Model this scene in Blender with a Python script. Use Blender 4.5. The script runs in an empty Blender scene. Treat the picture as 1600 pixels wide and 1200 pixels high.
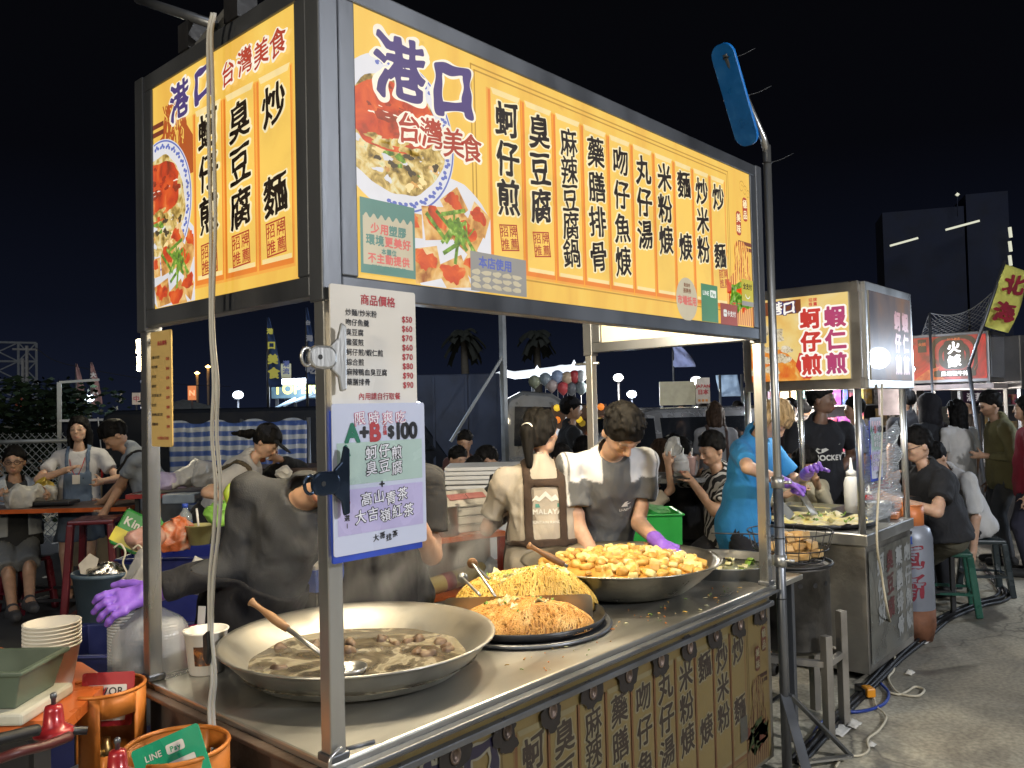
import bpy, bmesh, math, random
import numpy as np
from mathutils import Vector, Matrix
from mathutils.bvhtree import BVHTree
random.seed(7)
SC = bpy.context.scene
COL = SC.collection
rad = math.radians

# ---------------------------------------------------------------- camera
C0 = np.array([-1.1643, -1.6275, 1.6631]); YAW, PIT, ROL, FPX = .729, .029, -.0237, 1285.34
FW = np.array([math.cos(PIT)*math.cos(YAW), math.cos(PIT)*math.sin(YAW), math.sin(PIT)])
R_ = np.array([math.sin(YAW), -math.cos(YAW), 0]); U_ = np.cross(R_, FW)
RT = math.cos(ROL)*R_+math.sin(ROL)*U_; UP = -math.sin(ROL)*R_+math.cos(ROL)*U_
cam = bpy.data.cameras.new('camera'); camo = bpy.data.objects.new('camera', cam); COL.objects.link(camo)
cam.sensor_width = 36; cam.lens = FPX/1600*36; cam.clip_end = 2000; cam.clip_start = .05
camo.matrix_world = Matrix(((RT[0], UP[0], -FW[0], C0[0]), (RT[1], UP[1], -FW[1], C0[1]), (RT[2], UP[2], -FW[2], C0[2]), (0, 0, 0, 1)))
SC.camera = camo
# where a sight line of the survey meets the ground, a depth or a wall: used to measure the place
def ray(px, py): return FW+RT*(px-800)/FPX+UP*(600-py)/FPX
def G(px, py, z=0.): d = ray(px, py); return C0+d*((z-C0[2])/d[2])
def D(px, py, dep): return C0+ray(px, py)*dep
def PX(px, py, x=0.): d = ray(px, py); return C0+d*((x-C0[0])/d[0])
def PY(px, py, y=0.): d = ray(px, py); return C0+d*((y-C0[1])/d[1])
def depth(p): return float((np.array(p)-C0)@FW)

# ---------------------------------------------------------------- world, light, exposure
W = bpy.data.worlds.new('World'); SC.world = W; W.use_nodes = True
nt = W.node_tree; bg = nt.nodes['Background']
tc = nt.nodes.new('ShaderNodeTexCoord'); sx = nt.nodes.new('ShaderNodeSeparateXYZ'); rp = nt.nodes.new('ShaderNodeValToRGB')
nt.links.new(tc.outputs['Generated'], sx.inputs[0]); nt.links.new(sx.outputs['Z'], rp.inputs[0]); nt.links.new(rp.outputs[0], bg.inputs[0])
el = rp.color_ramp.elements
el[0].position = 0; el[0].color = (.0072, .0100, .0215, 1)
el[1].position = .55; el[1].color = (.0018, .0019, .0024, 1)
e = el.new(.12); e.color = (.0036, .0048, .0102, 1)
e = el.new(.28); e.color = (.0018, .0020, .0034, 1)
bg.inputs[1].default_value = 1.0
sun = bpy.data.lights.new('night_glow', 'SUN'); sun.energy = .55; sun.angle = rad(30); sun.color = (.88, .93, 1)
suno = bpy.data.objects.new('night_glow', sun); COL.objects.link(suno)
suno.rotation_euler = Vector((.62, .50, -.60)).to_track_quat('-Z', 'Y').to_euler()
SC.view_settings.view_transform = 'Standard'; SC.view_settings.look = 'None'; SC.view_settings.gamma = 1
SC.view_settings.exposure = 0
SC.cycles.use_denoising = True
SC.cycles.max_bounces = 6; SC.cycles.diffuse_bounces = 3; SC.cycles.glossy_bounces = 3; SC.cycles.transmission_bounces = 5; SC.cycles.transparent_max_bounces = 10
SC.cycles.volume_bounces = 0; SC.cycles.sample_clamp_indirect = 4; SC.cycles.caustics_reflective = False; SC.cycles.caustics_refractive = False

# ---------------------------------------------------------------- materials
def srgb(r, g, b): return tuple(((c/255+.055)/1.055)**2.4 if c > 10 else c/255/12.92 for c in (r, g, b))
MATS = {}
def nodes(name):
    m = bpy.data.materials.new(name); m.use_nodes = True
    n = m.node_tree; return m, n, n.nodes['Principled BSDF']
def N(n, t, **k):
    x = n.nodes.new('ShaderNode'+t)
    for a, b in k.items():
        if a.startswith('i_'): x.inputs[a[2:].replace('_', ' ')].default_value = b
        elif a.startswith('n_'): x.inputs[int(a[2:])].default_value = b
        else: setattr(x, a, b)
    return x
def L(n, a, b): n.links.new(a, b)
def noise(n, scale, detail=4, dist=0, stretch=None, kind='Noise', co='Object'):
    t = N(n, 'TexCoord'); v = t.outputs[co]
    if stretch:
        mp = N(n, 'Mapping'); mp.inputs['Scale'].default_value = stretch; L(n, v, mp.inputs[0]); v = mp.outputs[0]
    x = N(n, 'Tex'+kind); x.inputs['Scale'].default_value = scale
    if kind == 'Noise': x.inputs['Detail'].default_value = detail; x.inputs['Distortion'].default_value = dist
    L(n, v, x.inputs['Vector']); return x
def ramp(n, src, stops, inter='LINEAR'):
    r = N(n, 'ValToRGB'); r.color_ramp.interpolation = inter; e = r.color_ramp.elements
    while len(e) < len(stops): e.new(.5)
    for i, (p, c) in enumerate(stops): e[i].position = p; e[i].color = (*c, 1) if len(c) == 3 else c
    L(n, src, r.inputs[0]); return r.outputs[0]
def mix(n, f, a, b, mode='MIX'):
    x = N(n, 'Mix', data_type='RGBA', blend_type=mode)
    for i, v in ((0, f), (6, a), (7, b)):
        if hasattr(v, 'is_linked'): L(n, v, x.inputs[i])
        else: x.inputs[i].default_value = v if i == 0 else (*v, 1)[:4]
    return x.outputs[2]
def bump(n, src, p, st, dist=.01):
    b = N(n, 'Bump'); b.inputs['Strength'].default_value = st; b.inputs['Distance'].default_value = dist
    L(n, src, b.inputs['Height']); L(n, b.outputs[0], p.inputs['Normal'])
def sc_(c, k): return tuple(x*k for x in c)
def mat(name, c, rough=.5, metal=0, var=.25, scale=8, bmp=0, bscale=None, stretch=None, emit=0, alpha=1, trans=0, c2=None, spec=.5, detail=4, coat=0, sss=0, aniso=0):
    if name in MATS: return MATS[name]
    m, n, p = nodes(name)
    x = noise(n, scale, detail, .3, stretch)
    col = ramp(n, x.outputs[0], [(.3, sc_(c, 1-var)), (.5, c), (.72, c2 or sc_(c, 1+var*.6))])
    L(n, col, p.inputs['Base Color'])
    r = ramp(n, x.outputs[0], [(.3, (max(rough-.1, .02),)*3), (.7, (min(rough+.1, 1),)*3)]); L(n, r, p.inputs['Roughness'])
    p.inputs['Metallic'].default_value = metal; p.inputs['Specular IOR Level'].default_value = spec
    p.inputs['Coat Weight'].default_value = coat; p.inputs['Transmission Weight'].default_value = trans; p.inputs['Alpha'].default_value = alpha
    if sss: p.inputs['Subsurface Weight'].default_value = sss; p.inputs['Subsurface Radius'].default_value = (.02, .008, .004)
    if emit: L(n, col, p.inputs['Emission Color']); p.inputs['Emission Strength'].default_value = emit
    if bmp: bump(n, noise(n, bscale or scale*4, 5, 0, stretch).outputs[0], p, bmp)
    MATS[name] = m; return m
def glow(name, c, st, nosample=False):
    if name in MATS: return MATS[name]
    m, n, p = nodes(name); p.inputs['Base Color'].default_value = (*c, 1); p.inputs['Emission Color'].default_value = (*c, 1); p.inputs['Emission Strength'].default_value = st
    if nosample: m.cycles.emission_sampling = 'NONE'
    MATS[name] = m; return m
def printed(name, stops, scale, kind='Noise', stretch=None, detail=5, dist=.5, emit=1., rough=.35, second=None):
    """a printed picture surface; backlit ones give off light through the print"""
    if name in MATS: return MATS[name]
    m, n, p = nodes(name)
    x = noise(n, scale, detail, dist, stretch, kind)
    col = ramp(n, x.outputs[0], stops)
    if second:
        y = noise(n, second[0], 3, .4); col = mix(n, ramp(n, y.outputs[0], [(second[1], (0, 0, 0)), (second[1]+.06, (1, 1, 1))]), col, second[2])
    L(n, col, p.inputs['Base Color']); p.inputs['Roughness'].default_value = rough
    if emit:
        p.inputs['Base Color'].links and n.links.remove(p.inputs['Base Color'].links[0])
        p.inputs['Base Color'].default_value = (.1, .08, .05, 1)
        L(n, col, p.inputs['Emission Color']); p.inputs['Emission Strength'].default_value = emit; m.cycles.emission_sampling = 'NONE'
    MATS[name] = m; return m

# ---------------------------------------------------------------- objects
def tag(o, label=None, cat=None, group=None, kind=None):
    for k, v in (('label', label), ('category', cat), ('group', group), ('kind', kind)):
        if v: o[k] = v
    return o
def thing(name, label, cat, loc=(0, 0, 0), group=None, kind=None):
    o = bpy.data.objects.new(name, None); COL.objects.link(o); o.location = loc; o.empty_display_size = .1
    return tag(o, label, cat, group, kind)
def wloc(o):
    v = Vector((0, 0, 0))
    while o: v = v+o.location; o = o.parent
    return v
def link_mesh(name, vs, fs, mats, mi=None, parent=None, smooth=False, org=None):
    me = bpy.data.meshes.new(name)
    o0 = wloc(parent) if parent else Vector((0, 0, 0))
    off = np.array(org if org is not None else (0, 0, 0))+np.array(o0) if parent else np.array(org if org is not None else (0, 0, 0))
    v = np.asarray(vs, dtype=float)-off
    me.from_pydata(v.tolist(), [], [list(map(int, f)) for f in fs])
    for m in mats: me.materials.append(m)
    if mi is not None and len(mats) > 1: me.polygons.foreach_set('material_index', list(mi))
    if smooth is True: me.polygons.foreach_set('use_smooth', [True]*len(me.polygons))
    me.update()
    o = bpy.data.objects.new(name, me); COL.objects.link(o)
    if parent: o.parent = parent
    if org is not None: o.location = org
    return o
def vec(p): return np.array(p, dtype=float)
def norm(v): v = vec(v); return v/(np.linalg.norm(v)+1e-12)
def frame(d, up=(0, 0, 1)):
    d = norm(d); s = np.cross(d, vec(up))
    if np.linalg.norm(s) < 1e-3: s = np.cross(d, vec((1, 0, 0)))
    s = norm(s); return s, np.cross(s, d), d
class MB:
    def __init__(s): s.v = []; s.f = []; s.m = []; s.mats = []; s.sm = []
    def mi(s, m):
        if m not in s.mats: s.mats.append(m)
        return s.mats.index(m)
    def add(s, vs, fs, m, smooth=False):
        b = len(s.v); s.v += [tuple(map(float, v)) for v in vs]; i = s.mi(m)
        s.f += [[b+k for k in f] for f in fs]; s.m += [i]*len(fs); s.sm += [smooth]*len(fs); return s
    def box(s, c, size, m, rz=0, ax=None):
        if ax is None: ca, sa = math.cos(rz), math.sin(rz); ax = (vec((ca, sa, 0)), vec((-sa, ca, 0)), vec((0, 0, 1)))
        c = vec(c); h = [vec(ax[i])*size[i]/2 for i in range(3)]
        vs = [c+a*h[0]+b*h[1]+d*h[2] for d in (-1, 1) for b in (-1, 1) for a in (-1, 1)]
        return s.add(vs, [(0, 2, 3, 1), (4, 5, 7, 6), (0, 1, 5, 4), (2, 6, 7, 3), (0, 4, 6, 2), (1, 3, 7, 5)], m)
    def bx(s, a, b, m): a = vec(a); b = vec(b); return s.box((a+b)/2, np.abs(b-a), m)
    def bar(s, p, q, w, h, m, up=(0, 0, 1)):
        p = vec(p); q = vec(q); a, b, d = frame(q-p, up)
        return s.box((p+q)/2, (w, h, np.linalg.norm(q-p)), m, ax=(a, b, d))
    def tube(s, pts, r, m, n=8, caps=True, closed=False):
        pts = [vec(p) for p in pts]; k = len(pts); rs = r if hasattr(r, '__len__') else [r]*k
        vs = []; up = vec((0, 0, 1)); prev = None
        for i, p in enumerate(pts):
            d = pts[min(i+1, k-1)]-pts[max(i-1, 0)] if not closed else pts[(i+1) % k]-pts[i-1]
            d = norm(d)
            a = np.cross(d, up) if prev is None else prev-d*(prev@d)
            if np.linalg.norm(a) < 1e-3: a = np.cross(d, vec((1, .3, 0)))
            a = norm(a); prev = a; b = np.cross(d, a)
            vs += [p+rs[i]*(a*math.cos(t)+b*math.sin(t)) for t in np.linspace(0, 2*math.pi, n, endpoint=False)]
        fs = []
        for i in range(k if closed else k-1):
            j = (i+1) % k
            fs += [(i*n+q, i*n+(q+1) % n, j*n+(q+1) % n, j*n+q) for q in range(n)]
        if caps and not closed: fs += [list(range(n))[::-1], list(range((k-1)*n, k*n))]
        return s.add(vs, fs, m, True)
    def lathe(s, prof, c, m, n=32, ax=None, sy=1, smooth=True):
        """prof: (radius, height) pairs from bottom to top"""
        c = vec(c); a = ax or (vec((1, 0, 0)), vec((0, 1, 0)), vec((0, 0, 1)))
        vs = [c+a[0]*r*math.cos(t)+a[1]*r*sy*math.sin(t)+a[2]*z for r, z in prof for t in np.linspace(0, 2*math.pi, n, endpoint=False)]
        k = len(prof); fs = [(i*n+q, i*n+(q+1) % n, (i+1)*n+(q+1) % n, (i+1)*n+q) for i in range(k-1) for q in range(n)]
        if prof[0][0] > 1e-6: fs.append(list(range(n))[::-1])
        if prof[-1][0] > 1e-6: fs.append(list(range((k-1)*n, k*n)))
        return s.add(vs, fs, m, smooth)
    def prism(s, poly, a, u, v, th, m, smooth=False):
        """outline poly (2D) in the plane a + u*x + v*y, given thickness th along u x v"""
        a, u, v = vec(a), vec(u), vec(v); w = norm(np.cross(u, v)); k = len(poly)
        vs = [a+u*x+v*y for x, y in poly]+[a+u*x+v*y+w*th for x, y in poly]
        fs = [list(range(k))[::-1], list(range(k, 2*k))]+[(i, (i+1) % k, k+(i+1) % k, k+i) for i in range(k)]
        return s.add(vs, fs, m, smooth)
    def face(s, poly, a, u, v, m, h=0.):
        a, u, v = vec(a), vec(u), vec(v); w = norm(np.cross(u, v))
        return s.add([a+u*x+v*y+w*h for x, y in poly], [list(range(len(poly)))], m)
    def grid(s, fn, nu, nv, m, smooth=True):
        vs = [fn(i/nu, j/nv) for j in range(nv+1) for i in range(nu+1)]
        return s.add(vs, [(j*(nu+1)+i, j*(nu+1)+i+1, (j+1)*(nu+1)+i+1, (j+1)*(nu+1)+i) for j in range(nv) for i in range(nu)], m, smooth)
    def build(s, name, parent=None, org=None, bev=0, solid=0):
        o = link_mesh(name, s.v, s.f, s.mats, s.m, parent, False, org)
        o.data.polygons.foreach_set('use_smooth', s.sm)
        if solid: md = o.modifiers.new('s', 'SOLIDIFY'); md.thickness = solid; md.offset = 0
        if bev: md = o.modifiers.new('b', 'BEVEL'); md.width = bev; md.segments = 2; md.limit_method = 'ANGLE'; md.angle_limit = rad(50)
        return o
def T(o, label, cat, group=None, kind=None): return tag(o, label, cat, group, kind)
def copy_tree(o, parent=None):
    c = o.copy(); COL.objects.link(c); c.parent = parent
    for ch in list(o.children): copy_tree(ch, c)
    return c
def spline(pts, k=8):
    p = [vec(x) for x in pts]; p = [2*p[0]-p[1]]+p+[2*p[-1]-p[-2]]; out = []
    for i in range(1, len(p)-2):
        for t in np.linspace(0, 1, k, endpoint=False):
            a, b, c, d = p[i-1:i+3]
            out.append(.5*(2*b+(c-a)*t+(2*a-5*b+4*c-d)*t*t+(3*b-a-3*c+d)*t**3))
    return out+[p[-2]]
def blob(rx, ry, seed, n=40, rough=.12):
    g = random.Random(seed); ph = [(g.random()*6.3, k, rough/k**.6) for k in (2, 3, 5, 8, 13)]
    return [(rx*math.cos(t)*(1+sum(a*math.sin(k*t+p) for p, k, a in ph)), ry*math.sin(t)*(1+sum(a*math.sin(k*t+p) for p, k, a in ph))) for t in np.linspace(0, 2*math.pi, n, endpoint=False)]
def rrect(w, h, r, n=5):
    o = []
    for cx, cy, a in ((w/2-r, h/2-r, 0), (-w/2+r, h/2-r, 90), (-w/2+r, -h/2+r, 180), (w/2-r, -h/2+r, 270)):
        o += [(cx+r*math.cos(rad(a+90*i/n)), cy+r*math.sin(rad(a+90*i/n))) for i in range(n+1)]
    return o

# ---------------------------------------------------------------- lettering: each character's outline, weighted like a brush
_GL = {}; _OUT = {}
def outline(ch):
    if ch in _OUT: return _OUT[ch]
    c = bpy.data.curves.new('t', 'FONT'); c.body = ch; c.size = 1; c.resolution_u = 4
    o = bpy.data.objects.new('t', c); COL.objects.link(o)
    dg = bpy.context.evaluated_depsgraph_get(); me = bpy.data.meshes.new_from_object(o.evaluated_get(dg))
    v = np.array([(q.co.x, q.co.y) for q in me.vertices]) if len(me.vertices) else np.zeros((1, 2))
    cnt = {}
    for p in me.polygons:
        for k in p.edge_keys: cnt[k] = cnt.get(k, 0)+1
    ed = [k for k, q in cnt.items() if q == 1]
    bpy.data.objects.remove(o); bpy.data.curves.remove(c); bpy.data.meshes.remove(me)
    wd = v[:, 0].max()-min(v[:, 0].min(), 0)
    ctr = np.array([(v[:, 0].max()+v[:, 0].min())/2, .38 if ord(ch) > 0x2000 else .35])
    _OUT[ch] = (v-ctr, np.array(ed), wd); return _OUT[ch]
def glyph(ch, w=.0, brush=0, res=56):
    key = (ch, round(w, 3), brush, res)
    if key in _GL: return _GL[key]
    v, ed, _ = outline(ch)
    if len(ed) == 0: _GL[key] = ([], []); return _GL[key]
    xs = np.linspace(-.68, .68, res+1); X, Y = np.meshgrid(xs, xs, indexing='ij')
    if brush:
        g = random.Random(ord(ch)*3+1); q = [g.random()*6 for _ in range(8)]
        xs_, ys_ = X, Y-.13*X
        xx = xs_+brush*(.022*np.sin(7*ys_+q[0])+.012*np.sin(15*ys_+9*xs_+q[1]))+.05*ys_
        yy = ys_+brush*(.022*np.sin(6*xs_+q[2])+.012*np.sin(13*xs_-8*ys_+q[3]))
        wv = w*(1+.55*brush*np.sin(8*xs_+6*ys_+q[4])+.35*brush*np.sin(17*ys_-7*xs_+q[5]))
    else: xx, yy, wv = X, Y, w
    P = np.stack([xx.ravel(), yy.ravel()], 1)
    A = v[ed[:, 0]]; B = v[ed[:, 1]]; AB = B-A; L2 = (AB**2).sum(1)+1e-12
    dmin = np.full(len(P), 9.); ins = np.zeros(len(P), bool)
    ay = 1.35 if brush else 1.
    S = np.array([1, ay]); A2, AB2 = A*S, AB*S; L22 = (AB2**2).sum(1)+1e-12
    for i in range(len(A)):
        d = P*S-A2[i]; t = np.clip(d@AB2[i]/L22[i], 0, 1); d = d-t[:, None]*AB2[i]
        dmin = np.minimum(dmin, (d**2).sum(1))
        c = (A[i, 1] > P[:, 1]) != (B[i, 1] > P[:, 1])
        if abs(AB[i, 1]) > 1e-12: ins ^= c & (P[:, 0] < A[i, 0]+(P[:, 1]-A[i, 1])*AB[i, 0]/AB[i, 1])
    F = (np.sqrt(dmin)*np.where(ins, -1, 1)).reshape(X.shape)-wv
    vs = []; fs = []; vid = {}
    def gv(k, p):
        if k not in vid: vid[k] = len(vs); vs.append(p)
        return vid[k]
    I = F < 0; cellc = I[:-1, :-1].astype(int)+I[1:, :-1]+I[1:, 1:]+I[:-1, 1:]
    for j in range(res):
        i = 0
        while i < res:
            cc = cellc[i, j]
            if cc == 0: i += 1; continue
            if cc == 4:
                s0 = i
                while i < res and cellc[i, j] == 4: i += 1
                fs.append([gv((a, b), (xs[a], xs[b])) for a, b in ((s0, j), (i, j), (i, j+1), (s0, j+1))]); continue
            cs = [(i, j), (i+1, j), (i+1, j+1), (i, j+1)]; poly = []
            for k in range(4):
                a, b = cs[k], cs[(k+1) % 4]
                if I[a]: poly.append(gv(a, (xs[a[0]], xs[a[1]])))
                if I[a] != I[b]:
                    t = F[a]/(F[a]-F[b]); lo, hi = min(a, b), max(a, b)
                    poly.append(gv((lo, hi), (xs[a[0]]+t*(xs[b[0]]-xs[a[0]]), xs[a[1]]+t*(xs[b[1]]-xs[a[1]]))))
            if len(poly) > 2: fs.append(poly)
            i += 1
    _GL[key] = (vs, fs); return _GL[key]
def put(mb, ch, P, x, y, size, m, w=.03, brush=0, res=56, h=.001, rot=0, sx=1):
    """one character centred at (x, y) of plane P = (origin, right, up)"""
    vs, fs = glyph(ch, w, brush, res)
    if not vs: return
    a, u, v = P; n = norm(np.cross(u, v)); c, s = math.cos(rot)*size, math.sin(rot)*size
    mb.add([a+u*(x+(c*p*sx-s*q))+v*(y+(s*p*sx+c*q))+n*h for p, q in vs], fs, m)
def text(mb, st, P, x, y, size, m, w=.02, brush=0, res=36, h=.001, sp=1., align='c', vert=False, rot=0):
    adv = [(1. if ord(c) > 0x2000 else (outline(c)[2]+.08 if c != ' ' else .32))*sp*size for c in st]
    if vert: adv = [size*sp]*len(st)
    t = sum(adv); o = {'c': -t/2, 'l': 0, 'r': -t}[align]
    for c, ad in zip(st, adv):
        q = o+ad/2; o += ad
        dx, dy = (q*math.cos(rot), q*math.sin(rot)) if not vert else (0, -q)
        if c != ' ': put(mb, c, P, x+dx, y+dy, size, m, w, brush, res, h, rot)
# ---------------------------------------------------------------- soft bodies: distance fields meshed into one continuous surface
class Nz:
    def __init__(s, seed, f, n=9):
        g = np.random.RandomState(seed); s.K = g.normal(size=(n, 3)); s.K /= np.linalg.norm(s.K, axis=1)[:, None]
        s.K *= (f*g.uniform(.6, 1.5, n))[:, None]; s.ph = g.uniform(0, 6.3, n); s.n = n
    def __call__(s, x, y, z):
        o = 0
        for k, p in zip(s.K, s.ph): o = o+np.sin(k[0]*x+k[1]*y+k[2]*z+p)
        return o/math.sqrt(s.n)
class Field:
    def __init__(s, lo, hi, h):
        s.h = h; s.lo = vec(lo)-2*h; s.n = [int((b-a)/h)+5 for a, b in zip(vec(lo), vec(hi))]
        s.ax = [(s.lo[i]+h*np.arange(s.n[i])).astype(np.float32) for i in range(3)]
        s.V = np.full(s.n, 1., np.float32)
    def sub(s, lo, hi):
        sl = []
        for i in range(3):
            a = max(0, int((lo[i]-s.lo[i])/s.h)); b = min(s.n[i], int((hi[i]-s.lo[i])/s.h)+2)
            sl.append(slice(a, max(a, b)))
        return tuple(sl), s.ax[0][sl[0]][:, None, None], s.ax[1][sl[1]][None, :, None], s.ax[2][sl[2]][None, None, :]
    def put(s, sl, d, k, neg=False):
        V = s.V[sl]
        if V.size == 0: return
        if neg: s.V[sl] = np.maximum(V, -d); return
        if k > 0:
            t = np.clip(.5+.5*(V-d)/k, 0, 1); s.V[sl] = V*(1-t)+d*t-k*t*(1-t)
        else: s.V[sl] = np.minimum(V, d)
    def cap(s, a, b, r1, r2=None, k=.02, flat=False, neg=False, sq=None):
        a = vec(a); b = vec(b); r2 = r1 if r2 is None else r2; R = max(r1, r2)+k+2.5*s.h
        sl, x, y, z = s.sub(np.minimum(a, b)-R, np.maximum(a, b)+R); ab = b-a; l = ab@ab+1e-9
        px, py, pz = x-a[0], y-a[1], z-a[2]
        tt = (px*ab[0]+py*ab[1]+pz*ab[2])/l; t = np.clip(tt, 0, 1)
        d = np.sqrt((px-t*ab[0])**2+(py-t*ab[1])**2+(pz-t*ab[2])**2)-(r1+(r2-r1)*t)
        if flat: d = np.maximum(d, (tt-1)*math.sqrt(l))
        s.put(sl, d, k, neg); return s
    def ell(s, c, r, M=None, k=.02, neg=False):
        c = vec(c); R = max(r)+k+2.5*s.h; sl, x, y, z = s.sub(c-R, c+R); x = x-c[0]; y = y-c[1]; z = z-c[2]
        if M is not None: x, y, z = [M[i][0]*x+M[i][1]*y+M[i][2]*z for i in range(3)]
        k0 = np.sqrt((x/r[0])**2+(y/r[1])**2+(z/r[2])**2); k1 = np.sqrt((x/r[0]**2)**2+(y/r[1]**2)**2+(z/r[2]**2)**2)+1e-6
        s.put(sl, k0*(k0-1)/k1, k, neg); return s
    def xyz(s): return s.ax[0][:, None, None], s.ax[1][None, :, None], s.ax[2][None, None, :]
    def cut(s, p, n):
        """keep the side the normal points away from"""
        n = norm(n); x, y, z = s.xyz(); s.V = np.maximum(s.V, (x-p[0])*n[0]+(y-p[1])*n[1]+(z-p[2])*n[2]); return s
    def ripple(s, nz, amp):
        x, y, z = s.xyz(); s.V = s.V+(amp*nz(x, y, z)).astype(np.float32); return s
    def mesh(s):
        V = s.V; I = V < 0; n = V.shape
        c = np.zeros([q-1 for q in n], np.int8)
        for a in (0, 1):
            for b in (0, 1):
                for d in (0, 1): c += I[a:n[0]-1+a, b:n[1]-1+b, d:n[2]-1+d]
        cell = np.argwhere((c > 0) & (c < 8))
        if len(cell) == 0: return np.zeros((0, 3)), []
        idx = -np.ones(c.shape, np.int64); idx[tuple(cell.T)] = np.arange(len(cell))
        acc = np.zeros((len(cell), 3)); cnt = np.zeros(len(cell))
        for ax in range(3):
            o = [q for q in range(3) if q != ax]
            for p in (0, 1):
                for q in (0, 1):
                    A = cell.copy(); A[:, o[0]] += p; A[:, o[1]] += q; B = A.copy(); B[:, ax] += 1
                    va = V[tuple(A.T)]; vb = V[tuple(B.T)]; m = (va < 0) != (vb < 0)
                    t = np.where(m, va/(va-vb+1e-12), 0); P = A.astype(float); P[:, ax] += t
                    acc[m] += P[m]; cnt[m] += 1
        vs = s.lo+s.h*(acc/cnt[:, None]); fs = []
        for ax in range(3):
            o1, o2 = (ax+1) % 3, (ax+2) % 3
            s1 = [slice(None)]*3; s2 = [slice(None)]*3; s1[ax] = slice(0, n[ax]-1); s2[ax] = slice(1, n[ax])
            ch = I[tuple(s1)] != I[tuple(s2)]
            E = np.argwhere(ch); E = E[(E[:, o1] > 0) & (E[:, o2] > 0) & (E[:, o1] < n[o1]-1) & (E[:, o2] < n[o2]-1)]
            fl = I[tuple(s1)][tuple(E.T)]; q = []
            for d1, d2 in ((-1, -1), (0, -1), (0, 0), (-1, 0)):
                K = E.copy(); K[:, o1] += d1; K[:, o2] += d2; q.append(idx[tuple(K.T)])
            q = np.stack(q, 1); q[~fl] = q[~fl][:, ::-1]; fs.append(q[(q >= 0).all(1)])
        return vs, np.concatenate(fs).tolist()
def field_obj(name, F, m, parent=None, org=None):
    vs, fs = F.mesh()
    return link_mesh(name, vs, fs, [m], None, parent, True, org)

def rotv(v, ax, deg):
    return vec(Matrix.Rotation(rad(deg), 3, Vector(ax)) @ Vector(v))
def ik(a, t, l1, l2, pole):
    a = vec(a); t = vec(t); d = t-a; L_ = np.linalg.norm(d)
    if L_ > (l1+l2)*.995: t = a+d/L_*(l1+l2)*.995; d = t-a; L_ = np.linalg.norm(d)
    u = d/L_; q = (l1*l1-l2*l2+L_*L_)/(2*L_); h = math.sqrt(max(l1*l1-q*q, 1e-6))
    p = vec(pole)-u*(vec(pole)@u); return a+u*q+norm(p)*h, t
def skin(name, c):
    if name in MATS: return MATS[name]
    m, n, p = nodes(name); x = noise(n, 30, 4)
    col = ramp(n, x.outputs[0], [(.3, sc_(c, .86)), (.7, sc_(c, 1.08))])
    for at, cc in (('lip', (.30, .09, .07)), ('dark', (.012, .009, .008)), ('tattoo', (.05, .06, .07))):
        a = N(n, 'Attribute', attribute_name=at); col = mix(n, a.outputs['Fac'], col, cc)
    L(n, col, p.inputs['Base Color']); p.inputs['Roughness'].default_value = .48
    p.inputs['Subsurface Weight'].default_value = .12; p.inputs['Subsurface Radius'].default_value = (.015, .006, .003); p.inputs['Subsurface Scale'].default_value = .5
    bump(n, noise(n, 120, 3).outputs[0], p, .08, .004)
    MATS[name] = m; return m
def cloth(name, c, var=.18, rough=.85, stripes=None, panel=None):
    if name in MATS: return MATS[name]
    m, n, p = nodes(name); x = noise(n, 5, 5, .4); w = noise(n, 260, 2)
    col = ramp(n, x.outputs[0], [(.3, sc_(c, 1-var)), (.7, sc_(c, 1+var*.7))])
    if stripes:
        y = noise(n, stripes[1], 0, 0, stripes[2], 'Wave'); y.bands_direction = stripes[3]; y.inputs['Distortion'].default_value = stripes[4] if len(stripes) > 4 else .4
        col = mix(n, ramp(n, y.outputs[0], [(.5, (0, 0, 0)), (.56, (1, 1, 1))]), col, stripes[0])
    if panel: a = N(n, 'Attribute', attribute_name='panel'); col = mix(n, a.outputs['Fac'], col, panel)
    L(n, col, p.inputs['Base Color']); p.inputs['Roughness'].default_value = rough; p.inputs['Sheen Weight'].default_value = .03; p.inputs['Specular IOR Level'].default_value = .3
    fo = noise(n, 8, 2, 1.0, (1, 1, .6)); hh = N(n, 'Math', operation='MULTIPLY_ADD'); L(n, w.outputs[0], hh.inputs[0]); hh.inputs[1].default_value = .06; L(n, fo.outputs[0], hh.inputs[2]); bump(n, hh.outputs[0], p, .42, .05); MATS[name] = m; return m
SK = dict(a=skin('skin_fair', (.55, .34, .235)), b=skin('skin_tan', (.42, .25, .165)), c=skin('skin_brown', (.17, .095, .065)))
def hairmat(name, c):
    if name in MATS: return MATS[name]
    m, n, p = nodes(name); x = noise(n, 60, 3, .2, (1, 1, .12))
    L(n, ramp(n, x.outputs[0], [(.35, sc_(c, .55)), (.7, sc_(c, 1.7))]), p.inputs['Base Color']); p.inputs['Roughness'].default_value = .62; p.inputs['Specular IOR Level'].default_value = .07
    bump(n, x.outputs[0], p, .5, .006); MATS[name] = m; return m
HAIR = dict(k=hairmat('black_hair', (.008, .0075, .0075)), b=hairmat('brown_hair', (.035, .022, .015)), y=hairmat('bleached_hair', (.36, .25, .13)))

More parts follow.
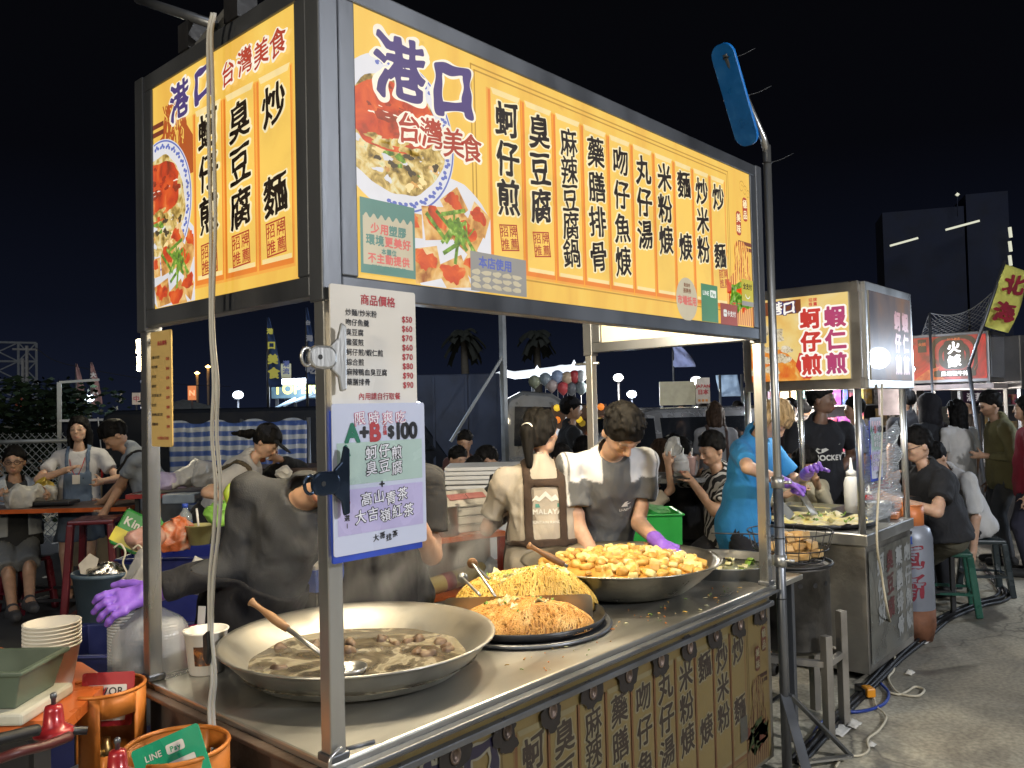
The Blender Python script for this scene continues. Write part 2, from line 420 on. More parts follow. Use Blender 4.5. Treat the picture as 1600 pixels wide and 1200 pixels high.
def fingers(F, wr, d, side, palmn, s, curl=.5, spread=1., k=.006, rr=.0085):
    """a palm, four unequal bent fingers and a thumb; wr wrist, d pointing direction, palmn palm normal, side towards the thumb"""
    d = norm(d); side = norm(vec(side)-d*(vec(side)@d)); pn = norm(palmn)
    F.cap(wr, wr+d*.03*s, .026*s, .028*s, k=.012)
    for q in (-.022, 0, .022): F.cap(wr+d*.03*s+side*q*.6*s, wr+d*.088*s+side*q*s, .0155*s, .0145*s, k=.014)
    for i, (o, ln) in enumerate(((.033, .066), (.011, .076), (-.011, .070), (-.032, .056))):
        p = wr+d*.09*s+side*o*s; q = norm(d+side*o*3.5*spread); b = curl*(1+.12*i)
        for j, f in enumerate((.42, .32, .26)):
            e = p+q*ln*f*s; F.cap(p, e, rr*s*(1.12-.1*j), rr*s*(1.03-.1*j), k=k); p = e
            q = norm(q*math.cos(b)+pn*math.sin(b)) if j == 0 else norm(q*math.cos(b*.8)+norm(pn-q*(pn@q))*math.sin(b*.8))
    p = wr+d*.028*s+side*.026*s; q = norm(d*.62+side*.72+pn*.35)
    for f, r in ((.036, 1.3), (.030, 1.12), (.024, 1.0)):
        e = p+q*f*s; F.cap(p, e, rr*s*r, rr*s*r*.92, k=k); p = e; q = norm(q+d*.35+pn*.35*curl)
PEOPLE = []
def person(label, loc, face, H=1.68, z0=0., hip=None, lean=0, side=0, twist=0, hp=0, hy=0, ht=0, lh=None, rh=None, lf=None, rf=None, lpole=None, rpole=None,
           sk='a', shirt=(.2, .2, .2), sleeve=.55, pants=(.03, .03, .04), plen=1., hair='short', hc='k', fem=False, fat=1., shoes=(.03, .03, .03), hemz=None, group=None, h=None,
           name='person', wrinkle=1., shirtmat=None, bare=False, tattoo=None, over=None, lcurl=.5, rcurl=.5, gloved=(), panel=None, skirt=False, rn=None, ln=None):
    """face = compass direction (degrees, +x = 0) the hips face; lh/rh hand points; lean forward, side lean to the person's right"""
    f = vec((math.cos(rad(face)), math.sin(rad(face)), 0)); r = vec((f[1], -f[0], 0)); u = vec((0, 0, 1)); s = H/1.7
    hemz = hemz if hemz is not None else (-.09 if hip is None else -.03)
    hp0 = vec((loc[0], loc[1], z0+(hip if hip is not None else .525*H)))
    t = rotv(u, r, -lean); t = rotv(t, f, side); tf = rotv(f, r, -lean); tf = rotv(tf, t, twist); tr = norm(np.cross(tf, t)); tf = np.cross(t, tr)
    nb = hp0+t*.305*H; h = h or float(np.clip(.0021*depth(hp0), .009, .03))
    sw = (.107 if fem else .118)*H; hw = .055*H
    ha = rotv(rotv(t, tr, -hp*.4), tf, 0); ha = norm(ha*.6+u*.4) if hp < 60 else ha
    if ht: ha = rotv(ha, tf, ht)
    hf = rotv(norm(tf-ha*(tf@ha)), np.cross(tf, ha), -hp); hu = rotv(ha, norm(np.cross(tf, ha)), -hp); hf = rotv(hf, hu, hy); hr = norm(np.cross(hf, hu)); hf = np.cross(hu, hr)
    hr = norm(np.cross(hf, hu))
    hc0 = nb+ha*.034*H+hu*.063*H+hf*.012*H
    sh = {q: hp0+t*.262*H+tr*q*sw for q in (-1, 1)}
    hand, elb, wr = {}, {}, {}
    for q, tg, pl in ((-1, lh, lpole), (1, rh, rpole)):
        tg = vec(tg) if tg is not None else sh[q]+vec((0, 0, -.335*H))+f*.03+r*q*.05
        pl = vec(pl) if pl is not None else (-f*.6+r*q*.6-u*.4)
        hd = tg-sh[q]; tg2 = tg-norm(hd)*.0 
        elb[q], wr[q] = ik(sh[q], tg2, .172*H, .15*H, pl)
        hand[q] = wr[q]+norm(wr[q]-elb[q])*.09*H
    hipj = {q: hp0+r*q*hw-t*.005 for q in (-1, 1)}; kn, an = {}, {}
    for q, ft in ((-1, lf), (1, rf)):
        ft = vec(ft) if ft is not None else vec((loc[0], loc[1], z0))+r*q*.095*s+f*(.02 if hip is None else .36*s)
        if len(ft) == 2: ft = vec((ft[0], ft[1], z0))
        kn[q], an[q] = ik(hipj[q], ft+u*.045*H, .245*H, .245*H, f*1.+u*.35)
    allp = [hp0, nb, hc0]+list(hand.values())+list(elb.values())+list(kn.values())+list(an.values())
    lo = np.min(allp, 0)-.22; hi = np.max(allp, 0)+.22; lo[2] = max(lo[2], z0-.03)
    B = Field(lo, hi, h)
    # body
    M = [tr, tf, t]
    B.ell(hp0+t*.21*H, (.088*H*fat, .058*H*fat, .105*H), M, .03); B.ell(hp0+t*.10*H, (.078*H*fat, .058*H*fat, .08*H), M, .03); B.ell(hp0, (.085*H*fat, .06*H*fat, .065*H), M, .03)
    B.cap(sh[-1], sh[1], .032*H, k=.03); B.cap(nb-t*.03*H, hc0-hu*.03*H, .034*H*(.88 if fem else 1), .032*H*(.88 if fem else 1), k=.02)
    for q in (-1, 1):
        B.cap(sh[q], elb[q], .030*H*fat**.5*(.86 if fem else 1), .024*H*(.9 if fem else 1), k=.02); B.cap(elb[q], wr[q], .0245*H*(.9 if fem else 1), .0165*H, k=.012)
        B.cap(hipj[q], kn[q], .050*H*fat**.5, .032*H, k=.03); B.cap(kn[q], an[q], .032*H, .021*H, k=.015)
        B.ell(kn[q]+(an[q]-kn[q])*.3-f*.012*H, (.026*H, .026*H, .07*H), None, .012)
        B.cap(an[q], an[q]+f*.085*H-u*.025*H, .024*H, .018*H, k=.015)
        d = norm(wr[q]-elb[q]); pn = (rn if q == 1 else ln); pn = vec(pn) if pn is not None else norm(-r*q+f*.3); pn = norm(pn-d*(pn@d)); sd = np.cross(pn, d)*(1 if q == 1 else -1)
        if sd@(f+u*.2) < 0 and (rn if q == 1 else ln) is None: sd = -sd
        if q in gloved: B.cap(wr[q], wr[q]+d*.06*s, .018*s, .014*s, k=.01)
        else: fingers(B, wr[q], d, sd, pn, s, (rcurl if q == 1 else lcurl), 1., .004, max(.0085, .55*h/s))
    # head
    MH = [hr, hf, hu]; hs = H/1.7*(1 if not fem else .96)
    P = lambda x, y, z: hc0+hr*x*hs+hf*y*hs+hu*z*hs
    B.ell(P(0, -.008, .028), (.076*hs, .094*hs, .088*hs), MH, .02); B.ell(P(0, .018, -.035), (.060*hs*fat**.3, .070*hs, .078*hs), MH, .025)
    B.ell(P(0, .055, -.085), (.030*hs, .026*hs, .022*hs), MH, .02)
    B.cap(P(0, .088, .012), P(0, .108, -.030), .009*hs, .013*hs, k=.008); 
    for q in (-1, 1):
        B.ell(P(q*.014, .098, -.033), (.010*hs, .010*hs, .008*hs), MH, .006); B.ell(P(q*.078, -.012, -.012), (.012*hs, .020*hs, .032*hs), MH, .006)
        B.ell(P(q*.032, .104, .006), (.020*hs, .018*hs, .011*hs), MH, 0, True); B.ell(P(q*.032, .077, .005), (.015*hs, .014*hs, .012*hs), MH, .003)
        B.cap(P(q*.014, .090, .026), P(q*.050, .076, .026), .009*hs, k=.01); B.ell(P(q*.040, .058, -.022), (.022*hs, .022*hs, .02*hs), MH, .015)
    B.ell(P(0, .087, -.062), (.024*hs, .013*hs, .007*hs), MH, .006); B.ell(P(0, .084, -.073), (.020*hs, .012*hs, .007*hs), MH, .006)
    smt = shirtmat or cloth('shirt_%d' % len(PEOPLE), shirt, panel=panel and panel[0])
    def clothes():
        # shirt
        S = Field(lo, hi, h); e = .010
        S.ell(hp0+t*.21*H, (.100*H*fat+e, .068*H*fat+e, .115*H), M, .04); S.ell(hp0+t*.10*H, (.088*H*fat+e, .070*H*fat+e, .10*H), M, .05); S.ell(hp0+t*.02*H, (.098*H*fat+e, .076*H*fat+e, .23*H), M, .04); S.ell(hp0-t*.015*H, (.104*H*fat+e, .084*H*fat+e, .13*H), M, .03)
        S.cap(sh[-1], sh[1], .030*H+e*.5, k=.03)
        for g in (-1, 1): S.cap(nb-t*.012*H, sh[g]-t*.004*H, .026*H, .030*H, k=.03)
        S.cut(hp0+t*hemz*H, -t)
        for g in (-1, 1):
            sl = sleeve if not hasattr(sleeve, '__len__') else sleeve[0 if g < 0 else 1]
            if sl <= 0: continue
            ra = .032*H*fat**.5*(.9 if fem else 1)+e*.9
            if sl <= 1: S.cap(sh[g], sh[g]+(elb[g]-sh[g])*sl, ra, ra+.006, k=.016, flat=True)
            else:
                S.cap(sh[g], elb[g], ra, ra*.86, k=.016); S.cap(elb[g], elb[g]+(wr[g]-elb[g])*(sl-1), ra*.88, ra*.66, k=.02, flat=True)
        S.cap(nb-t*.02*H, nb+t*.004*H, .050*H*(.92 if fem else 1), .046*H*(.92 if fem else 1), k=.012)
        if h < .0105 and fat > .95:   # folds running from the armpits across chest and back
            g_ = random.Random(len(PEOPLE)+3)
            for i in range(26):
                sg = 1 if i % 2 else -1; fr_ = 1 if i % 4 < 2 else -1; za, zb = g_.uniform(.16, .24)*H, g_.uniform(-.05, .10)*H; xa, xb = sg*g_.uniform(.05, .10)*H, sg*g_.uniform(-.06, .08)*H
                ya = fr_*(.058*H*fat+e)*math.sqrt(max(.1, 1-(xa/(.105*H*fat))**2)); yb = fr_*(.070*H*fat+e)*math.sqrt(max(.1, 1-(xb/(.105*H*fat))**2)); w_ = lambda X, Y, Z_: hp0+tr*X+tf*Y+t*Z_
                S.cap(w_(xa, ya, za), w_(xb, yb, zb), .005+.010*g_.random(), .004, k=.012)
            for g in (-1, 1):
                for i in range(6 if (max(sleeve) if hasattr(sleeve, '__len__') else sleeve) > 1 else 2): a_ = g_.random()*6.28; c_ = sh[g]+(elb[g]-sh[g])*g_.uniform(.1, .9 if (max(sleeve) if hasattr(sleeve, '__len__') else sleeve) > 1 else .3); d_ = norm(elb[g]-sh[g]); s_, q_, _ = frame(d_); r_ = .032*H*fat**.5+e*.6; S.cap(c_+(s_*math.cos(a_)+q_*math.sin(a_))*r_, c_+d_*.05+(s_*math.cos(a_+1.)+q_*math.sin(a_+1.))*r_, .008, .005, k=.012)
        S.ripple(Nz(len(PEOPLE)+20, 22), .007*wrinkle); S.ripple(Nz(len(PEOPLE)+50, 55), .004*wrinkle)
        S.ell(nb+tf*.02*H+t*.012*H, (.044*H, .046*H, .034*H), M, 0, True)
        Q = None
        # trousers
        if pants is not None:
            Q = Field(lo, hi, h)
            Q.ell(hp0, (.088*H*fat, .064*H*fat, .075*H), M, .03)
            for g in (-1, 1):
                if plen <= .5: Q.cap(hipj[g], hipj[g]+(kn[g]-hipj[g])*plen*2, .056*H*fat**.5, .050*H, k=.03, flat=True)
                else: Q.cap(hipj[g], kn[g], .056*H*fat**.5, .044*H, k=.03); Q.cap(kn[g], kn[g]+(an[g]-kn[g])*(plen*2-1), .044*H, .034*H, k=.02, flat=True)
            if skirt: Q.cap(hp0, (kn[-1]+kn[1])/2*.8+hp0*.2, .085*H, .11*H, k=.04)
            Q.ripple(Nz(len(PEOPLE)+80, 30), .004)
        if Q is not None: Q.V = np.maximum(Q.V, -(S.V+.006))
        return S, Q
    S, Q = clothes()
    for K in (S, Q):
        if K is not None: B.V = B.V+np.clip((.026-K.V)/.022, 0, 1)*.016
    vs, fs = B.mesh(); org = (float(loc[0]), float(loc[1]), float(z0))
    body = link_mesh(name, vs, fs, [SK[sk]], None, None, True, org); tag(body, label, 'person', group)
    q = (vs-hc0)/hs; hx, hyy, hz = q@hr, q@hf, q@hu; fr = hyy > .05
    sst = lambda a: np.clip(a, 0, 1)
    dark = np.zeros(len(vs)); lip = np.zeros(len(vs)); tat = np.zeros(len(vs))
    for g in (-1, 1):
        dark = np.maximum(dark, sst(1.6-np.hypot((hx-g*.032)/.013, (hz-.003)/.0065))*.95); dark = np.maximum(dark, sst(1.5-np.hypot((hx-g*.034)/.019, (hz-.030)/.006))*.8)
    lip = sst(1.6-np.hypot(hx/.021, (hz+.067)/.009))
    if tattoo:
        a, b = (sh[tattoo], elb[tattoo]); a2, b2 = elb[tattoo], wr[tattoo]
        dd = np.linalg.norm(vs-(a2*.45+b2*.55), axis=1); tat = sst((.10-dd)*30)*sst(.2+np.sin(vs[:, 0]*95+3*np.sin(vs[:, 2]*60))*np.sin(vs[:, 2]*110))*.8
    for nm, a in (('dark', dark*fr), ('lip', lip*fr*.7), ('tattoo', tat)):
        at = body.data.attributes.new(nm, 'FLOAT', 'POINT'); at.data.foreach_set('value', a.astype(np.float32))
    # hair
    if hair not in ('none', 'hood'):
        Fh = Field(hc0-.34*hs, hc0+.22*hs, min(h, .012))
        Fh.ell(P(0, -.010, .036), (.090*hs, .110*hs, .104*hs), MH, 0)
        if hair in ('long', 'bob', 'pony'): Fh.ell(P(0, -.035, .0), (.092*hs, .088*hs, .10*hs), MH, .02)
        Fh.ripple(Nz(3, 60), .005); Fh.ripple(Nz(len(PEOPLE)+5, 140), .0035)
        x, y, z = Fh.xyz(); X = (x-hc0[0])*hr[0]+(y-hc0[1])*hr[1]+(z-hc0[2])*hr[2]; Y = (x-hc0[0])*hf[0]+(y-hc0[1])*hf[1]+(z-hc0[2])*hf[2]; Z = (x-hc0[0])*hu[0]+(y-hc0[1])*hu[1]+(z-hc0[2])*hu[2]
        nzv = .008*Nz(11, 90)(x, y, z)
        a = dict(short=(.72, -.004), long=(1.15, -.03), bob=(1.1, -.03), pony=(.95, -.02), crop=(.70, .002), bangs=(.28, .012), cap=(.8, -.02))[hair]
        Fh.V = np.maximum(Fh.V, (Y*a[0]-Z+(a[1])*hs+nzv).astype(np.float32)*.75)
        if hair in ('long', 'bob', 'bangs'):
            ln_ = dict(long=.30, bob=.15, bangs=.13)[hair]
            for gx in (-.062, -.03, 0, .03, .062):
                b = P(gx*1.25, -.075 if abs(gx) < .05 else -.03, .02-ln_*.15); Fh.cap(b, b-(u*.75+hu*.25)*ln_*hs*(1 if hair != 'bangs' else .8)-tf*.02, .038*hs, .026*hs, k=.018)
            if hair != 'long' or True:
                for g in (-1, 1): Fh.cap(P(g*.074, .0, .05), P(g*.082, -.005, .03-ln_*.7), .024*hs, .018*hs, k=.015)
            Fh.ripple(Nz(9, 150), .003)
        if hair == 'pony':
            Fh.cap(P(0, -.10, .02), P(0, -.135, -.01), .026*hs, .04*hs, k=.02); Fh.cap(P(0, -.135, -.01), P(.0, -.13, -.19), .042*hs, .018*hs, k=.015)
        if hair == 'bangs':
            for i in range(7): gx = -.06+.02*i; Fh.cap(P(gx, .075-abs(gx)*.4, .09), P(gx*1.05, .100-abs(gx)*.5, .032+.012*math.sin(i*2.1)), .016*hs, .008*hs, k=.008)
        if hair in ('short', 'crop') and h < .02:
            g_ = random.Random(len(PEOPLE)); ln2 = .020 if hair == 'short' else .012
            for i in range(190):
                a_ = g_.random()*6.283; e_ = g_.uniform(.12, 1.5); d_ = vec((math.cos(a_)*math.cos(e_), math.sin(a_)*math.cos(e_), math.sin(e_)))
                if d_[1]*.8-d_[2] > -.25: continue
                b_ = P(d_[0]*.088, -.010+d_[1]*.107, .034+d_[2]*.102); o_ = hr*(d_[0]*.8+g_.gauss(0, .3))+hf*(d_[1]*.6+.7)+hu*(d_[2]*.3-.25+.5*g_.random()); Fh.cap(b_, b_+norm(o_)*ln2*hs*(.5+g_.random()), .013*hs, .004*hs, k=.008)
        field_obj('hair', Fh, HAIR[hc], body)
    if hair == 'cap':
        Fc = Field(hc0-.22, hc0+.25, min(h, .012)); Fc.ell(P(0, -.008, .04), (.092*hs, .112*hs, .10*hs), MH, 0); Fc.cut(P(0, 0, .045), -hu)
        Fc.ell(P(0, .125, .048), (.075*hs, .085*hs, .009*hs), MH, .01); field_obj('cap', Fc, cloth('black_cap', (.012, .013, .018)), body)
    if hair == 'hood':
        Fc = Field(hc0-.3, hc0+.25, h); Fc.ell(P(0, -.02, .03), (.105*hs, .125*hs, .12*hs), MH, 0); Fc.cap(P(0, -.03, -.02), P(0, -.03, -.13), .10*hs, .12*hs, k=.04); Fc.ell(P(0, .13, -.01), (.06*hs, .09*hs, .085*hs), MH, .0, True); field_obj('hood', Fc, cloth('black_hood', (.012, .012, .016)), body)
    shirt_o = field_obj('shirt', S, smt, body)
    if panel:
        q_ = np.array([v.co for v in shirt_o.data.vertices])+vec(wloc(shirt_o))-hp0; a_ = shirt_o.data.attributes.new('panel', 'FLOAT', 'POINT'); a_.data.foreach_set('value', np.clip(.5-panel[1](q_@tr, q_@tf, q_@t)/(.5*h), 0, 1).astype(np.float32))
    if over:
        x, y, z = S.xyz(); X = (x-hp0[0])*tr[0]+(y-hp0[1])*tr[1]+(z-hp0[2])*tr[2]; Y = (x-hp0[0])*tf[0]+(y-hp0[1])*tf[1]+(z-hp0[2])*tf[2]; Z = (x-hp0[0])*t[0]+(y-hp0[1])*t[1]+(z-hp0[2])*t[2]
        for nm, m_, fn in over:
            O = Field(lo, hi, h); O.V = np.maximum(np.abs(S.V-.004)-max(.008, .75*h), fn(X, Y, Z)).astype(np.float32); field_obj(nm, O, m_, body)
    if Q is not None: field_obj('trousers', Q, cloth('trousers_%d' % len(PEOPLE), pants), body)
    if shoes is not None:
        for g in (-1, 1):
            Fs = Field(an[g]-.2, an[g]+.24, min(h, .012)); fd = norm(vec((f[0], f[1], 0)))
            a = an[g]-u*.022*H; Fs.cap(a-fd*.03, a+fd*.105*H, .030*H, .024*H, k=.02); Fs.cap(an[g], a, .027*H, .03*H, k=.02); Fs.cut((0, 0, an[g][2]-.043*H), -u)
            field_obj('shoe', Fs, cloth('shoe_%02d%02d%02d' % tuple(int(c*99) for c in shoes), shoes, .1, .6), body)
    PEOPLE.append(body)
    return dict(o=body, shirt=shirt_o, hp=hp0, t=t, tf=tf, tr=tr, sh=sh, elb=elb, wr=wr, nb=nb, hc=hc0, hf=hf, hr=hr, hu=hu, H=H, P=P, hs=hs, kn=kn, an=an)
def glove(pr, g, m, curl=.6, pn=None, side=None, h=.004, k=1.08):
    wr, el, s = pr['wr'][g], pr['elb'][g], pr['H']/1.7*k; d = norm(wr-el)
    pn = vec(pn) if pn is not None else -pr['tr']*g; pn = norm(pn-d*(pn@d)); sd = norm(np.cross(pn, d))*(1 if g == 1 else -1) if side is None else side
    F = Field(wr-.22, wr+.22, h); F.cap(wr-d*.055, wr+d*.01, .033*s, .029*s, k=.01); fingers(F, wr, d, sd, pn, s*1.02, curl, 1., .005, .0098)
    F.ripple(Nz(4, 120), .0013); o = field_obj('glove', F, m, pr['o']); return o, wr+d*.09+pn*.02
def decal(pr, items, m, back=False, x0=0, z0=.2, name='lettering'):
    """lettering printed on a shirt: each point is laid onto the cloth surface"""
    me = pr['shirt'].data; off = vec(wloc(pr['shirt']))
    bv = BVHTree.FromPolygons([tuple(vec(v.co)+off) for v in me.vertices], [tuple(p.vertices) for p in me.polygons])
    mb = MB(); n = pr['tf']*(-1 if back else 1); rt = pr['tr']*(1 if back else -1)
    a = pr['hp']+pr['t']*z0+rt*x0
    for kind, *q in items:
        t2 = MB(); Pl = (vec((0, 0, 0)), vec((1, 0, 0)), vec((0, 1, 0)))
        if kind == 'text': text(t2, q[0], Pl, q[1], q[2], q[3], q[5] if len(q) > 5 else m, q[4], res=26)
        else: t2.face(q[0], *Pl, q[1] if len(q) > 1 else m)
        vs = []
        for v in t2.v:
            p = a+rt*v[0]+pr['t']*v[1]; hit = bv.ray_cast(Vector(p+n*.6), Vector(-n), 1.)
            vs.append(vec(hit[0])+n*.003 if hit[0] is not None else p+n*.12)
        b = len(mb.v)
        for f_, mi_ in zip(t2.f, t2.m): mb.add([vs[k] for k in f_], [list(range(len(f_)))], t2.mats[mi_])
    if mb.v: return mb.build(name, pr['shirt'])
# ---------------------------------------------------------------- shared materials
STEEL = mat('stainless_steel', (.50, .50, .49), .34, .88, .28, 3, .08, 90, (1, 1, .15))
STEELD = mat('galvanised_steel', (.17, .18, .20), .40, .78, .35, 3, .03, 60, (1, 1, .3))
STEELT = mat('worn_steel_top', (.56, .55, .51), .36, .93, .30, 4, .12, 30, (.25, 1, 1))
ALU = mat('cast_aluminium', (.55, .54, .50), .40, .95, .30, 4, .05, 50, c2=(.50, .46, .38))
BLACK = mat('black_metal', (.018, .018, .02), .4, 0, .3, 9, .1)
RUBBER = mat('black_rubber', (.012, .012, .013), .6)
WHITEP = mat('white_plastic', (.72, .71, .68), .4, 0, .06)
PAPERC = mat('paper_cup_board', (.75, .71, .64), .6, 0, .05)
WOOD = mat('turned_wood', (.27, .14, .06), .5, 0, .35, 6, .2, 40, (1, 1, .2))
ORANGE = mat('orange_laminate', (.55, .13, .03), .35, 0, .15)
BLUEP = mat('blue_plastic', (.013, .020, .15), .35, 0, .2)
GREENP = mat('green_plastic', (.03, .36, .06), .35, 0, .15)
PURPLE = mat('purple_nitrile', (.25, .12, .60), .38, 0, .12, 20, .15, 60)
RUST = mat('scorched_steel', (.16, .12, .10), .5, .8, .6, 6, .3, 30)
LAMPW = glow('lamp_white', (1, .97, .9), 14); LAMPY = glow('lamp_warm', (1, .85, .55), 9); LAMPB = glow('lamp_cool', (.78, .88, 1), 16)
WARM = (1, .84, .58)
def lamp(name, loc, watts, color, r=.05, parent=None, spot=None, dirv=None):
    l = bpy.data.lights.new(name, 'SPOT' if spot else 'POINT'); l.energy = watts; l.color = color; l.shadow_soft_size = r
    if spot: l.spot_size = rad(spot); l.spot_blend = .6
    o = bpy.data.objects.new(name, l); COL.objects.link(o); o.location = vec(loc)-(vec(wloc(parent)) if parent else 0)
    if dirv is not None: o.rotation_euler = Vector(dirv).to_track_quat('-Z', 'Y').to_euler()
    if parent: o.parent = parent
    return o

# printed artwork: the same print comes backlit (on the sign) and plain (round the counter)
def artmats(em):
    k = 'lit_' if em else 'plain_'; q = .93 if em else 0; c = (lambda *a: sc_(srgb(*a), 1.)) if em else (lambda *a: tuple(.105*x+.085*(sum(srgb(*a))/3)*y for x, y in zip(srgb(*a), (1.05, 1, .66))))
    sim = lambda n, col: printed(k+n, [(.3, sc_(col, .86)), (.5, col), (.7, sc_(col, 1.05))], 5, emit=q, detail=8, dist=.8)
    return dict(
        base=printed(k+'print_ground', [(.25, c(230, 170, 68)), (.5, c(245, 196, 82)), (.75, c(250, 210, 98))], 3.2, stretch=(2.2, 2.2, .35), emit=q*1.0, second=(5.5, .66, c(214, 160, 66))),
        slab=sim('slab', c(250, 204, 92)), slabl=sim('slab_edge', c(252, 226, 160)), org=sim('slab_groove', c(236, 128, 38)), org2=sim('slab_groove_soft', c(244, 168, 66)),
        line=sim('rule', c(190, 140, 46)), ink=mat(k+'ink', (.025, .016, .012), .5, var=.1) , halo=sim('halo', c(255, 238, 190)), halo2=sim('white_halo', c(255, 246, 226)),
        blue=printed(k+'blue_ink', [(.3, c(52, 38, 128)), (.7, c(62, 46, 140))], 6, emit=q*.8), red=printed(k+'red_ink', [(.3, c(172, 30, 28)), (.7, c(196, 40, 32))], 6, emit=q*.85),
        plate=sim('china', c(226, 226, 232)), pblue=sim('china_blue', c(86, 108, 190)),
        sauce=printed(k+'sauce', [(.28, c(120, 22, 8)), (.42, c(200, 48, 14)), (.60, c(226, 84, 24)), (.72, c(240, 140, 70)), (.80, c(255, 226, 190))], 17, emit=q, detail=8, dist=.7),
        dark=sim('oyster_dark', c(52, 44, 34)), sauce2=printed(k+'sauce_deep', [(.3, c(120, 20, 8)), (.6, c(180, 36, 12)), (.75, c(230, 96, 40))], 30, emit=q, detail=6),
        egg=printed(k+'omelette', [(.28, c(50, 48, 26)), (.40, c(150, 120, 50)), (.52, c(222, 190, 110)), (.64, c(236, 226, 180)), (.78, c(150, 170, 70))], 34, emit=q, detail=8, dist=.5),
        tofu=printed(k+'fried_tofu', [(.3, c(150, 70, 20)), (.5, c(226, 170, 90)), (.75, c(246, 222, 170))], 22, emit=q, detail=6, dist=.6),
        green=printed(k+'scallion', [(.35, c(40, 90, 24)), (.6, c(120, 170, 50)), (.75, c(210, 220, 130))], 60, emit=q),
        noodle=printed(k+'noodle', [(.2, c(176, 74, 20)), (.5, c(230, 124, 40)), (.75, c(250, 196, 100))], 16, 'Wave', None, emit=q, dist=9),
        chop=sim('chopstick', c(110, 20, 16)), teal=sim('teal_sticker', c(70, 130, 124)), grey=sim('grey_sticker', c(196, 186, 160)), dgreen=sim('green_sticker', c(18, 124, 92)), dred=sim('red_sticker', c(146, 30, 36)), yel=sim('yellow_sticker', c(190, 178, 36)), bluegrey=sim('bluegrey_sticker', c(140, 140, 140)), white=sim('sticker_white', c(226, 232, 226)), pink=sim('pink_ink', c(214, 96, 96)), skyb=sim('blue_ink_light', c(60, 90, 180)), brown=sim('brown_ink', c(120, 70, 46)))
ART = {True: artmats(True), False: artmats(False)}
MENU = [('蚵仔煎', .568, .718, 1), ('臭豆腐', .718, .868, 1), ('麻辣豆腐鍋', .868, 1.016, 0), ('藥膳排骨', 1.016, 1.165, 0), ('吻仔魚焿', 1.165, 1.311, 0), ('丸仔湯', 1.311, 1.456, 0), ('米粉焿', 1.456, 1.60, 0), ('麵焿', 1.60, 1.743, 0), ('炒米粉', 1.743, 1.884, 0), ('炒麵', 1.884, 2.02, 0)]
def rect(x0, z0, x1, z1): return [(x0, z0), (x1, z0), (x1, z1), (x0, z1)]
def slab(mb, P, A, x0, z0, x1, z1):
    mb.face(rect(x0-.014, z0-.022, x1-.006, z1-.004), *P, A['org2'], .0006); mb.face(rect(x0-.007, z0-.014, x1-.012, z1-.008), *P, A['org'], .0010)
    mb.face(rect(x0+.004, z0, x1-.016, z1), *P, A['slab'], .0014); mb.face([(x0+.004, z1), (x0+.014, z1-.018), (x1-.026, z1-.018), (x1-.016, z1)], *P, A['slabl'], .0017); mb.face(rect(x0+.010, z0, x1-.020, z0+.012), *P, A['slabl'], .0017)
def brush(mb, ch, P, x, z, s, A, m, hm, w=.026, hw=.085, sx=1., h=.003, shear=0):
    put(mb, ch, P, x, z, s, hm, hw, .5, 56, h-.0006, 0, sx); put(mb, ch, P, x, z, s, m, w, .55, 72, h, 0, sx)
def seal(mb, P, A, x, z, s, rot=.12):
    c, sn = math.cos(rot), math.sin(rot); R = lambda a, b: (x+c*a-sn*b, z+sn*a+c*b); h = s/2
    for a, b in ((rect(-h, -h, h, -h+.004), 0), (rect(-h, h-.004, h, h), 0), (rect(-h, -h, -h+.004, h), 0), (rect(h-.004, -h, h, h), 0)): mb.face([R(*q) for q in a], *P, A['red'], .0026)
    for i, ch in enumerate('招牌推薦'): put(mb, ch, P, *R(-.25*s+.5*s*(i % 2), .24*s-.47*s*(i//2)), s*.44, A['red'], .012, 0, 44, .0026, rot)
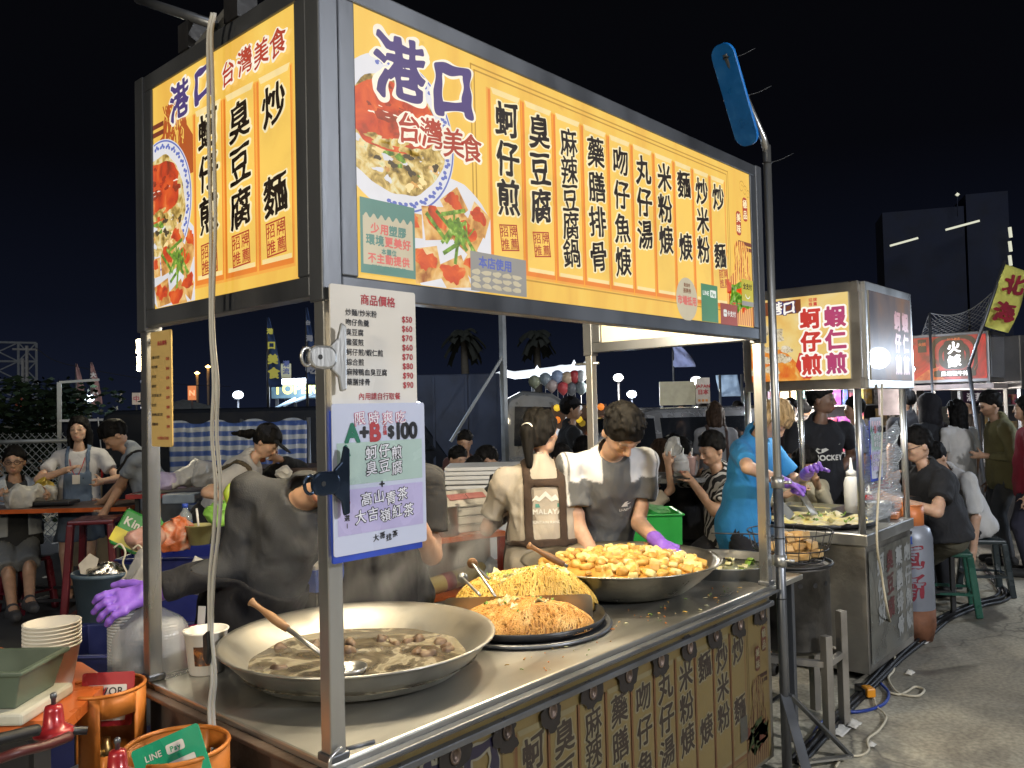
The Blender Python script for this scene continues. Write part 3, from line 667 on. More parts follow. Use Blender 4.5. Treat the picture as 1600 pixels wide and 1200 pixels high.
def bowl_print(mb, P, A, cx, cz, r, x0, seed=3):
    """oyster omelette on a blue and white plate, cropped at x0"""
    cl = lambda poly: [(max(a, x0), b) for a, b in poly]
    circ = lambda rr, n=64: [(cx+rr*math.cos(t), cz+rr*math.sin(t)) for t in np.linspace(0, 2*math.pi, n, endpoint=False)]
    mb.face(cl(circ(r)), *P, A['plate'], .0010)
    for a in range(-100, 110, 12):
        for q in range(3):
            t = rad(a+q*3); px, pz = cx+r*(.88+.03*(q % 2))*math.cos(t), cz+r*(.88+.03*(q % 2))*math.sin(t)
            if px > x0+.02: mb.face([(px+p, pz+g) for p, g in blob(r*.035, r*.026, a+q, 9)], *P, A['pblue'], .0014)
    n = 40; rim = [(cx+r*.985*math.cos(t), cz+r*.985*math.sin(t)) for t in np.linspace(-1.7, 1.75, n)]
    for p, q in zip(rim[:-1], rim[1:]):
        if min(p[0], q[0]) > x0: mb.face([p, q, (cx+(q[0]-cx)*.975, cz+(q[1]-cz)*.975), (cx+(p[0]-cx)*.975, cz+(p[1]-cz)*.975)], *P, A['pblue'], .0014)
    mb.face(cl([(cx+p-r*.03, cz-r*.02+g) for p, g in blob(r*.80, r*.78, seed, 60, .05)]), *P, A['egg'], .0018)
    mb.face(cl([(cx+p*1.0-r*.10, cz+g*.62+r*.20+.10*p) for p, g in blob(r*.78, r*.70, seed+2, 60, .08)]), *P, A['sauce'], .0022)
    g = random.Random(seed)
    for i in range(46):   # oysters, greens and curds in the omelette
        a, q = g.uniform(3.3, 6.2), g.uniform(.2, .72); s_ = r*g.uniform(.03, .085); k_ = ('dark', 'green', 'slabl', 'plate', 'tofu')[i % 5]
        mb.face(cl([(cx+r*q*math.cos(a)+p, cz+r*q*math.sin(a)+w) for p, w in blob(s_, s_*g.uniform(.4, .9), i+seed, 12, .35)]), *P, A[k_], .00205+i*.000002)
    for i in range(26):   # gloss and thick patches in the sauce
        a, q = g.uniform(.1, 3.0), g.uniform(.05, .66); s_ = r*g.uniform(.02, .07); x_, z_ = cx-r*.08+r*q*math.cos(a), cz+r*(.14+q*.8*math.sin(a))
        mb.face(cl([(x_+p, z_+w) for p, w in blob(s_*(1 if i % 2 else 1.8), s_*(.22 if i % 2 else 1.1), i+50, 12, .4)]), *P, A['halo2' if i % 4 == 1 else 'sauce' if i % 2 else 'sauce2'], .0024+i*.000004)
    for i in range(7):
        mb.face(cl([(cx-r*.35+r*.13*i+p*1.2, cz-r*(.12+.05*math.sin(i*1.7))-r*.03*i*.3+g) for p, g in blob(r*.12, r*.05, seed+9+i, 20, .3)]), *P, A['egg'], .0026)
def tofu_print(mb, P, A, cx, cz, s, x0, x1, z0):
    cl = lambda poly: [(min(max(a, x0), x1), max(b, z0)) for a, b in poly]
    mb.face(cl([(cx+p, cz+g) for p, g in blob(s*1.25, s*1.15, 41, 40, .05)]), *P, A['plate'], .0009)
    for i, (dx, dz, k, a) in enumerate(((-.62, -.55, .55, .3), (.05, -.72, .6, .5), (.42, .10, .55, -.5), (-.35, .22, .55, .2), (.75, .45, .45, -.4), (.1, .62, .45, .7), (-.95, .1, .4, .1), (.62, -.45, .5, -.6))):
        q = [(cx+s*(dx+k*(math.cos(a)*p-math.sin(a)*g)), cz+s*(dz+k*(math.sin(a)*p+math.cos(a)*g))) for p, g in ((-.62, -.5), (.58, -.56), (.66, .5), (-.55, .6))]
        mb.face(cl(q), *P, A['tofu'], .0013+.00012*i)
        mb.face(cl([(cx+s*(dx-.02)+p, cz+s*(dz+.08)+g) for p, g in blob(s*k*.42, s*k*.34, i+7, 24, .3)]), *P, A['sauce'], .0026+.00005*i)
    g_ = random.Random(3)
    for i in range(26):
        a = g_.random()*6.3; l = s*(.1+.25*g_.random()); x, z = cx+s*.22+g_.gauss(0, .16)*s, cz+s*.16+g_.gauss(0, .14)*s
        d = (math.cos(a)*l, math.sin(a)*l); w = (-d[1]*.12, d[0]*.12)
        mb.face(cl([(x-d[0]+w[0], z-d[1]+w[1]), (x+d[0]+w[0], z+d[1]+w[1]), (x+d[0]-w[0], z+d[1]-w[1]), (x-d[0]-w[0], z-d[1]-w[1])]), *P, A['green'], .0032+i*.00001)
def noodle_print(mb, P, A, x0, x1, z0, z1, seed=5, nb=6):
    g = random.Random(seed)
    mb.face([(x0+(x1-x0)*p, z0+(z1-z0)*q) for p, q in ((.0, 0), (1, 0), (1, .45), (.86, .62), (.8, .95), (.62, 1), (.38, .98), (.3, .62), (.05, .5))], *P, A['noodle'], .0012 if nb else .0006)
    for i in range(34):
        x = x0+(x1-x0)*(.32+.5*g.random()); top = z1-(z1-z0)*.12*g.random(); pts = [(x+.012*math.sin(k*1.1+i)+(g.random()-.5)*.004, top-(top-z0)*.1*k*(.6+.4*g.random())) for k in range(8)]
        for p, q in zip(pts[:-1], pts[1:]): mb.face([(p[0]-.003, p[1]), (p[0]+.003, p[1]), (q[0]+.003, q[1]), (q[0]-.003, q[1])], *P, A['noodle' if i % 3 else 'slab'], (.0020 if nb else .0008)+i*(.00002 if nb else .000004))
    for i in range(nb): mb.face([(x0+(x1-x0)*g.random()*.8+.02+p, z0+(z1-z0)*(.15+.35*g.random())+q) for p, q in blob(.026, .016, i+60, 16, .4)], *P, A['green' if i % 2 else 'sauce'], .0030+i*.00005)
def menu_art(mb, P, lit, dx=0., lower=False):
    A = ART[lit]; o, u, v = P
    mb.face(rect(.06+dx*.3, 1.99, 2.262+dx*.5, 2.67), *P, A['base'], 0)
    for k in (.0, .014):   # double rule round the menu
        x0, x1, z0, z1 = .49+k+dx, 2.045-k+dx, 2.045+k, 2.645-k
        for q in (rect(x0, z1-.005, x1, z1), rect(x0, z0, x1, z0+.005), rect(x1-.005, z0, x1, z1), rect(x0, z0, x0+.005, z1)): mb.face(q, *P, A['line'], .0004)
    bowl_print(mb, P, A, .215+dx, 2.375, .205, .062)
    tofu_print(mb, P, A, .40+dx, 2.13, .15, .062, .56+dx, 1.992)
    for st, a, b, sl in MENU:
        slab(mb, P, A, a+dx, 2.075, b+dx, 2.598); n = len(st); zt = 2.517; zb = {2: 2.273, 3: 2.28 if not sl else 2.285, 4: 2.165, 5: 2.157}[n]
        for i, ch in enumerate(st): brush(mb, ch, P, (a+b)/2-.004+dx, zt-(zt-zb)*i/(n-1), {5: .098, 4: .108, 3: .112, 2: .112}[n], A, A['ink'], A['halo'], sx=.93, w={5: .018, 4: .022, 3: .027, 2: .027}[n])
        if sl: seal(mb, P, A, (a+b)/2+dx-.004, 2.165, .078)
    noodle_print(mb, P, A, 2.0+dx, min(2.25+dx*.3, 2.26), 1.995, 2.36)
    mb.face(rect(2.12+dx, 2.345, 2.258+dx*.2, 2.362), *P, A['chop'], .0009); mb.face(rect(2.12+dx, 2.322, 2.258+dx*.2, 2.338), *P, A['chop'], .0009)
    for (cx, cz, w, chs) in ((2.19+dx, 2.505, .03, '極品'), (2.125+dx, 2.435, .03, '美味')):
        mb.face([(cx+p, cz+q) for p, q in rrect(w*1.5, .105, .018)], *P, A['red'], .0024)
        for i, c_ in enumerate(chs): put(mb, c_, P, cx, cz+.024-.048*i, .04, A['halo'], .03, .5, 40, .003)
    for k in range(3):   # curled cloud
        pts = [(2.165+dx+.03*k+(.028-.005*k)*math.cos(t)*(1-.09*t), 2.60-.012*k+(.03-.004*k)*math.sin(t)*(1-.09*t)) for t in np.linspace(0, 8, 30)]
        for p, q in zip(pts[:-1], pts[1:]): mb.face([(p[0], p[1]-.002), (q[0], q[1]-.002), (q[0], q[1]+.002), (p[0], p[1]+.002)], *P, A['line'], .002)
    seal(mb, P, A, 1.975+dx, 2.18, .075) if not lower else mb.face(rect(1.945+dx, 2.13, 2.01+dx, 2.23), *P, A['bluegrey'], .0035)
    big(mb, P, A, [('港', .228+dx, 2.549, .175, 0), ('口', .418+dx, 2.548, .165, 0)], [('台', .253+dx, 2.40, .085), ('灣', .332+dx, 2.404, .085), ('美', .413+dx, 2.396, .085), ('食', .485+dx, 2.397, .085)])
def big(mb, P, A, a, b):
    for c, x, z, s, r in a: put(mb, c, P, x, z, s, A['halo2'], .10, .7, 64, .0042, r); put(mb, c, P, x, z, s, A['blue'], .036 if c == '港' else .06, .7, 80, .0048, r)
    for c, x, z, s in b: put(mb, c, P, x, z, s, A['halo2'], .11, .6, 56, .0054); put(mb, c, P, x, z, s, A['red'], .020, .6, 72, .006)

# ---------------------------------------------------------------- the food cart
WX, WY, ZT = 2.323, .930, .85
cart = thing('food_cart', 'stainless steel food cart under a backlit yellow sign box, woks of food on its counter', 'food cart', (0, 0, 0))
P_F = (vec((0, -.018, 0)), vec((1, 0, 0)), vec((0, 0, 1))); P_S = (vec((-.018, 0, 0)), vec((0, -1, 0)), vec((0, 0, 1)))
# counter: a sheet with a turned-down lip
m = MB(); m.bx((-.02, -.02, ZT-.05), (WX+.02, WY+.03, ZT), STEELT); top = m.build('counter_top', cart, bev=.006)
m = MB(); m.bar((-.024, -.026, ZT-.024), (WX+.024, -.026, ZT-.024), .05, .012, STEELD, up=(0, 0, 1)); m.build('counter_lip', top, bev=.003)
m = MB(); m.bar((-.026, -.02, ZT-.024), (-.026, WY+.03, ZT-.024), .05, .012, RUST); m.build('counter_lip', top, bev=.003)
m = MB(); m.bar((0, -.022, .775), (WX, -.022, .775), .03, .02, STEELD); m.build('counter_rail', cart, bev=.003)
for x, y in ((.0, .0), (WX, .0), (.0, WY), (WX, WY)):
    m = MB(); m.bar((x, y, ZT+.001), (x, y, 1.94), .042, .042, STEEL, up=(1, 0, 0)); m.bar((x, y, ZT+.001), (x, y, ZT+.02), .055, .055, STEELD, up=(1, 0, 0)); m.build('post', cart, bev=.004)
# sign box: frame bars, panels, roof
def frame_bars(mb, a, b, t=.05, mat_=STEELD, dep=.05):
    a, b = vec(a), vec(b); z0, z1 = a[2], b[2]; d = norm(vec((b[0]-a[0], b[1]-a[1], 0))); A_, B_ = vec((a[0], a[1], 0)), vec((b[0], b[1], 0))
    for z in (z0+t/2, z1-t/2): mb.bar(A_+vec((0, 0, z)), B_+vec((0, 0, z)), t, dep, mat_)
    for p in (A_+d*t/2, B_-d*t/2): mb.bar(p+vec((0, 0, z0+t)), p+vec((0, 0, z1-t)), t, dep, mat_, up=d)
BASEM = mat('sign_back_sheet', (.52, .47, .34), .5, 0, .15)
for nm, a, b, P, kind in (('front', (.03, 0, 1.94), (WX-.03, 0, 2.72), P_F, 'menu'), ('side', (0, WY-.03, 1.94), (0, .03, 2.72), P_S, 'small'), ('end', (WX, .03, 1.94), (WX, WY-.03, 2.72), None, None), ('rear', (.03, WY, 1.94), (WX-.03, WY, 2.72), None, None)):
    if kind is None and nm == 'rear':
        m = MB(); m.bar((.03, WY, 2.69), (WX-.03, WY, 2.69), .05, .05, STEELD); m.build('roof_rail', cart, bev=.004); continue
    m = MB(); frame_bars(m, a, b); sg = m.build('sign_board', cart, bev=.004)
    if P is None:
        m = MB(); m.bx((WX-.008, .08, 1.99), (WX+.008, WY-.08, 2.67), BASEM); m.build('backing_sheet', sg); continue
    m = MB()
    if kind == 'menu':
        m.bx((.06, -.0165, 1.99), (2.262, .012, 2.67), BASEM); m.build('light_panel', sg)
        m = MB(); menu_art(m, P_F, True); m.build('menu_print', sg)
    else:
        m.bx((-.0165, .06, 1.99), (.012, .87, 2.67), BASEM); m.build('light_panel', sg)
        m = MB(); A = ART[True]; m.face(rect(-.87, 1.99, -.062, 2.67), *P_S, A['base'], 0)
        noodle_print(m, P_S, A, -.868, -.60, 2.36, 2.60, 8, 0); m.face(rect(-.868, 2.54, -.78, 2.555), *P_S, A['chop'], .0009); m.face(rect(-.868, 2.515, -.78, 2.53), *P_S, A['chop'], .0009)
        bowl_print(m, P_S, A, -.81, 2.30, .20, -.868); tofu_print(m, P_S, A, -.715, 2.10, .135, -.868, -.60, 1.992)
        for st, x0, x1, zt, zb, zs in (('蚵仔煎', -.588, -.425, 2.461, 2.225, 2.10), ('臭豆腐', -.420, -.258, 2.445, 2.21, 2.10), ('炒麵', -.253, -.09, 2.445, 2.214, 2.105)):
            slab(m, P_S, A, x0, 2.045, x1, 2.53)
            for i, c in enumerate(st): brush(m, c, P_S, (x0+x1)/2-.006, zt-(zt-zb)*i/(len(st)-1), .11, A, A['ink'], A['halo'])
            seal(m, P_S, A, (x0+x1)/2-.006, zs, .088, .06)
        big(m, P_S, A, [('港', -.672, 2.587, .115, 0), ('口', -.532, 2.600, .11, 0)], [('台', -.392, 2.587, .07), ('灣', -.307, 2.593, .075), ('美', -.228, 2.590, .072), ('食', -.15, 2.594, .075)])
        m.build('menu_print', sg)
m = MB(); m.bx((.02, .02, 2.70), (WX-.02, WY-.02, 2.712), BASEM); m.build('roof_sheet', cart)
for x, y in ((0, 0), (WX, 0), (0, WY), (WX, WY)):
    m = MB(); m.bar((x, y, 1.925), (x, y, 2.722), .056, .056, STEELD, up=(1, 0, 0)); m.build('corner_post', cart, bev=.004)
# lamps under the roof
for i, x in enumerate((.42, 1.05, 1.80)):
    lt = thing('ceiling_lamp', ['bare bulb under the cart roof above the soup wok', 'bare bulb under the cart roof above the noodle tray', 'bare bulb under the cart roof above the tofu wok'][i], 'lamp', (x, .50, 2.30), 'bulbs under the cart roof')
    m = MB(); m.lathe([(.012, .40), (.012, .14), (.03, .13), (.03, .06)], (x, .5, 2.30), WHITEP, 16); m.build('socket', lt)
    m = MB(); m.lathe([(.002, -.05), (.03, -.035), (.042, 0), (.03, .04), (.022, .06)], (x, .5, 2.30), LAMPY, 16); m.build('bulb', lt)
    lamp('bulb_light', (x, .5, 2.20), (52, 46, 60)[i], WARM, .06, lt)
# stickers on the big sign
A = ART[True]; STK = dict(parent=[o for o in cart.children if o.name.startswith('sign_board')][0])
def sticker(label_, fn):
    m = MB(); fn(m); m.build('sticker', STK['parent'])
def s1(m):
    m.face(rect(.086, 2.003, .264, 2.19), *P_F, A['teal'], .007); m.face([(.094, 2.025), (.256, 2.025), (.256, 2.145)]+[(.256-.0027*i, 2.148+.006*math.sin(i*.7)) for i in range(1, 60)]+[(.094, 2.145)], *P_F, A['grey'], .0075)
    for st, z, s, cs in (('少用塑膠', 2.118, .028, 'ppbb'), ('環境更美好', 2.088, .028, 'bbppp'), ('本攤位', 2.062, .016, 'bbb'), ('不主動提供', 2.043, .026, 'ppppp'), ('購物用塑膠袋', 2.018, .018, 'bbbbbb')):
        for i, c in enumerate(st): put(m, c, P_F, .175+(i-(len(st)-1)/2)*s*1.05, z, s, A['pink' if cs[i] == 'p' else 'teal'], .035, 0, 36, .0082)
sticker('a', s1)
def s2(m):
    m.face(rect(.468, 1.994, .706, 2.105), *P_F, A['bluegrey'], .007); text(m, '本店使用', P_F, .57, 2.078, .035, A['skyb'], .03, h=.0078)
    for i in range(3):
        for j in range(5): m.face([(.49+.043*j+p, 2.048-.019*i+q) for p, q in blob(.019, .008, i*5+j, 10, .2)], *P_F, A['grey'], .0076)
sticker('b', s2)
def s3(m):
    m.face([(1.658+p, 2.067+q) for p, q in blob(.081, .084, 1, 40, 0)], *P_F, A['grey'], .007)
    text(m, '市場抵用', P_F, 1.658, 2.062, .036, A['pink'], .04, h=.0078); text(m, '振興券', P_F, 1.66, 2.10, .02, A['brown'], .03, h=.0078); text(m, '動滋券', P_F, 1.66, 2.122, .016, A['brown'], .03, h=.0078)
sticker('c', s3)
def s4(m):
    m.face(rect(1.77, 1.99, 1.907, 2.141), *P_F, A['dgreen'], .007); text(m, 'LINE', P_F, 1.808, 2.105, .024, A['white'], .03, h=.0078); m.face([(1.868+p, 2.105+q) for p, q in rrect(.05, .03, .005)], *P_F, A['white'], .0076); text(m, 'Pay', P_F, 1.868, 2.104, .022, A['dgreen'], .03, h=.0082)
sticker('d', s4)
def s5(m):
    m.face(rect(1.925, 1.987, 2.076, 2.075), *P_F, A['dred'], .0085); m.face([(1.965+p, 2.035+q) for p, q in rrect(.03, .03, .006)], *P_F, A['white'], .009); put(m, '一', P_F, 1.965, 2.035, .02, A['dred'], .05, 0, 30, .0094); text(m, '卡支付', P_F, 2.02, 2.035, .026, A['white'], .02, h=.009)
sticker('e', s5)
def s6(m):
    m.face(rect(2.124, 2.08, 2.235, 2.195), *P_F, A['yel'], .007); m.face(rect(2.124, 2.08, 2.235, 2.10), *P_F, A['bluegrey'], .0076); text(m, '全支付', P_F, 2.18, 2.165, .028, A['ink'], .03, h=.0078)
    for i in range(10): t = rad(200+14*i); m.face([(2.18+.022*math.cos(t)+p, 2.135+.022*math.sin(t)+q) for p, q in blob(.003, .003, 1, 6, 0)], *P_F, A['white'], .0078)
sticker('f', s6)
# counter front and side
def scorch(name):
    if name in MATS: return MATS[name]
    mm, n, p = nodes(name); p.inputs['Base Color'].default_value = (.012, .009, .007, 1); p.inputs['Roughness'].default_value = .8; MATS[name] = mm; return mm
P_L = (vec((0, -.016, -1.8715)), vec((1, 0, 0)), vec((0, 0, 1)))
m = MB(); m.bx((.0, -.012, .10), (WX, .01, .80), mat('counter_sheet', (.20, .19, .17), .5, .6)); fp = m.build('front_panel', cart)
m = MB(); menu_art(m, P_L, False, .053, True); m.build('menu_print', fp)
SCO = mat('scorched_paint', (.014, .010, .008), .75, 0, .5, 30)
for i in range(11):
    x = .16+i*.205; z = .748+.004*math.sin(i*2); m = MB()
    m.face([(x+p, z+q*.9-(.02 if q < 0 else 0)) for p, q in blob(.052, .042, i+3, 40, .22)], (0, -.016, 0), (1, 0, 0), (0, 0, 1), SCO, .0105); m.build('scorch_mark', fp)
for i in range(11):
    x = .16+i*.205; m = MB(); m.lathe([(.0155, 0), (.019, .002), (.019, .006), (.0125, .006), (.0125, .001)], (x, -.0266, .748), RUST, 16, ax=(vec((1, 0, 0)), vec((0, 0, 1.35)), vec((0, -1, 0)))); m.face([(.0122*math.cos(t), .0165*math.sin(t)) for t in np.linspace(0, 6.28, 16, endpoint=False)], (x, -.0275, .748), (1, 0, 0), (0, 0, 1), RUBBER, .0); m.build('vent_hole', fp)
m = MB(); m.bx((-.010, .02, .10), (.012, WY, .80), RUST); sp = m.build('side_panel', cart)
for y in (.18, .42, .66, .80):
    m = MB(); m.lathe([(.02, 0), (.024, .003), (.024, .006), (.016, .006), (.016, .001)], (-.011, y, .70), STEELD, 16, ax=(vec((0, 1, 0)), vec((0, 0, 1)), vec((-1, 0, 0)))); m.face([(.0155*math.cos(t), .0155*math.sin(t)) for t in np.linspace(0, 6.28, 16, endpoint=False)], (-.0125, y, .70), (0, -1, 0), (0, 0, 1), RUBBER, 0); m.build('vent_hole', sp)
m = MB(); m.bx((.0, WY-.02, .10), (WX, WY, .80), STEELD); m.build('rear_panel', cart); m = MB(); m.bx((WX-.012, .02, .10), (WX+.01, WY-.03, .80), STEELD); m.build('end_panel', cart)
for x, y in ((.12, .10), (WX-.12, .10), (.12, WY-.12), (WX-.12, WY-.12)):
    m = MB(); m.lathe([(.02, -.018), (.05, -.018), (.05, .018), (.02, .018)], (x, y, .05), RUBBER, 20, ax=(vec((1, 0, 0)), vec((0, 0, 1)), vec((0, -1, 0)))); m.bar((x, y, .10), (x, y, .05), .02, .05, STEELD); m.build('caster', cart)
for x, y, z, d in ((-.0, -.035, .86, (1, 0, 0)),):
    m = MB(); m.tube(spline([(.0, -.03, .80), (-.035, -.035, .82), (-.035, -.035, .87), (.0, -.03, .885)], 5), .005, STEEL, 6); m.build('hook', cart)
m = MB(); m.tube([(.04, .02, .853), (.12, .0, .853)], .006, STEELD, 6); m.build('hinge_pin', cart)
m = MB(); m.tube([(0, WY-.0, 1.90), (-.0, WY-.10, 1.895)], .009, STEEL, 8); m.build('sign_peg', cart); m = MB(); m.tube([(WX-.0, WY+.10, 1.885), (WX, WY-.05, 1.885)], .007, STEEL, 8); m.build('sign_peg', cart)
# roof corner fittings: the bent arm and clamp at the far left of the roof
m = MB(); a = PX(225, 2, 0.0); b = PX(345, 42, 0.0); m.tube([a+vec((-.02, 0, 0)), b+vec((-.02, 0, 0))], .014, STEELD, 8); m.bx((-.03, .60, 2.72), (.03, .66, 2.80), BLACK); m.bx((-.03, .33, 2.72), (.03, .40, 2.82), BLACK); m.bar((0, .60, 2.725), (0, .33, 2.80), .02, .02, STEEL); m.build('awning_arm', cart)
# ---------------------------------------------------------------- woks, trays and food
def foodmat(name, stops, scale, rough=.4, bmp=.6, bs=60, dist=.6, detail=6, kind='Noise', sss=.1, spec=.5):
    if name in MATS: return MATS[name]
    m, n, p = nodes(name); x = noise(n, scale, detail, dist, None, kind); L(n, ramp(n, x.outputs[0], stops), p.inputs['Base Color']); p.inputs['Roughness'].default_value = rough
    p.inputs['Specular IOR Level'].default_value = spec; p.inputs['Subsurface Weight'].default_value = sss; p.inputs['Subsurface Radius'].default_value = (.01, .006, .002)
    bump(n, noise(n, bs, 5).outputs[0], p, bmp, .004); MATS[name] = m; return m
BROTH = foodmat('murky_broth', [(.34, (.06, .05, .035)), (.46, (.12, .10, .07)), (.52, (.18, .155, .11)), (.545, (.38, .34, .25)), (.60, (.30, .265, .19)), (.66, (.20, .175, .125)), (.72, (.36, .32, .24))], 7, .12, .15, 50, 1.6, 9)
BONE = foodmat('stewed_rib_meat', [(.3, (.05, .03, .02)), (.55, (.15, .095, .06)), (.8, (.30, .23, .16))], 22, .5)
NOOD = foodmat('brown_rice_noodle', [(.3, (.48, .21, .04)), (.5, (.66, .34, .085)), (.7, (.80, .52, .2))], 18, .42, .3, 90)
NOOY = foodmat('yellow_noodle', [(.3, (.55, .32, .06)), (.6, (.74, .50, .12)), (.8, (.80, .60, .22))], 14, .38, .3, 90)
CABB = foodmat('cabbage', [(.3, (.55, .50, .22)), (.6, (.72, .68, .42)), (.8, (.60, .64, .22))], 20, .4)
GRNV = foodmat('green_vegetable', [(.3, (.08, .20, .02)), (.7, (.25, .38, .06))], 30, .4)
CARR = mat('carrot', (.70, .22, .03), .4)
TOFU = foodmat('braised_tofu', [(.3, (.72, .52, .16)), (.55, (.82, .68, .29)), (.8, (.86, .78, .46))], 12, .35, .4, 50)
SKINT = foodmat('fried_tofu_skin', [(.3, (.44, .22, .04)), (.6, (.70, .42, .10)), (.8, (.78, .54, .18))], 18, .38, .8, 60)
SAUCE = foodmat('red_oil_sauce', [(.3, (.44, .20, .035)), (.7, (.66, .38, .09))], 12, .15, .4, 40)
EGGM = foodmat('egg_batter', [(.3, (.62, .50, .22)), (.5, (.76, .70, .50)), (.62, (.78, .62, .14)), (.75, (.80, .76, .62))], 16, .3, .8, 40)
FRIED = foodmat('deep_fried_tofu', [(.3, (.45, .25, .09)), (.6, (.62, .42, .19)), (.8, (.70, .54, .30))], 16, .6, .6, 80)
def wok(name, label, c, r, zr, dep, base, mat_, seam=False, group=None):
    t = thing(name, label, 'wok', c, group); z0 = c[2]; H_ = zr-z0
    prof = [(base*.5, .0), (base, .004)]+[(base+(r-base)*k**.85, H_*k**1.15) for k in (.15, .35, .55, .75, .92)]+[(r, H_), (r+.010, H_+.004), (r+.008, H_+.009), (r-.004, H_+.006)]+[(base*.9+(r-base*.9)*k**.85-.008, H_*k**1.15+.006) for k in (.9, .7, .5, .3, .1)]+[(.001, .012)]
    m = MB(); m.lathe(prof, c, mat_, 72); m.build('wok_bowl', t); return t
# black pork rib soup in the big near wok
c1 = (.455, .49, ZT+.0); w1 = wok('soup_wok', 'huge aluminium wok of murky rib soup at the near end of the counter', c1, .420, .955, .1, .30, ALU)
ZB = .895
m = MB(); g = Nz(5, 26)
def br(u, v):
    r = .372*v; a = 2*math.pi*u; x, y = c1[0]+r*math.cos(a), c1[1]+r*math.sin(a); return (x, y, ZB+.0025*float(g(x, y, 0)))
m.grid(br, 96, 40, BROTH); soup = m.build('soup', org=(c1[0], c1[1], ZB)); T(soup, 'murky grey brown rib broth with pale foam inside the big near wok', 'soup')
rg = random.Random(12)
def chunk(name, pts, sz, m_, parent, seed, sq=(1, 1, .7)):
    """one irregular lump of food per point"""
    for i, p in enumerate(pts):
        F = Field(vec(p)-sz*1.9, vec(p)+sz*1.9, sz/5.); q = random.Random(seed+i); M = np.array(Matrix.Rotation(q.random()*6, 3, 'Z') @ Matrix.Rotation(q.random()-.5, 3, 'X'))
        F.ell(p, (sz*sq[0]*(.8+.5*q.random()), sz*sq[1]*(.7+.4*q.random()), sz*sq[2]*(.7+.5*q.random())), M, 0); F.ell(vec(p)+vec((q.random()-.5, q.random()-.5, .3*q.random()))*sz, (sz*.6, sz*.5, sz*.45), M, .01)
        F.ripple(Nz(seed+i, 2.2/sz*1.1), sz*.22); F.ripple(Nz(seed+i+7, 4.5/sz), sz*.07); field_obj(name, F, m_, parent)
pts = []
for px, py in ((440, 1012), (492, 1008), (548, 1006), (596, 999), (618, 1002), (640, 1001), (652, 1000), (650, 1018), (672, 1022), (696, 1010), (700, 1016), (688, 1003), (546, 1018), (436, 1044)):
    p = G(px, py, ZB); pts.append((p[0], p[1], ZB-.003))
chunk('rib_piece', pts, .023, BONE, soup, 40)
def rod(t, name, a, b, r, m_, n=10, r2=None):
    m = MB(); m.tube([a, b], [r, r2 or r], m_, n); return m.build(name, t)
def ladle(label, a, b, bowl, handle_len, parts=True, cat='ladle'):
    a, b = vec(a), vec(b); t = thing('ladle', label, cat, tuple(b)); d = norm(a-b)
    m = MB(); k = np.linalg.norm(a-b)-handle_len; m.tube([b, b+d*k], .0075, STEEL, 10); m.build('shaft', t)
    m = MB(); m.tube(spline([b+d*(k-.03), b+d*(k+.03), b+d*(k+handle_len*.6), a-d*.01, a], 4), [.011+.003*math.sin(i*.5) for i in range(17)], WOOD, 12); m.build('handle', t)
    if bowl:
        m = MB(); m.lathe([(.002, -.028), (.03, -.022), (.046, -.004), (.052, .008), (.049, .008), (.042, -.002), (.001, -.02)], b+vec((.02, -.0, .0)), STEEL, 28); m.build('bowl', t)
    return t
ladle('long ladle with brown wooden handle leaning in the soup wok', G(392, 940, 1.09), G(538, 1048, ZB+.012), True, .12)
# noodle tray
c2 = (1.165, .43, ZT); tr = thing('griddle_tray', 'wide round steel tray split by metal dividers, heaped with fried noodles', 'tray', c2)
m = MB(); m.lathe([(.31, .001), (.334, .004), (.337, .012), (.328, .018), (.31, .010), (.01, .009)], c2, STEELD, 72); m.build('outer_pan', tr)
m = MB(); m.lathe([(.285, .012), (.302, .018), (.314, .046), (.308, .046), (.297, .022), (.01, .018)], c2, BLACK, 72); m.build('inner_pan', tr)
DIV = mat('divider_steel', (.55, .5, .40), .3, 1, .2, 5, .1)
def divider(a, b, z0, z1, name='divider'):
    a, b = vec((a[0], a[1], 0)), vec((b[0], b[1], 0)); u = norm(b-a); l = np.linalg.norm(b-a); h = z1-z0
    poly = [(0, 0), (l, 0), (l, h-.02), (l-.005, h-.006), (l-.02, h), (0, h)]
    m = MB(); m.prism(poly, a+vec((0, 0, z0)), u, (0, 0, 1), .003, DIV); return m.build(name, tr)
dA, dB = G(915, 968, ZT+.03), G(722, 918, ZT+.075)
divider((1.14, .455), (1.345, .235), ZT+.02, ZT+.108); divider((1.14, .455), (.965, .64), ZT+.02, ZT+.108)
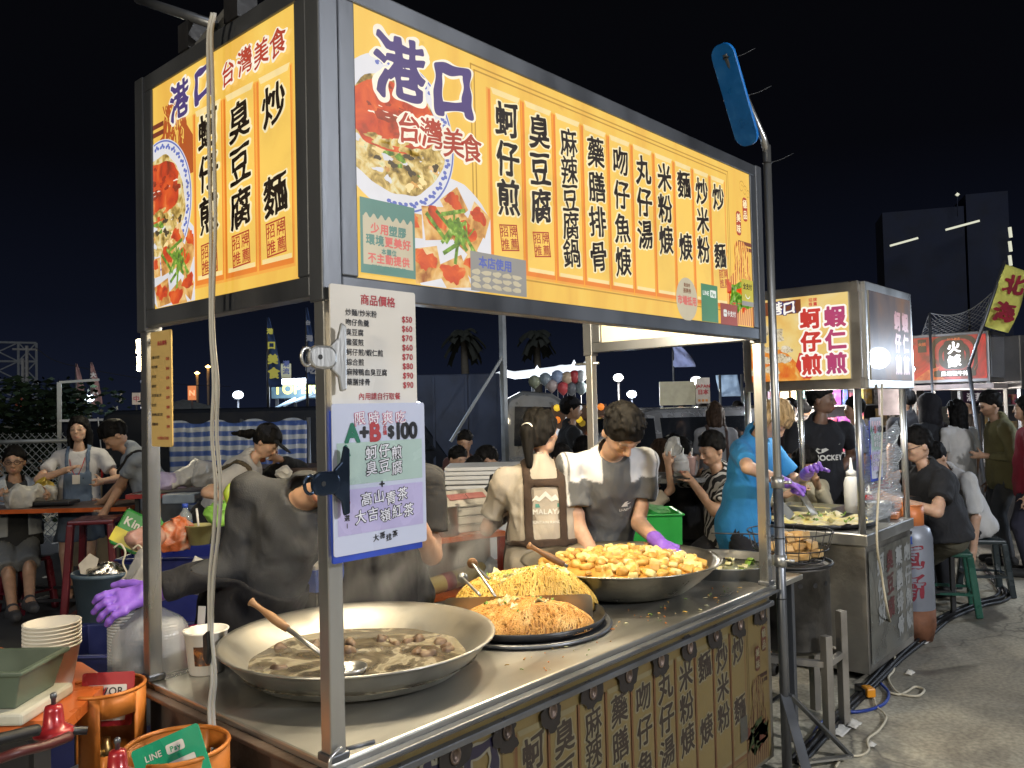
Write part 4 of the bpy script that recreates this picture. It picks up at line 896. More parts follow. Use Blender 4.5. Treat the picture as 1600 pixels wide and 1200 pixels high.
def heap(name, label, c, rx, ry, hgt, m_, seed, ex=.62, amp=.28, n=360, r=.0024, base=None, ang=0):
    base = base or m_; t = thing(name, label, 'noodles', c); g = random.Random(seed); nz = Nz(seed, 13)
    hh = lambda x, y: min(1., 1.7*max(0., 1-(x/rx)**2-(y/ry)**2))**ex*hgt*(1+amp*float(nz(x, y, 0)))
    ca, sa = math.cos(ang), math.sin(ang); W_ = lambda x, y, z: (c[0]+ca*x-sa*y, c[1]+sa*x+ca*y, c[2]+z)
    m = MB(); m.grid(lambda u, v: W_(rx*v*math.cos(6.2832*u), ry*v*math.sin(6.2832*u), hh(rx*v*math.cos(6.2832*u), ry*v*math.sin(6.2832*u))), 56, 16, base); o = m.build('mound', t)
    m = MB()
    for i in range(n):
        a = g.random()*6.283; q = math.sqrt(g.random())*.98; x, y = rx*q*math.cos(a), ry*q*math.sin(a); th = g.random()*6.28; pts = []
        for k in range(9):
            z = hh(x, y)+.001+r*3*abs(math.sin(k*1.1+i)); pts.append(W_(x, y, z)); th += g.gauss(0, .55); st = .011; x += st*math.cos(th); y += st*math.sin(th)
            if (x/rx)**2+(y/ry)**2 > 1: th += 2.2; x, y = x*.97, y*.97
        m.tube(pts, r*(.8+.4*g.random()), m_, 5, False)
    m.build('noodle_strand', t)['kind'] = 'stuff'; return t, hh, W_
h1, f1, W1 = heap('rice_noodle_heap', 'orange brown mound of fried rice noodles in front of the tray divider', (1.065, .345, ZT+.025), .262, .165, .066, NOOD, 3, n=1300, r=.0017, base=foodmat('noodle_bed', [(.3, (.30, .13, .025)), (.7, (.50, .24, .055))], 60), ang=-.82)  # bed colour darker than the strands, painting the shade between them
h2, f2, W2 = heap('egg_noodle_heap', 'yellow heap of fried egg noodles with cabbage behind the tray divider', (1.29, .52, ZT+.025), .285, .17, .135, NOOY, 5, n=900, r=.0030, base=foodmat('yellow_noodle_bed', [(.3, (.36, .20, .04)), (.7, (.56, .36, .09))], 60), ang=-.82)  # yellow bed darkened too, shade between strands put into its colour
def bits(t, f, W_, rx, ry, seed, n, mats_, s=.018, nm='vegetable_scrap'):
    g = random.Random(seed)
    for m_ in mats_:
        m = MB()
        for i in range(n):
            a = g.random()*6.28; q = math.sqrt(g.random())*.75; x, y = rx*q*math.cos(a), ry*q*math.sin(a); p = vec(W_(x, y, f(x, y)+.004)); k = s*(.5+g.random())
            if m_ is CARR:
                d = vec((g.gauss(0, 1), g.gauss(0, 1), g.gauss(0, .3))); m.bar(p-norm(d)*k*.9, p+norm(d)*k*.9, .003, .003, m_)
            else:
                th = g.random()*6; u = vec((math.cos(th), math.sin(th), g.gauss(0, .35))); v = vec((-math.sin(th), math.cos(th), g.gauss(0, .35)))
                m.grid(lambda a_, b_: p+u*k*(a_-.5)*2+v*k*(b_-.5)*1.3+vec((0, 0, .008*math.sin(a_*6+i)+.004*math.cos(b_*7))), 4, 3, m_)
        o = m.build(nm, t, solid=.0015); o['kind'] = 'stuff'
bits(h1, f1, W1, .13, .12, 2, 9, [CABB], .016); bits(h1, f1, W1, .2, .14, 4, 8, [CARR, GRNV], .010)
bits(h2, f2, W2, .24, .14, 6, 46, [CABB], .016); bits(h2, f2, W2, .24, .14, 8, 20, [GRNV, CARR], .014)
# tongs in the noodles
def tongs(label, top_, e1, e2, hd):
    t = thing('tongs', label, 'tongs', tuple(vec(top_))); top_ = vec(top_)
    for e in (e1, e2):
        m = MB(); s_ = norm(np.cross(vec(e)-top_, FW)); m.tube(spline([top_, top_+(vec(e)-top_)*.3, vec(e)], 6), .005, STEEL, 6); m.build('arm', t)
    m = MB(); m.lathe([(.016, -.004), (.019, 0), (.016, .004), (.012, 0), (.016, -.004)], top_, WOOD if hd else STEEL, 20, ax=(RT, UP, FW)); m.build('spring_ring', t)
tongs('steel tongs with ring end standing up in the noodles', D(738, 880, 2.92), D(774, 932, 2.78), D(764, 905, 2.95), True)
tongs('bent steel tongs leaning on the tray divider', D(723, 903, 2.85), D(750, 930, 2.72), D(748, 928, 2.75), False)
# braised tofu wok
c3 = (1.86, .46, ZT); w3 = wok('tofu_wok', 'wide steel wok heaped with braised tofu at the far end of the counter', c3, .430, .985, .1, .25, mat('seasoned_steel', (.42, .40, .34), .36, 1, .25, 6, .2, 60))
tf_ = thing('tofu_stew', 'golden braised tofu cubes and skins filling the far wok', 'food', (c3[0], c3[1], .94)); nz = Nz(8, 16)
th = lambda x, y: .945+.055*max(0, 1-(x*x+y*y)/.145)**.7+.006*float(nz(x, y, 0))
m = MB(); m.grid(lambda u, v: (c3[0]+.385*v*math.cos(6.2832*u), c3[1]+.385*v*math.sin(6.2832*u), th(.385*v*math.cos(6.2832*u), .385*v*math.sin(6.2832*u))), 60, 18, SAUCE); m.build('sauce', tf_)
g = random.Random(4)
for i in range(130):
    a = g.random()*6.283; q = math.sqrt(g.random())*.345; x, y = q*math.cos(a), q*math.sin(a); z = th(x, y)+.002+.012*g.random(); s_ = .022+.022*g.random()
    R3 = Matrix.Rotation(g.random()*6, 3, 'Z') @ Matrix.Rotation(g.gauss(0, .45), 3, 'X') @ Matrix.Rotation(g.gauss(0, .3), 3, 'Y'); ax = [vec(R3 @ Vector(k)) for k in ((1, 0, 0), (0, 1, 0), (0, 0, 1))]
    m = MB(); m.box((c3[0]+x, c3[1]+y, z), (s_*1.25, s_, s_*.75), TOFU if i % 3 else SKINT, ax=ax); o = m.build('tofu_piece', tf_, bev=.008)
chunk('tofu_skin', [(c3[0]+q*math.cos(a), c3[1]+q*math.sin(a), th(q*math.cos(a), q*math.sin(a))+.004) for a, q in [(g.random()*6.28, math.sqrt(g.random())*.36) for _ in range(60)]], .027, SKINT, tf_, 90, (1.2, .9, .6))
ladle('spatula with thick pale wooden handle resting in the tofu wok', D(826, 852, 3.05), D(886, 885, 3.1), False, .13)
# vegetable pan at the far end, on a side shelf
m = MB(); m.bx((WX+.022, .03, .79), (2.80, .60, .815), STEELT); m.bar((2.76, .08, .0), (2.76, .08, .79), .03, .03, STEELD, up=(1, 0, 0)); m.bar((2.76, .55, .0), (2.76, .55, .79), .03, .03, STEELD, up=(1, 0, 0)); o = m.build('side_shelf', cart, bev=.003)
c4 = (2.50, .30, .816); p4 = thing('soup_pan', 'shallow steel pan of pale soup and greens beside the far post', 'pan', c4)
m = MB(); m.lathe([(.22, 0), (.245, .005), (.262, .085), (.270, .088), (.268, .092), (.257, .088), (.238, .012), (.01, .010)], c4, STEEL, 56); m.build('pan_body', p4)
m = MB(); m.lathe([(.248, .050), (.001, .052)], c4, foodmat('pale_soup', [(.35, (.20, .22, .12)), (.6, (.42, .42, .26)), (.75, (.14, .2, .05))], 14, .15), 40); m.build('soup', p4)
for i in range(14): a = i*2.4; m = MB(); q = .2*math.sqrt((i+.5)/14); p = vec((c4[0]+.03+q*math.cos(a), c4[1]+q*math.sin(a), c4[2]+.056)); m.grid(lambda u, v: p+vec(((u-.5)*.05, (v-.5)*.03, .012*math.sin(u*5+i))), 4, 3, GRNV if i % 2 else CABB); m.build('leaf', p4, solid=.002)
m = MB(); m.tube(spline([D(1007, 851, 4.02), D(1040, 862, 3.95), D(1075, 866, 3.9)], 4), [.014]*9, WOOD, 10); T(m.build('wooden_ladle', org=tuple(D(1040, 862, 3.95))), 'dark ridged ladle handle under the leaning man\'s gloved hand', 'ladle')
# paper cup and rag by the wok
def papercup(label, c, r0, r1, h, picture=True, name='paper_bucket', group=None):
    t = thing(name, label, 'paper cup', c, group); m = MB(); m.lathe([(r0*.96, .0), (r0, .004), (r1, h-.006), (r1+.004, h-.004), (r1+.004, h), (r1-.003, h), (r0-.004, .012), (.001, .010)], c, PAPERC, 40); m.build('cup_wall', t)
    if picture:
        m = MB(); d0 = math.atan2(C0[1]-c[1], C0[0]-c[0])-.22; rr = lambda z: r0+(r1-r0)*z/h+.0012
        m.grid(lambda u, v: (c[0]+rr(h*(.25+.45*v))*math.cos(d0-.42+.84*u), c[1]+rr(h*(.25+.45*v))*math.sin(d0-.42+.84*u), c[2]+h*(.25+.45*v)), 8, 6, printed('cup_photo', [(.35, (.02, .012, .008)), (.5, (.12, .04, .015)), (.62, (.55, .22, .05)), (.75, (.5, .4, .2))], 50, emit=0)); m.build('picture', t)
    return t
papercup('white paper bucket printed with a food photo beside the soup wok', (.14, .865, ZT), .052, .066, .135)
# steam rising off the woks
def steam(label, c, r, dens, seed, tilt=0):
    m_, n, p = nodes('steam_%d' % seed); n.nodes.remove(p); v = N(n, 'VolumePrincipled'); v.inputs['Color'].default_value = (.95, .93, .9, 1); v.inputs['Anisotropy'].default_value = .2
    t = N(n, 'TexCoord'); x = noise(n, 5.5, 6, 1.6, (1, 1, .6)); ln = N(n, 'VectorMath', operation='LENGTH'); mp = N(n, 'Mapping'); mp.inputs['Scale'].default_value = (1/r[0], 1/r[1], 1/r[2]); L(n, t.outputs['Object'], mp.inputs[0]); L(n, mp.outputs[0], ln.inputs[0])
    a = ramp(n, ln.outputs['Value'], [(.25, (1, 1, 1)), (.95, (0, 0, 0))]); b = ramp(n, x.outputs[0], [(.47, (0, 0, 0)), (.72, (1, 1, 1))]); q = mix(n, 1., a, b, 'MULTIPLY'); k = N(n, 'Math', operation='MULTIPLY'); L(n, q, k.inputs[0]); k.inputs[1].default_value = dens; L(n, k.outputs[0], v.inputs['Density']); L(n, v.outputs[0], n.nodes['Material Output'].inputs['Volume'])
    mb = MB(); mb.lathe([(.001, -r[2])]+[(r[0]*math.sin(a_), -r[2]*math.cos(a_)) for a_ in np.linspace(.3, 2.84, 10)]+[(.001, r[2])], c, m_, 16, sy=r[1]/r[0]); o = mb.build('steam', org=c); T(o, label, 'steam', kind='stuff')
steam('thin steam drifting up from the soup wok', (.62, .70, 1.12), (.40, .30, .24), 3, 1); steam('wisps of steam rising behind the noodle tray', (1.25, .98, 1.08), (.42, .28, .26), 12, 2)

m = MB(); g = random.Random(33)
for i in range(70):
    x, y = g.uniform(.75, 2.25), g.uniform(.005, .16)+(.1 if g.random() < .3 else 0); a_ = g.random()*6.3; l = .004+.016*g.random()**2; d = vec((math.cos(a_), math.sin(a_), 0)); m.tube([(x, y, ZT+.0025), vec((x, y, ZT+.004))+d*l*.5, vec((x, y, ZT+.0025))+d*l], .0012+.001*g.random(), [NOOD, NOOY, CABB, CARR, GRNV][i % 5], 5)
T(m.build('food_crumbs', org=(1.5, .1, ZT)), 'scattered food crumbs along the front edge of the steel counter', 'crumbs', kind='stuff')
# ---------------------------------------------------------------- ground
def groundmat():
    m, n, p = nodes('concrete_yard')
    a = noise(n, .35, 6, .6); b = noise(n, 2.3, 8, .8); c = noise(n, 40, 3); d = noise(n, .9, 5, 1.5)
    col = ramp(n, b.outputs[0], [(.28, (.27, .24, .185)), (.5, (.46, .42, .325)), (.72, (.56, .52, .41))])
    col = mix(n, ramp(n, a.outputs[0], [(.42, (0, 0, 0)), (.62, (.75, .75, .75))]), col, (.13, .122, .105))
    col = mix(n, ramp(n, d.outputs[0], [(.60, (0, 0, 0)), (.66, (.8, .8, .8))]), col, (.075, .068, .058))     # spilt oil and water stains
    v = N(n, 'TexVoronoi', feature='DISTANCE_TO_EDGE'); v.inputs['Scale'].default_value = .55; t = N(n, 'TexCoord')
    w = N(n, 'Vector', ) if False else None
    nz = noise(n, 3, 4); mx = N(n, 'VectorMath', operation='MULTIPLY_ADD'); L(n, nz.outputs[1], mx.inputs[0]); mx.inputs[1].default_value = (.35, .35, .35); L(n, t.outputs['Object'], mx.inputs[2]); L(n, mx.outputs[0], v.inputs['Vector'])
    col = mix(n, ramp(n, v.outputs[0], [(.0, (.7, .7, .7)), (.006, (0, 0, 0))]), col, (.07, .062, .05))
    sp = ramp(n, c.outputs[0], [(.35, (.75, .75, .75)), (.65, (1.15, 1.15, 1.15))]); col = mix(n, 1., col, sp, 'MULTIPLY')
    L(n, col, p.inputs['Base Color']); L(n, ramp(n, d.outputs[0], [(.5, (.85, .85, .85)), (.66, (.42, .42, .42))]), p.inputs['Roughness'])
    bump(n, b.outputs[0], p, .5, .02); return m
m = MB(); m.bx((-300, -300, -.3), (400, 400, 0), groundmat()); T(m.build('ground'), None, None, kind='structure')
# dark asphalt behind the carts
ASPH = mat('dark_asphalt', (.045, .046, .05), .8, 0, .3, 3, .4, 120)
m = MB(); m.bx((-40, 2.3, 0), (3.2, 60, .004), ASPH); T(m.build('road'), None, None, kind='structure')
rg = random.Random(21)
LIT = mat('litter_paper', (.62, .60, .56), .8)
def litter(px, py, s, lab):
    p = G(px, py, .006); m = MB(); n = Nz(int(px), 40); m.grid(lambda u, v: (p[0]+s*(u-.5)*1.8, p[1]+s*(v-.5), .006+.006*abs(float(n(u*s*6, v*s*6, 0)))+.012*u*v), 7, 5, LIT)
    T(m.build('paper_scrap', org=(p[0], p[1], .006), solid=.001), lab, 'litter', 'scraps of paper on the ground')
litter(1312, 1143, .07, 'white crumpled tissue on the concrete beside the cable bundle'); litter(1335, 1133, .05, 'thin white scrap beside the crumpled tissue on the concrete'); litter(68, 935, .09, 'white scrap on dark asphalt between table legs and blue bucket'); litter(87, 849, .06, 'small white scrap on the ground under the diners\' table'); litter(1422, 1052, .04, 'tiny pale scrap on concrete just right of the steel stall corner'); litter(1440, 1000, .11, 'grey white rag lying beside the foot of the grey gas cylinder'); litter(72, 902, .04, 'small scrap on the asphalt near the black trainer')
litter(1362, 1165, .03, 'little brown scrap on the concrete in front of the cable loop')
# ---------------------------------------------------------------- cables on the ground
CABLE = mat('black_cable', (.014, .014, .016), .55); CABW = mat('cream_cable', (.55, .50, .38), .5, 0, .1); CABB_ = mat('blue_cable', (.02, .05, .28), .45); CABG = mat('grey_cable', (.42, .41, .38), .45, 0, .1)
def cable(label, pts, r, m_, k=6, cat='cable', name='cable', group=None):
    m = MB(); q = spline(pts, k); m.tube(q, r, m_, 6); return T(m.build(name, org=tuple(q[0])), label, cat, group)
def gp(*a, z=.015): return [G(x, y, z) for x, y in a]
bd = [(1245, 1190), (1290, 1140), (1330, 1100), (1370, 1062), (1405, 1025), (1440, 995), (1462, 976), (1485, 962), (1530, 944), (1562, 936), (1568, 925), (1550, 905), (1535, 885)]
labs = ['thickest black cable in the bundle along the street kerb line', 'black cable running on the street side of the thickest one', 'black cable running on the stall side of the thickest one', 'thin black cable lying on top of the bundle by the stalls']
for i, (dx, dy, r) in enumerate(((0, 0, .016), (7, 3, .012), (-6, -4, .012), (3, -3, .010))):
    cable(labs[i], [G(x+dx*(1+.4*math.sin(k*1.3+i)), y+dy, .015+(.016 if i == 3 else 0)) for k, (x, y) in enumerate(bd)], r, CABLE, group='black cables bundled on the ground')
cable('blue cable looping round the orange connector on the concrete', gp((1265, 1165), (1275, 1140), (1292, 1122), (1315, 1113), (1340, 1112), (1362, 1108), (1383, 1098), (1388, 1082), (1376, 1068)), .009, CABB_)
cable('cream flex looping over the concrete from the steel stall', [PY(1378, 600, .02), PY(1377, 700, .03), PY(1370, 835, -.01), PY(1378, 900, .02), PY(1388, 960, .02), G(1395, 985, .12), G(1398, 1030, .03), G(1396, 1048, .012), G(1388, 1060, .012), G(1400, 1080, .012), G(1415, 1086, .012), G(1435, 1087, .012), G(1444, 1078, .012), G(1430, 1073, .012), G(1418, 1080, .012), G(1405, 1085, .012), G(1390, 1082, .012)], .007, CABW)
cable('cream flex trailing forward over the concrete to the pole foot', gp((1392, 1045), (1378, 1060), (1366, 1072), (1368, 1100), (1382, 1115), (1384, 1125), (1372, 1142), (1356, 1155), (1357, 1172), (1345, 1180), (1318, 1183), (1306, 1198)), .006, CABW)
cn = G(1350, 1079, .03); t = thing('cable_connector', 'orange and black plug connector lying on the cable bundle', 'connector', tuple(cn)); m = MB(); m.box(cn, (.12, .06, .05), BLACK, rz=.8); m.build('housing', t, bev=.01); m = MB(); m.box(cn+vec((-.03, -.035, .012)), (.075, .05, .05), mat('orange_plastic', (.75, .30, .02), .4), rz=.8); m.build('plug', t, bev=.008)
# cables hanging off the roof of the cart
for i, dx in enumerate((-4, 4)):
    cable(['grey white flex hanging from the cart roof, the left of the pair', 'grey white flex hanging from the cart roof, the right of the pair'][i], [PX(x+dx*(.4+.6*abs(math.sin(y/160))), y, -.075-.01*i) for x, y in ((334, 20), (328, 55), (329, 130), (331, 250), (333, 350), (331, 470), (332, 530), (337, 600), (335, 680), (341, 760), (338, 830), (331, 900), (329, 975), (330, 1000), (334, 1060), (330, 1110), (336, 1185), (338, 1230))], .0055, CABG, 5, group='pair of flexes hanging from the cart roof')
m = MB(); p = PX(329, 1010, -.08); m.prism([(-.012, -.03), (.004, -.045), (.016, .0), (.01, .045), (-.014, .03)], p, -vec((0, 1, 0)), (0, 0, 1), .016, BLACK); T(m.build('tape_wrap', org=tuple(p), bev=.004), 'black tape wrapped round the hanging pair of flexes', 'tape')
# ---------------------------------------------------------------- pole with the blue board
pl = thing('tripod_pole', 'galvanised pole standing on angled feet at the far corner of the cart', 'pole', (2.40, -.035, 0)); q = vec((2.40, -.035, 0))
topz = PY(1187, 222, -.035)[2]; bend = q+vec((0, 0, topz)); tip = D(1134, 84, depth(bend)-.12)
m = MB(); m.tube([q+vec((0, 0, .35)), bend], .018, STEEL, 14); m.build('upper_tube', pl); m = MB(); m.tube([q, q+vec((0, 0, 1.30))], .022, STEELD, 14); m.build('lower_tube', pl)
m = MB(); m.tube([bend-vec((0, 0, .03)), bend+(tip-bend)*.08, tip], .016, STEEL, 12); m.build('tilted_tube', pl)
for z in (.95, 1.3): m = MB(); m.tube([q+vec((0, 0, z-.025)), q+vec((0, 0, z+.025))], .029, STEEL, 14); m.tube([q+vec((.0, -.02, z)), q+vec((.015, -.06, z))], .008, STEEL, 8); m.build('clamp', pl)
for a, b in ((q+vec((0, -.02, .36)), G(1328, 1180, .012)), (q+vec((0, 0, .36)), q+vec((-.28, -.25, .012))), (q+vec((0, 0, .36)), q+vec((.1, .42, .012)))): m = MB(); m.bar(a, b, .045, .012, STEELD, up=(0, 0, 1)); m.build('leg', pl, bev=.003)
m = MB(); m.bar(G(1328, 1182, .03), q+vec((.02, -.05, .06)), .03, .01, STEEL); m.build('foot_brace', pl)
for z in (.78, 1.05, 1.10): m = MB(); m.tube([q+vec((.022*math.cos(t_), .022*math.sin(t_), z+.0)) for t_ in np.linspace(0, 6.28, 14)], .003, BLACK, 5); m.build('cable_tie', pl)
bl = thing('blue_board', 'long blue board with rounded ends tied near the top of the tripod pole', 'board', tuple(bend)); c_ = D(1147, 150, depth(bend)-.06)
u_ = norm(D(1165, 212, depth(bend))-D(1130, 90, depth(bend)-.1)); v_ = norm(np.cross(u_, norm(-FW*.5-RT*.85))); w_ = norm(np.cross(u_, v_))
BLUEB = mat('blue_board_paint', srgb(22, 110, 190), .35, 0, .15, 9, c2=srgb(50, 132, 205))
m = MB(); m.prism(rrect(.46, .135, .055, 8), c_, u_, v_, .014, BLUEB); m.build('board', bl, bev=.003)
for f_ in (.12, .55, .95):
    p = bend+(tip-bend)*f_ if f_ > .12 else bend-vec((0, 0, .08)); m = MB(); m.tube([p+.02*(RT*math.cos(t_)+FW*math.sin(t_)) for t_ in np.linspace(0, 6, 10)], .0035, BLACK, 5); m.tube(spline([p, p+RT*.06+UP*.015, p+RT*.12+UP*.045], 4), .0022, BLACK, 5); m.build('cable_tie', bl)
# ---------------------------------------------------------------- clipped price cards
def clip(label, c, mat_, s=1., group='bulldog clips on the near post'):
    t = thing('bulldog_clip', label, 'clip', tuple(c), group); c = vec(c); X, Z = vec((1, 0, 0)), vec((0, 0, 1))
    m = MB(); m.prism([(-.022, -.075*s), (.004, -.078*s), (.012, -.06*s), (.012, .06*s), (.004, .078*s), (-.022, .075*s)][::-1] if False else [(-.004, -.078*s), (.012, -.074*s), (.014, .074*s), (.0, .082*s), (-.010, .045*s), (-.030, .028*s), (-.030, -.028*s), (-.010, -.045*s)], c, X, Z, .010, mat_); m.build('jaw', t, bev=.004)
    m = MB(); m.prism(rrect(.075, .054*s, .024), c+vec((-.052, .002, 0)), X, Z, .014, mat_); m.build('grip', t, bev=.006)
    m = MB(); m.tube([c+vec((-.092+.014*math.cos(a), -.004, .020*s*math.sin(a))) for a in np.linspace(0, 6.283, 16, endpoint=False)], .004, mat_, 6, closed=True); m.build('loop', t)
    m = MB(); m.face(blob(.006, .006, 1, 14, 0), c+vec((-.062, -.013, 0)), X, Z, RUBBER, .0); m.build('hole', t)
CARD = mat('laminated_card', (.72, .68, .62), .22, 0, .10, 2.5, c2=(.78, .77, .74), coat=.4); INKR = mat('card_red', (.40, .05, .06), .4); INKK = mat('card_black', (.02, .02, .025), .4); CARDB = mat('blue_card', (.56, .60, .76), .22, 0, .08, 2, coat=.4); CORR = mat('blue_corrugated', (.03, .07, .45), .4)
PRICES = (('炒麵/炒米粉', '$50'), ('吻仔魚羹', '$60'), ('臭豆腐', '$70'), ('雞蛋煎', '$60'), ('蚵仔煎/蝦仁煎', '$70'), ('綜合煎', '$80'), ('麻辣鴨血臭豆腐', '$90'), ('藥膳排骨', '$90'))
def pricecard(name, label, P, w, h, cm, th=.004):
    t = thing(name, label, 'price card', tuple(P[0])); m = MB(); m.prism(rrect(w, h, .006, 3), P[0]-vec(np.cross(P[1], P[2]))*th, P[1], P[2], th, cm); m.build('card', t)
    m = MB(); k = h/.283; kw = min(k, w/.262*1.12)
    text(m, '商品價格', P, .01, h*.5-.03*k, .027*kw, INKR, .018, h=.0012, res=44)
    for i, (a, b) in enumerate(PRICES):
        z = h*.5-.0635*k-.0235*k*i; text(m, a, P, -w/2+.042*kw*(1 if w > .2 else .25), z, .0175*kw, INKK, .012, h=.0012, align='l', res=40); text(m, b, P, w/2-.012, z-.006*k, .021*kw, INKR, .025, h=.0012, align='r', res=32)
    text(m, '內用請自行取餐', P, .01, -h*.5+.021*k, .0185*kw, INKR, .012, h=.0012, res=40); m.build('lettering', t); return t
X, Z = vec((1, 0, 0)), vec((0, 0, 1))
pricecard('price_card', 'white laminated price list clipped to the near post above the blue card', (vec((.105, -.052, 1.820)), X, Z), .262, .284, CARD)
def setcard(label, P, w, h):
    t = thing('set_menu_card', label, 'menu card', tuple(P[0])); k = h/.36; n = norm(np.cross(P[1], P[2])); R = lambda a, b, c, d: [(a*w-w/2, b*h-h/2), (c*w-w/2, b*h-h/2), (c*w-w/2, d*h-h/2), (a*w-w/2, d*h-h/2)]
    m = MB(); m.prism(rrect(w, h, .006, 3), P[0]-n*.003, P[1], P[2], .003, CARDB); m.build('card', t); m = MB(); m.prism(rrect(w*.96, h*1.0, .003, 2), P[0]-n*.010-P[2]*.016*k-P[1]*.006, P[1], P[2], .006, CORR); m.build('backing_board', t)
    gm = mat('card_green_band', (.42, .55, .52), .25, 0, .08, coat=.4); vm = mat('card_violet_band', (.48, .44, .70), .25, 0, .08, coat=.4); pk = mat('card_pink', (.50, .12, .22), .4); gk = mat('card_green', (.02, .16, .10), .4); wh = mat('card_white_ink', (.75, .75, .82), .4)
    m = MB(); m.face(R(.04, .46, .96, .74), *P, gm, .0008); m.face(R(.04, .13, .96, .43), *P, vm, .0008)
    H_ = lambda f: f*h-h/2
    for st, y, s, ca, cb in (('限時爽吃', .90, .034, pk, wh),):
        for i, c in enumerate(st): x = (i-1.5)*.043*k; put(m, c, P, x, H_(y), s*k, ca, .055, .5, 44, .0012); put(m, c, P, x, H_(y), s*k, cb, .008, .5, 44, .0018)
    for c, x, col, s in (('A', -.088, gk, .062), ('+', -.052, INKK, .05), ('B', -.018, INKR, .062), ('$', .032, INKK, .038), ('1', .055, INKK, .056), ('0', .078, INKK, .056), ('0', .105, INKK, .056)): put(m, c, P, x*k, H_(.805), s*k, col, .05, 0, 48, .0014)
    text(m, '組合價', P, .012*k, H_(.832), .013*k, INKR, .02, h=.0014, vert=True, res=30)
    for st, y, s in (('蚵仔煎', .665, .036), ('臭豆腐', .56, .036), ('高山青茶', .355, .034), ('大吉嶺紅茶', .24, .034), ('大哥找茶', .085, .018)):
        for i, c in enumerate(st): x = (i-(len(st)-1)/2)*s*1.12*k+.008; y2 = H_(y)+.004*math.sin(i*2.3); put(m, c, P, x, y2, s*k, INKK, .075 if s > .02 else .03, .5, 44, .0012)
        if s > .02:
            for i, c in enumerate(st): x = (i-(len(st)-1)/2)*s*1.12*k+.008; y2 = H_(y)+.004*math.sin(i*2.3); put(m, c, P, x, y2, s*k, wh, .012, .5, 44, .0018)
    put(m, '+', P, .0, H_(.445), .03*k, INKK, .03, 0, 30, .0014)
    for c, y, col in (('A', .69, gk), ('B', .36, INKR)): put(m, c, P, -.108*k, H_(y), .036*k, col, .05, 0, 36, .0014)
    for y in (.62, .27): text(m, '區任選1', P, -.108*k, H_(y), .016*k, INKK, .025, h=.0014, vert=True, res=30, sp=1.15)
    m.build('lettering', t); return t
setcard('pale blue combo card with A+B $100 clipped on the near post', (vec((.105, -.066, 1.507)), X, Z), .283, .350)
clip('shiny steel bulldog clip holding the white price list to the post', (-.018, -.075, 1.787), STEEL); clip('dark blue bulldog clip holding the pale blue combo card', (-.022, -.085, 1.505), mat('dark_clip', (.04, .06, .10), .2, .8))
pricecard('price_card', 'yellowish laminated price list hanging on the post at the back left', (vec((-.034, .783, 1.745)), vec((0, -1, 0)), Z), .132, .345, mat('yellowed_card', (.60, .42, .16), .3, 0, .12, 3, coat=.3))
# ---------------------------------------------------------------- second stall
X0, X1, Y0, Y1 = 3.83, 4.69, .08, .92
st2 = thing('food_stall', 'stainless steel oyster omelette stall beside the gas cylinder, flood lamp glaring on its sign', 'food stall', (X0, Y0, 0))
SIDE = mat('stained_sheet_steel', (.42, .40, .37), .42, .9, .45, 2.2, .2, 40)
m = MB(); m.bx((X0, Y0, .05), (X1, Y1, .80), SIDE); b_ = m.build('cabinet', st2, bev=.004)
m = MB(); m.bx((X0-.02, Y0-.02, .80), (X1+.02, Y1+.02, .87), STEEL); m.build('counter_top', st2, bev=.006)
P2 = (vec((0, Y0-.006, 0)), X, Z); INKG = mat('faded_letter', (.30, .31, .31), .5); INKD = mat('faded_dark', (.10, .03, .03), .5)
m = MB(); m.face(rect(X0+.03, .10, X1-.02, .76), *P2, mat('smeared_print', (.13, .13, .115), .3, .2, .6, 5, c2=(.22, .21, .18), coat=.3), 0)
for j, (st, z0) in enumerate((('蚵仔煎', .66), ('臭豆腐', .66), ('藥膳排骨', .66), ('吻仔魚焿', .66))):
    for i, c in enumerate(st): put(m, c, P2, 4.06+.175*j, z0-.145*i, .13, INKG if j != 1 else INKD, .04, .6, 44, .002)
m.build('menu_print', b_)
for x, y in ((X0+.02, Y0+.02), (4.70, Y0+.02), (X0+.02, .80), (4.70, .80)): m = MB(); m.tube([(x, y, .86), (x, y, 1.76)], .021, STEEL, 12); m.build('post', st2)
FB = mat('box_frame_steel', (.42, .40, .38), .35, .9, .2, 5)
m = MB(); frame_bars(m, (X0, .79, 1.735), (X0, .06, 2.36), .055, FB, .07); sg2 = m.build('sign_board', st2, bev=.005)
A2 = dict(bg=printed('s2_yellow', [(.3, srgb(238, 176, 74)), (.5, srgb(247, 214, 130)), (.72, srgb(250, 232, 180))], 3.5, emit=.85), red=printed('s2_red', [(.3, srgb(208, 40, 40)), (.7, srgb(216, 52, 52))], 4, emit=.85), mag=printed('s2_magenta', [(.3, srgb(180, 50, 120)), (.7, srgb(196, 60, 110))], 4, emit=.85), brn=printed('s2_brown', [(.3, srgb(110, 48, 22)), (.7, srgb(140, 66, 30))], 4, emit=.8), wht=printed('s2_white', [(.3, srgb(252, 246, 236)), (.7, srgb(255, 250, 240))], 4, emit=1.), navy=printed('s2_navy', [(.3, srgb(40, 40, 110)), (.7, srgb(50, 50, 130))], 4, emit=.8), oys=printed('s2_oyster', [(.3, srgb(120, 104, 84)), (.45, srgb(214, 196, 160)), (.7, srgb(245, 236, 214))], 30, emit=.85, dist=2), org=printed('s2_orange', [(.3, srgb(226, 90, 20)), (.55, srgb(240, 150, 50)), (.75, srgb(250, 220, 130))], 9, emit=.85, dist=2, detail=6))
P3 = (vec((X0-.04, 0, 0)), vec((0, -1, 0)), Z)
m = MB(); m.bx((X0-.036, .115, 1.79), (X0+.02, .735, 2.305), BASEM); m.build('light_panel', sg2)
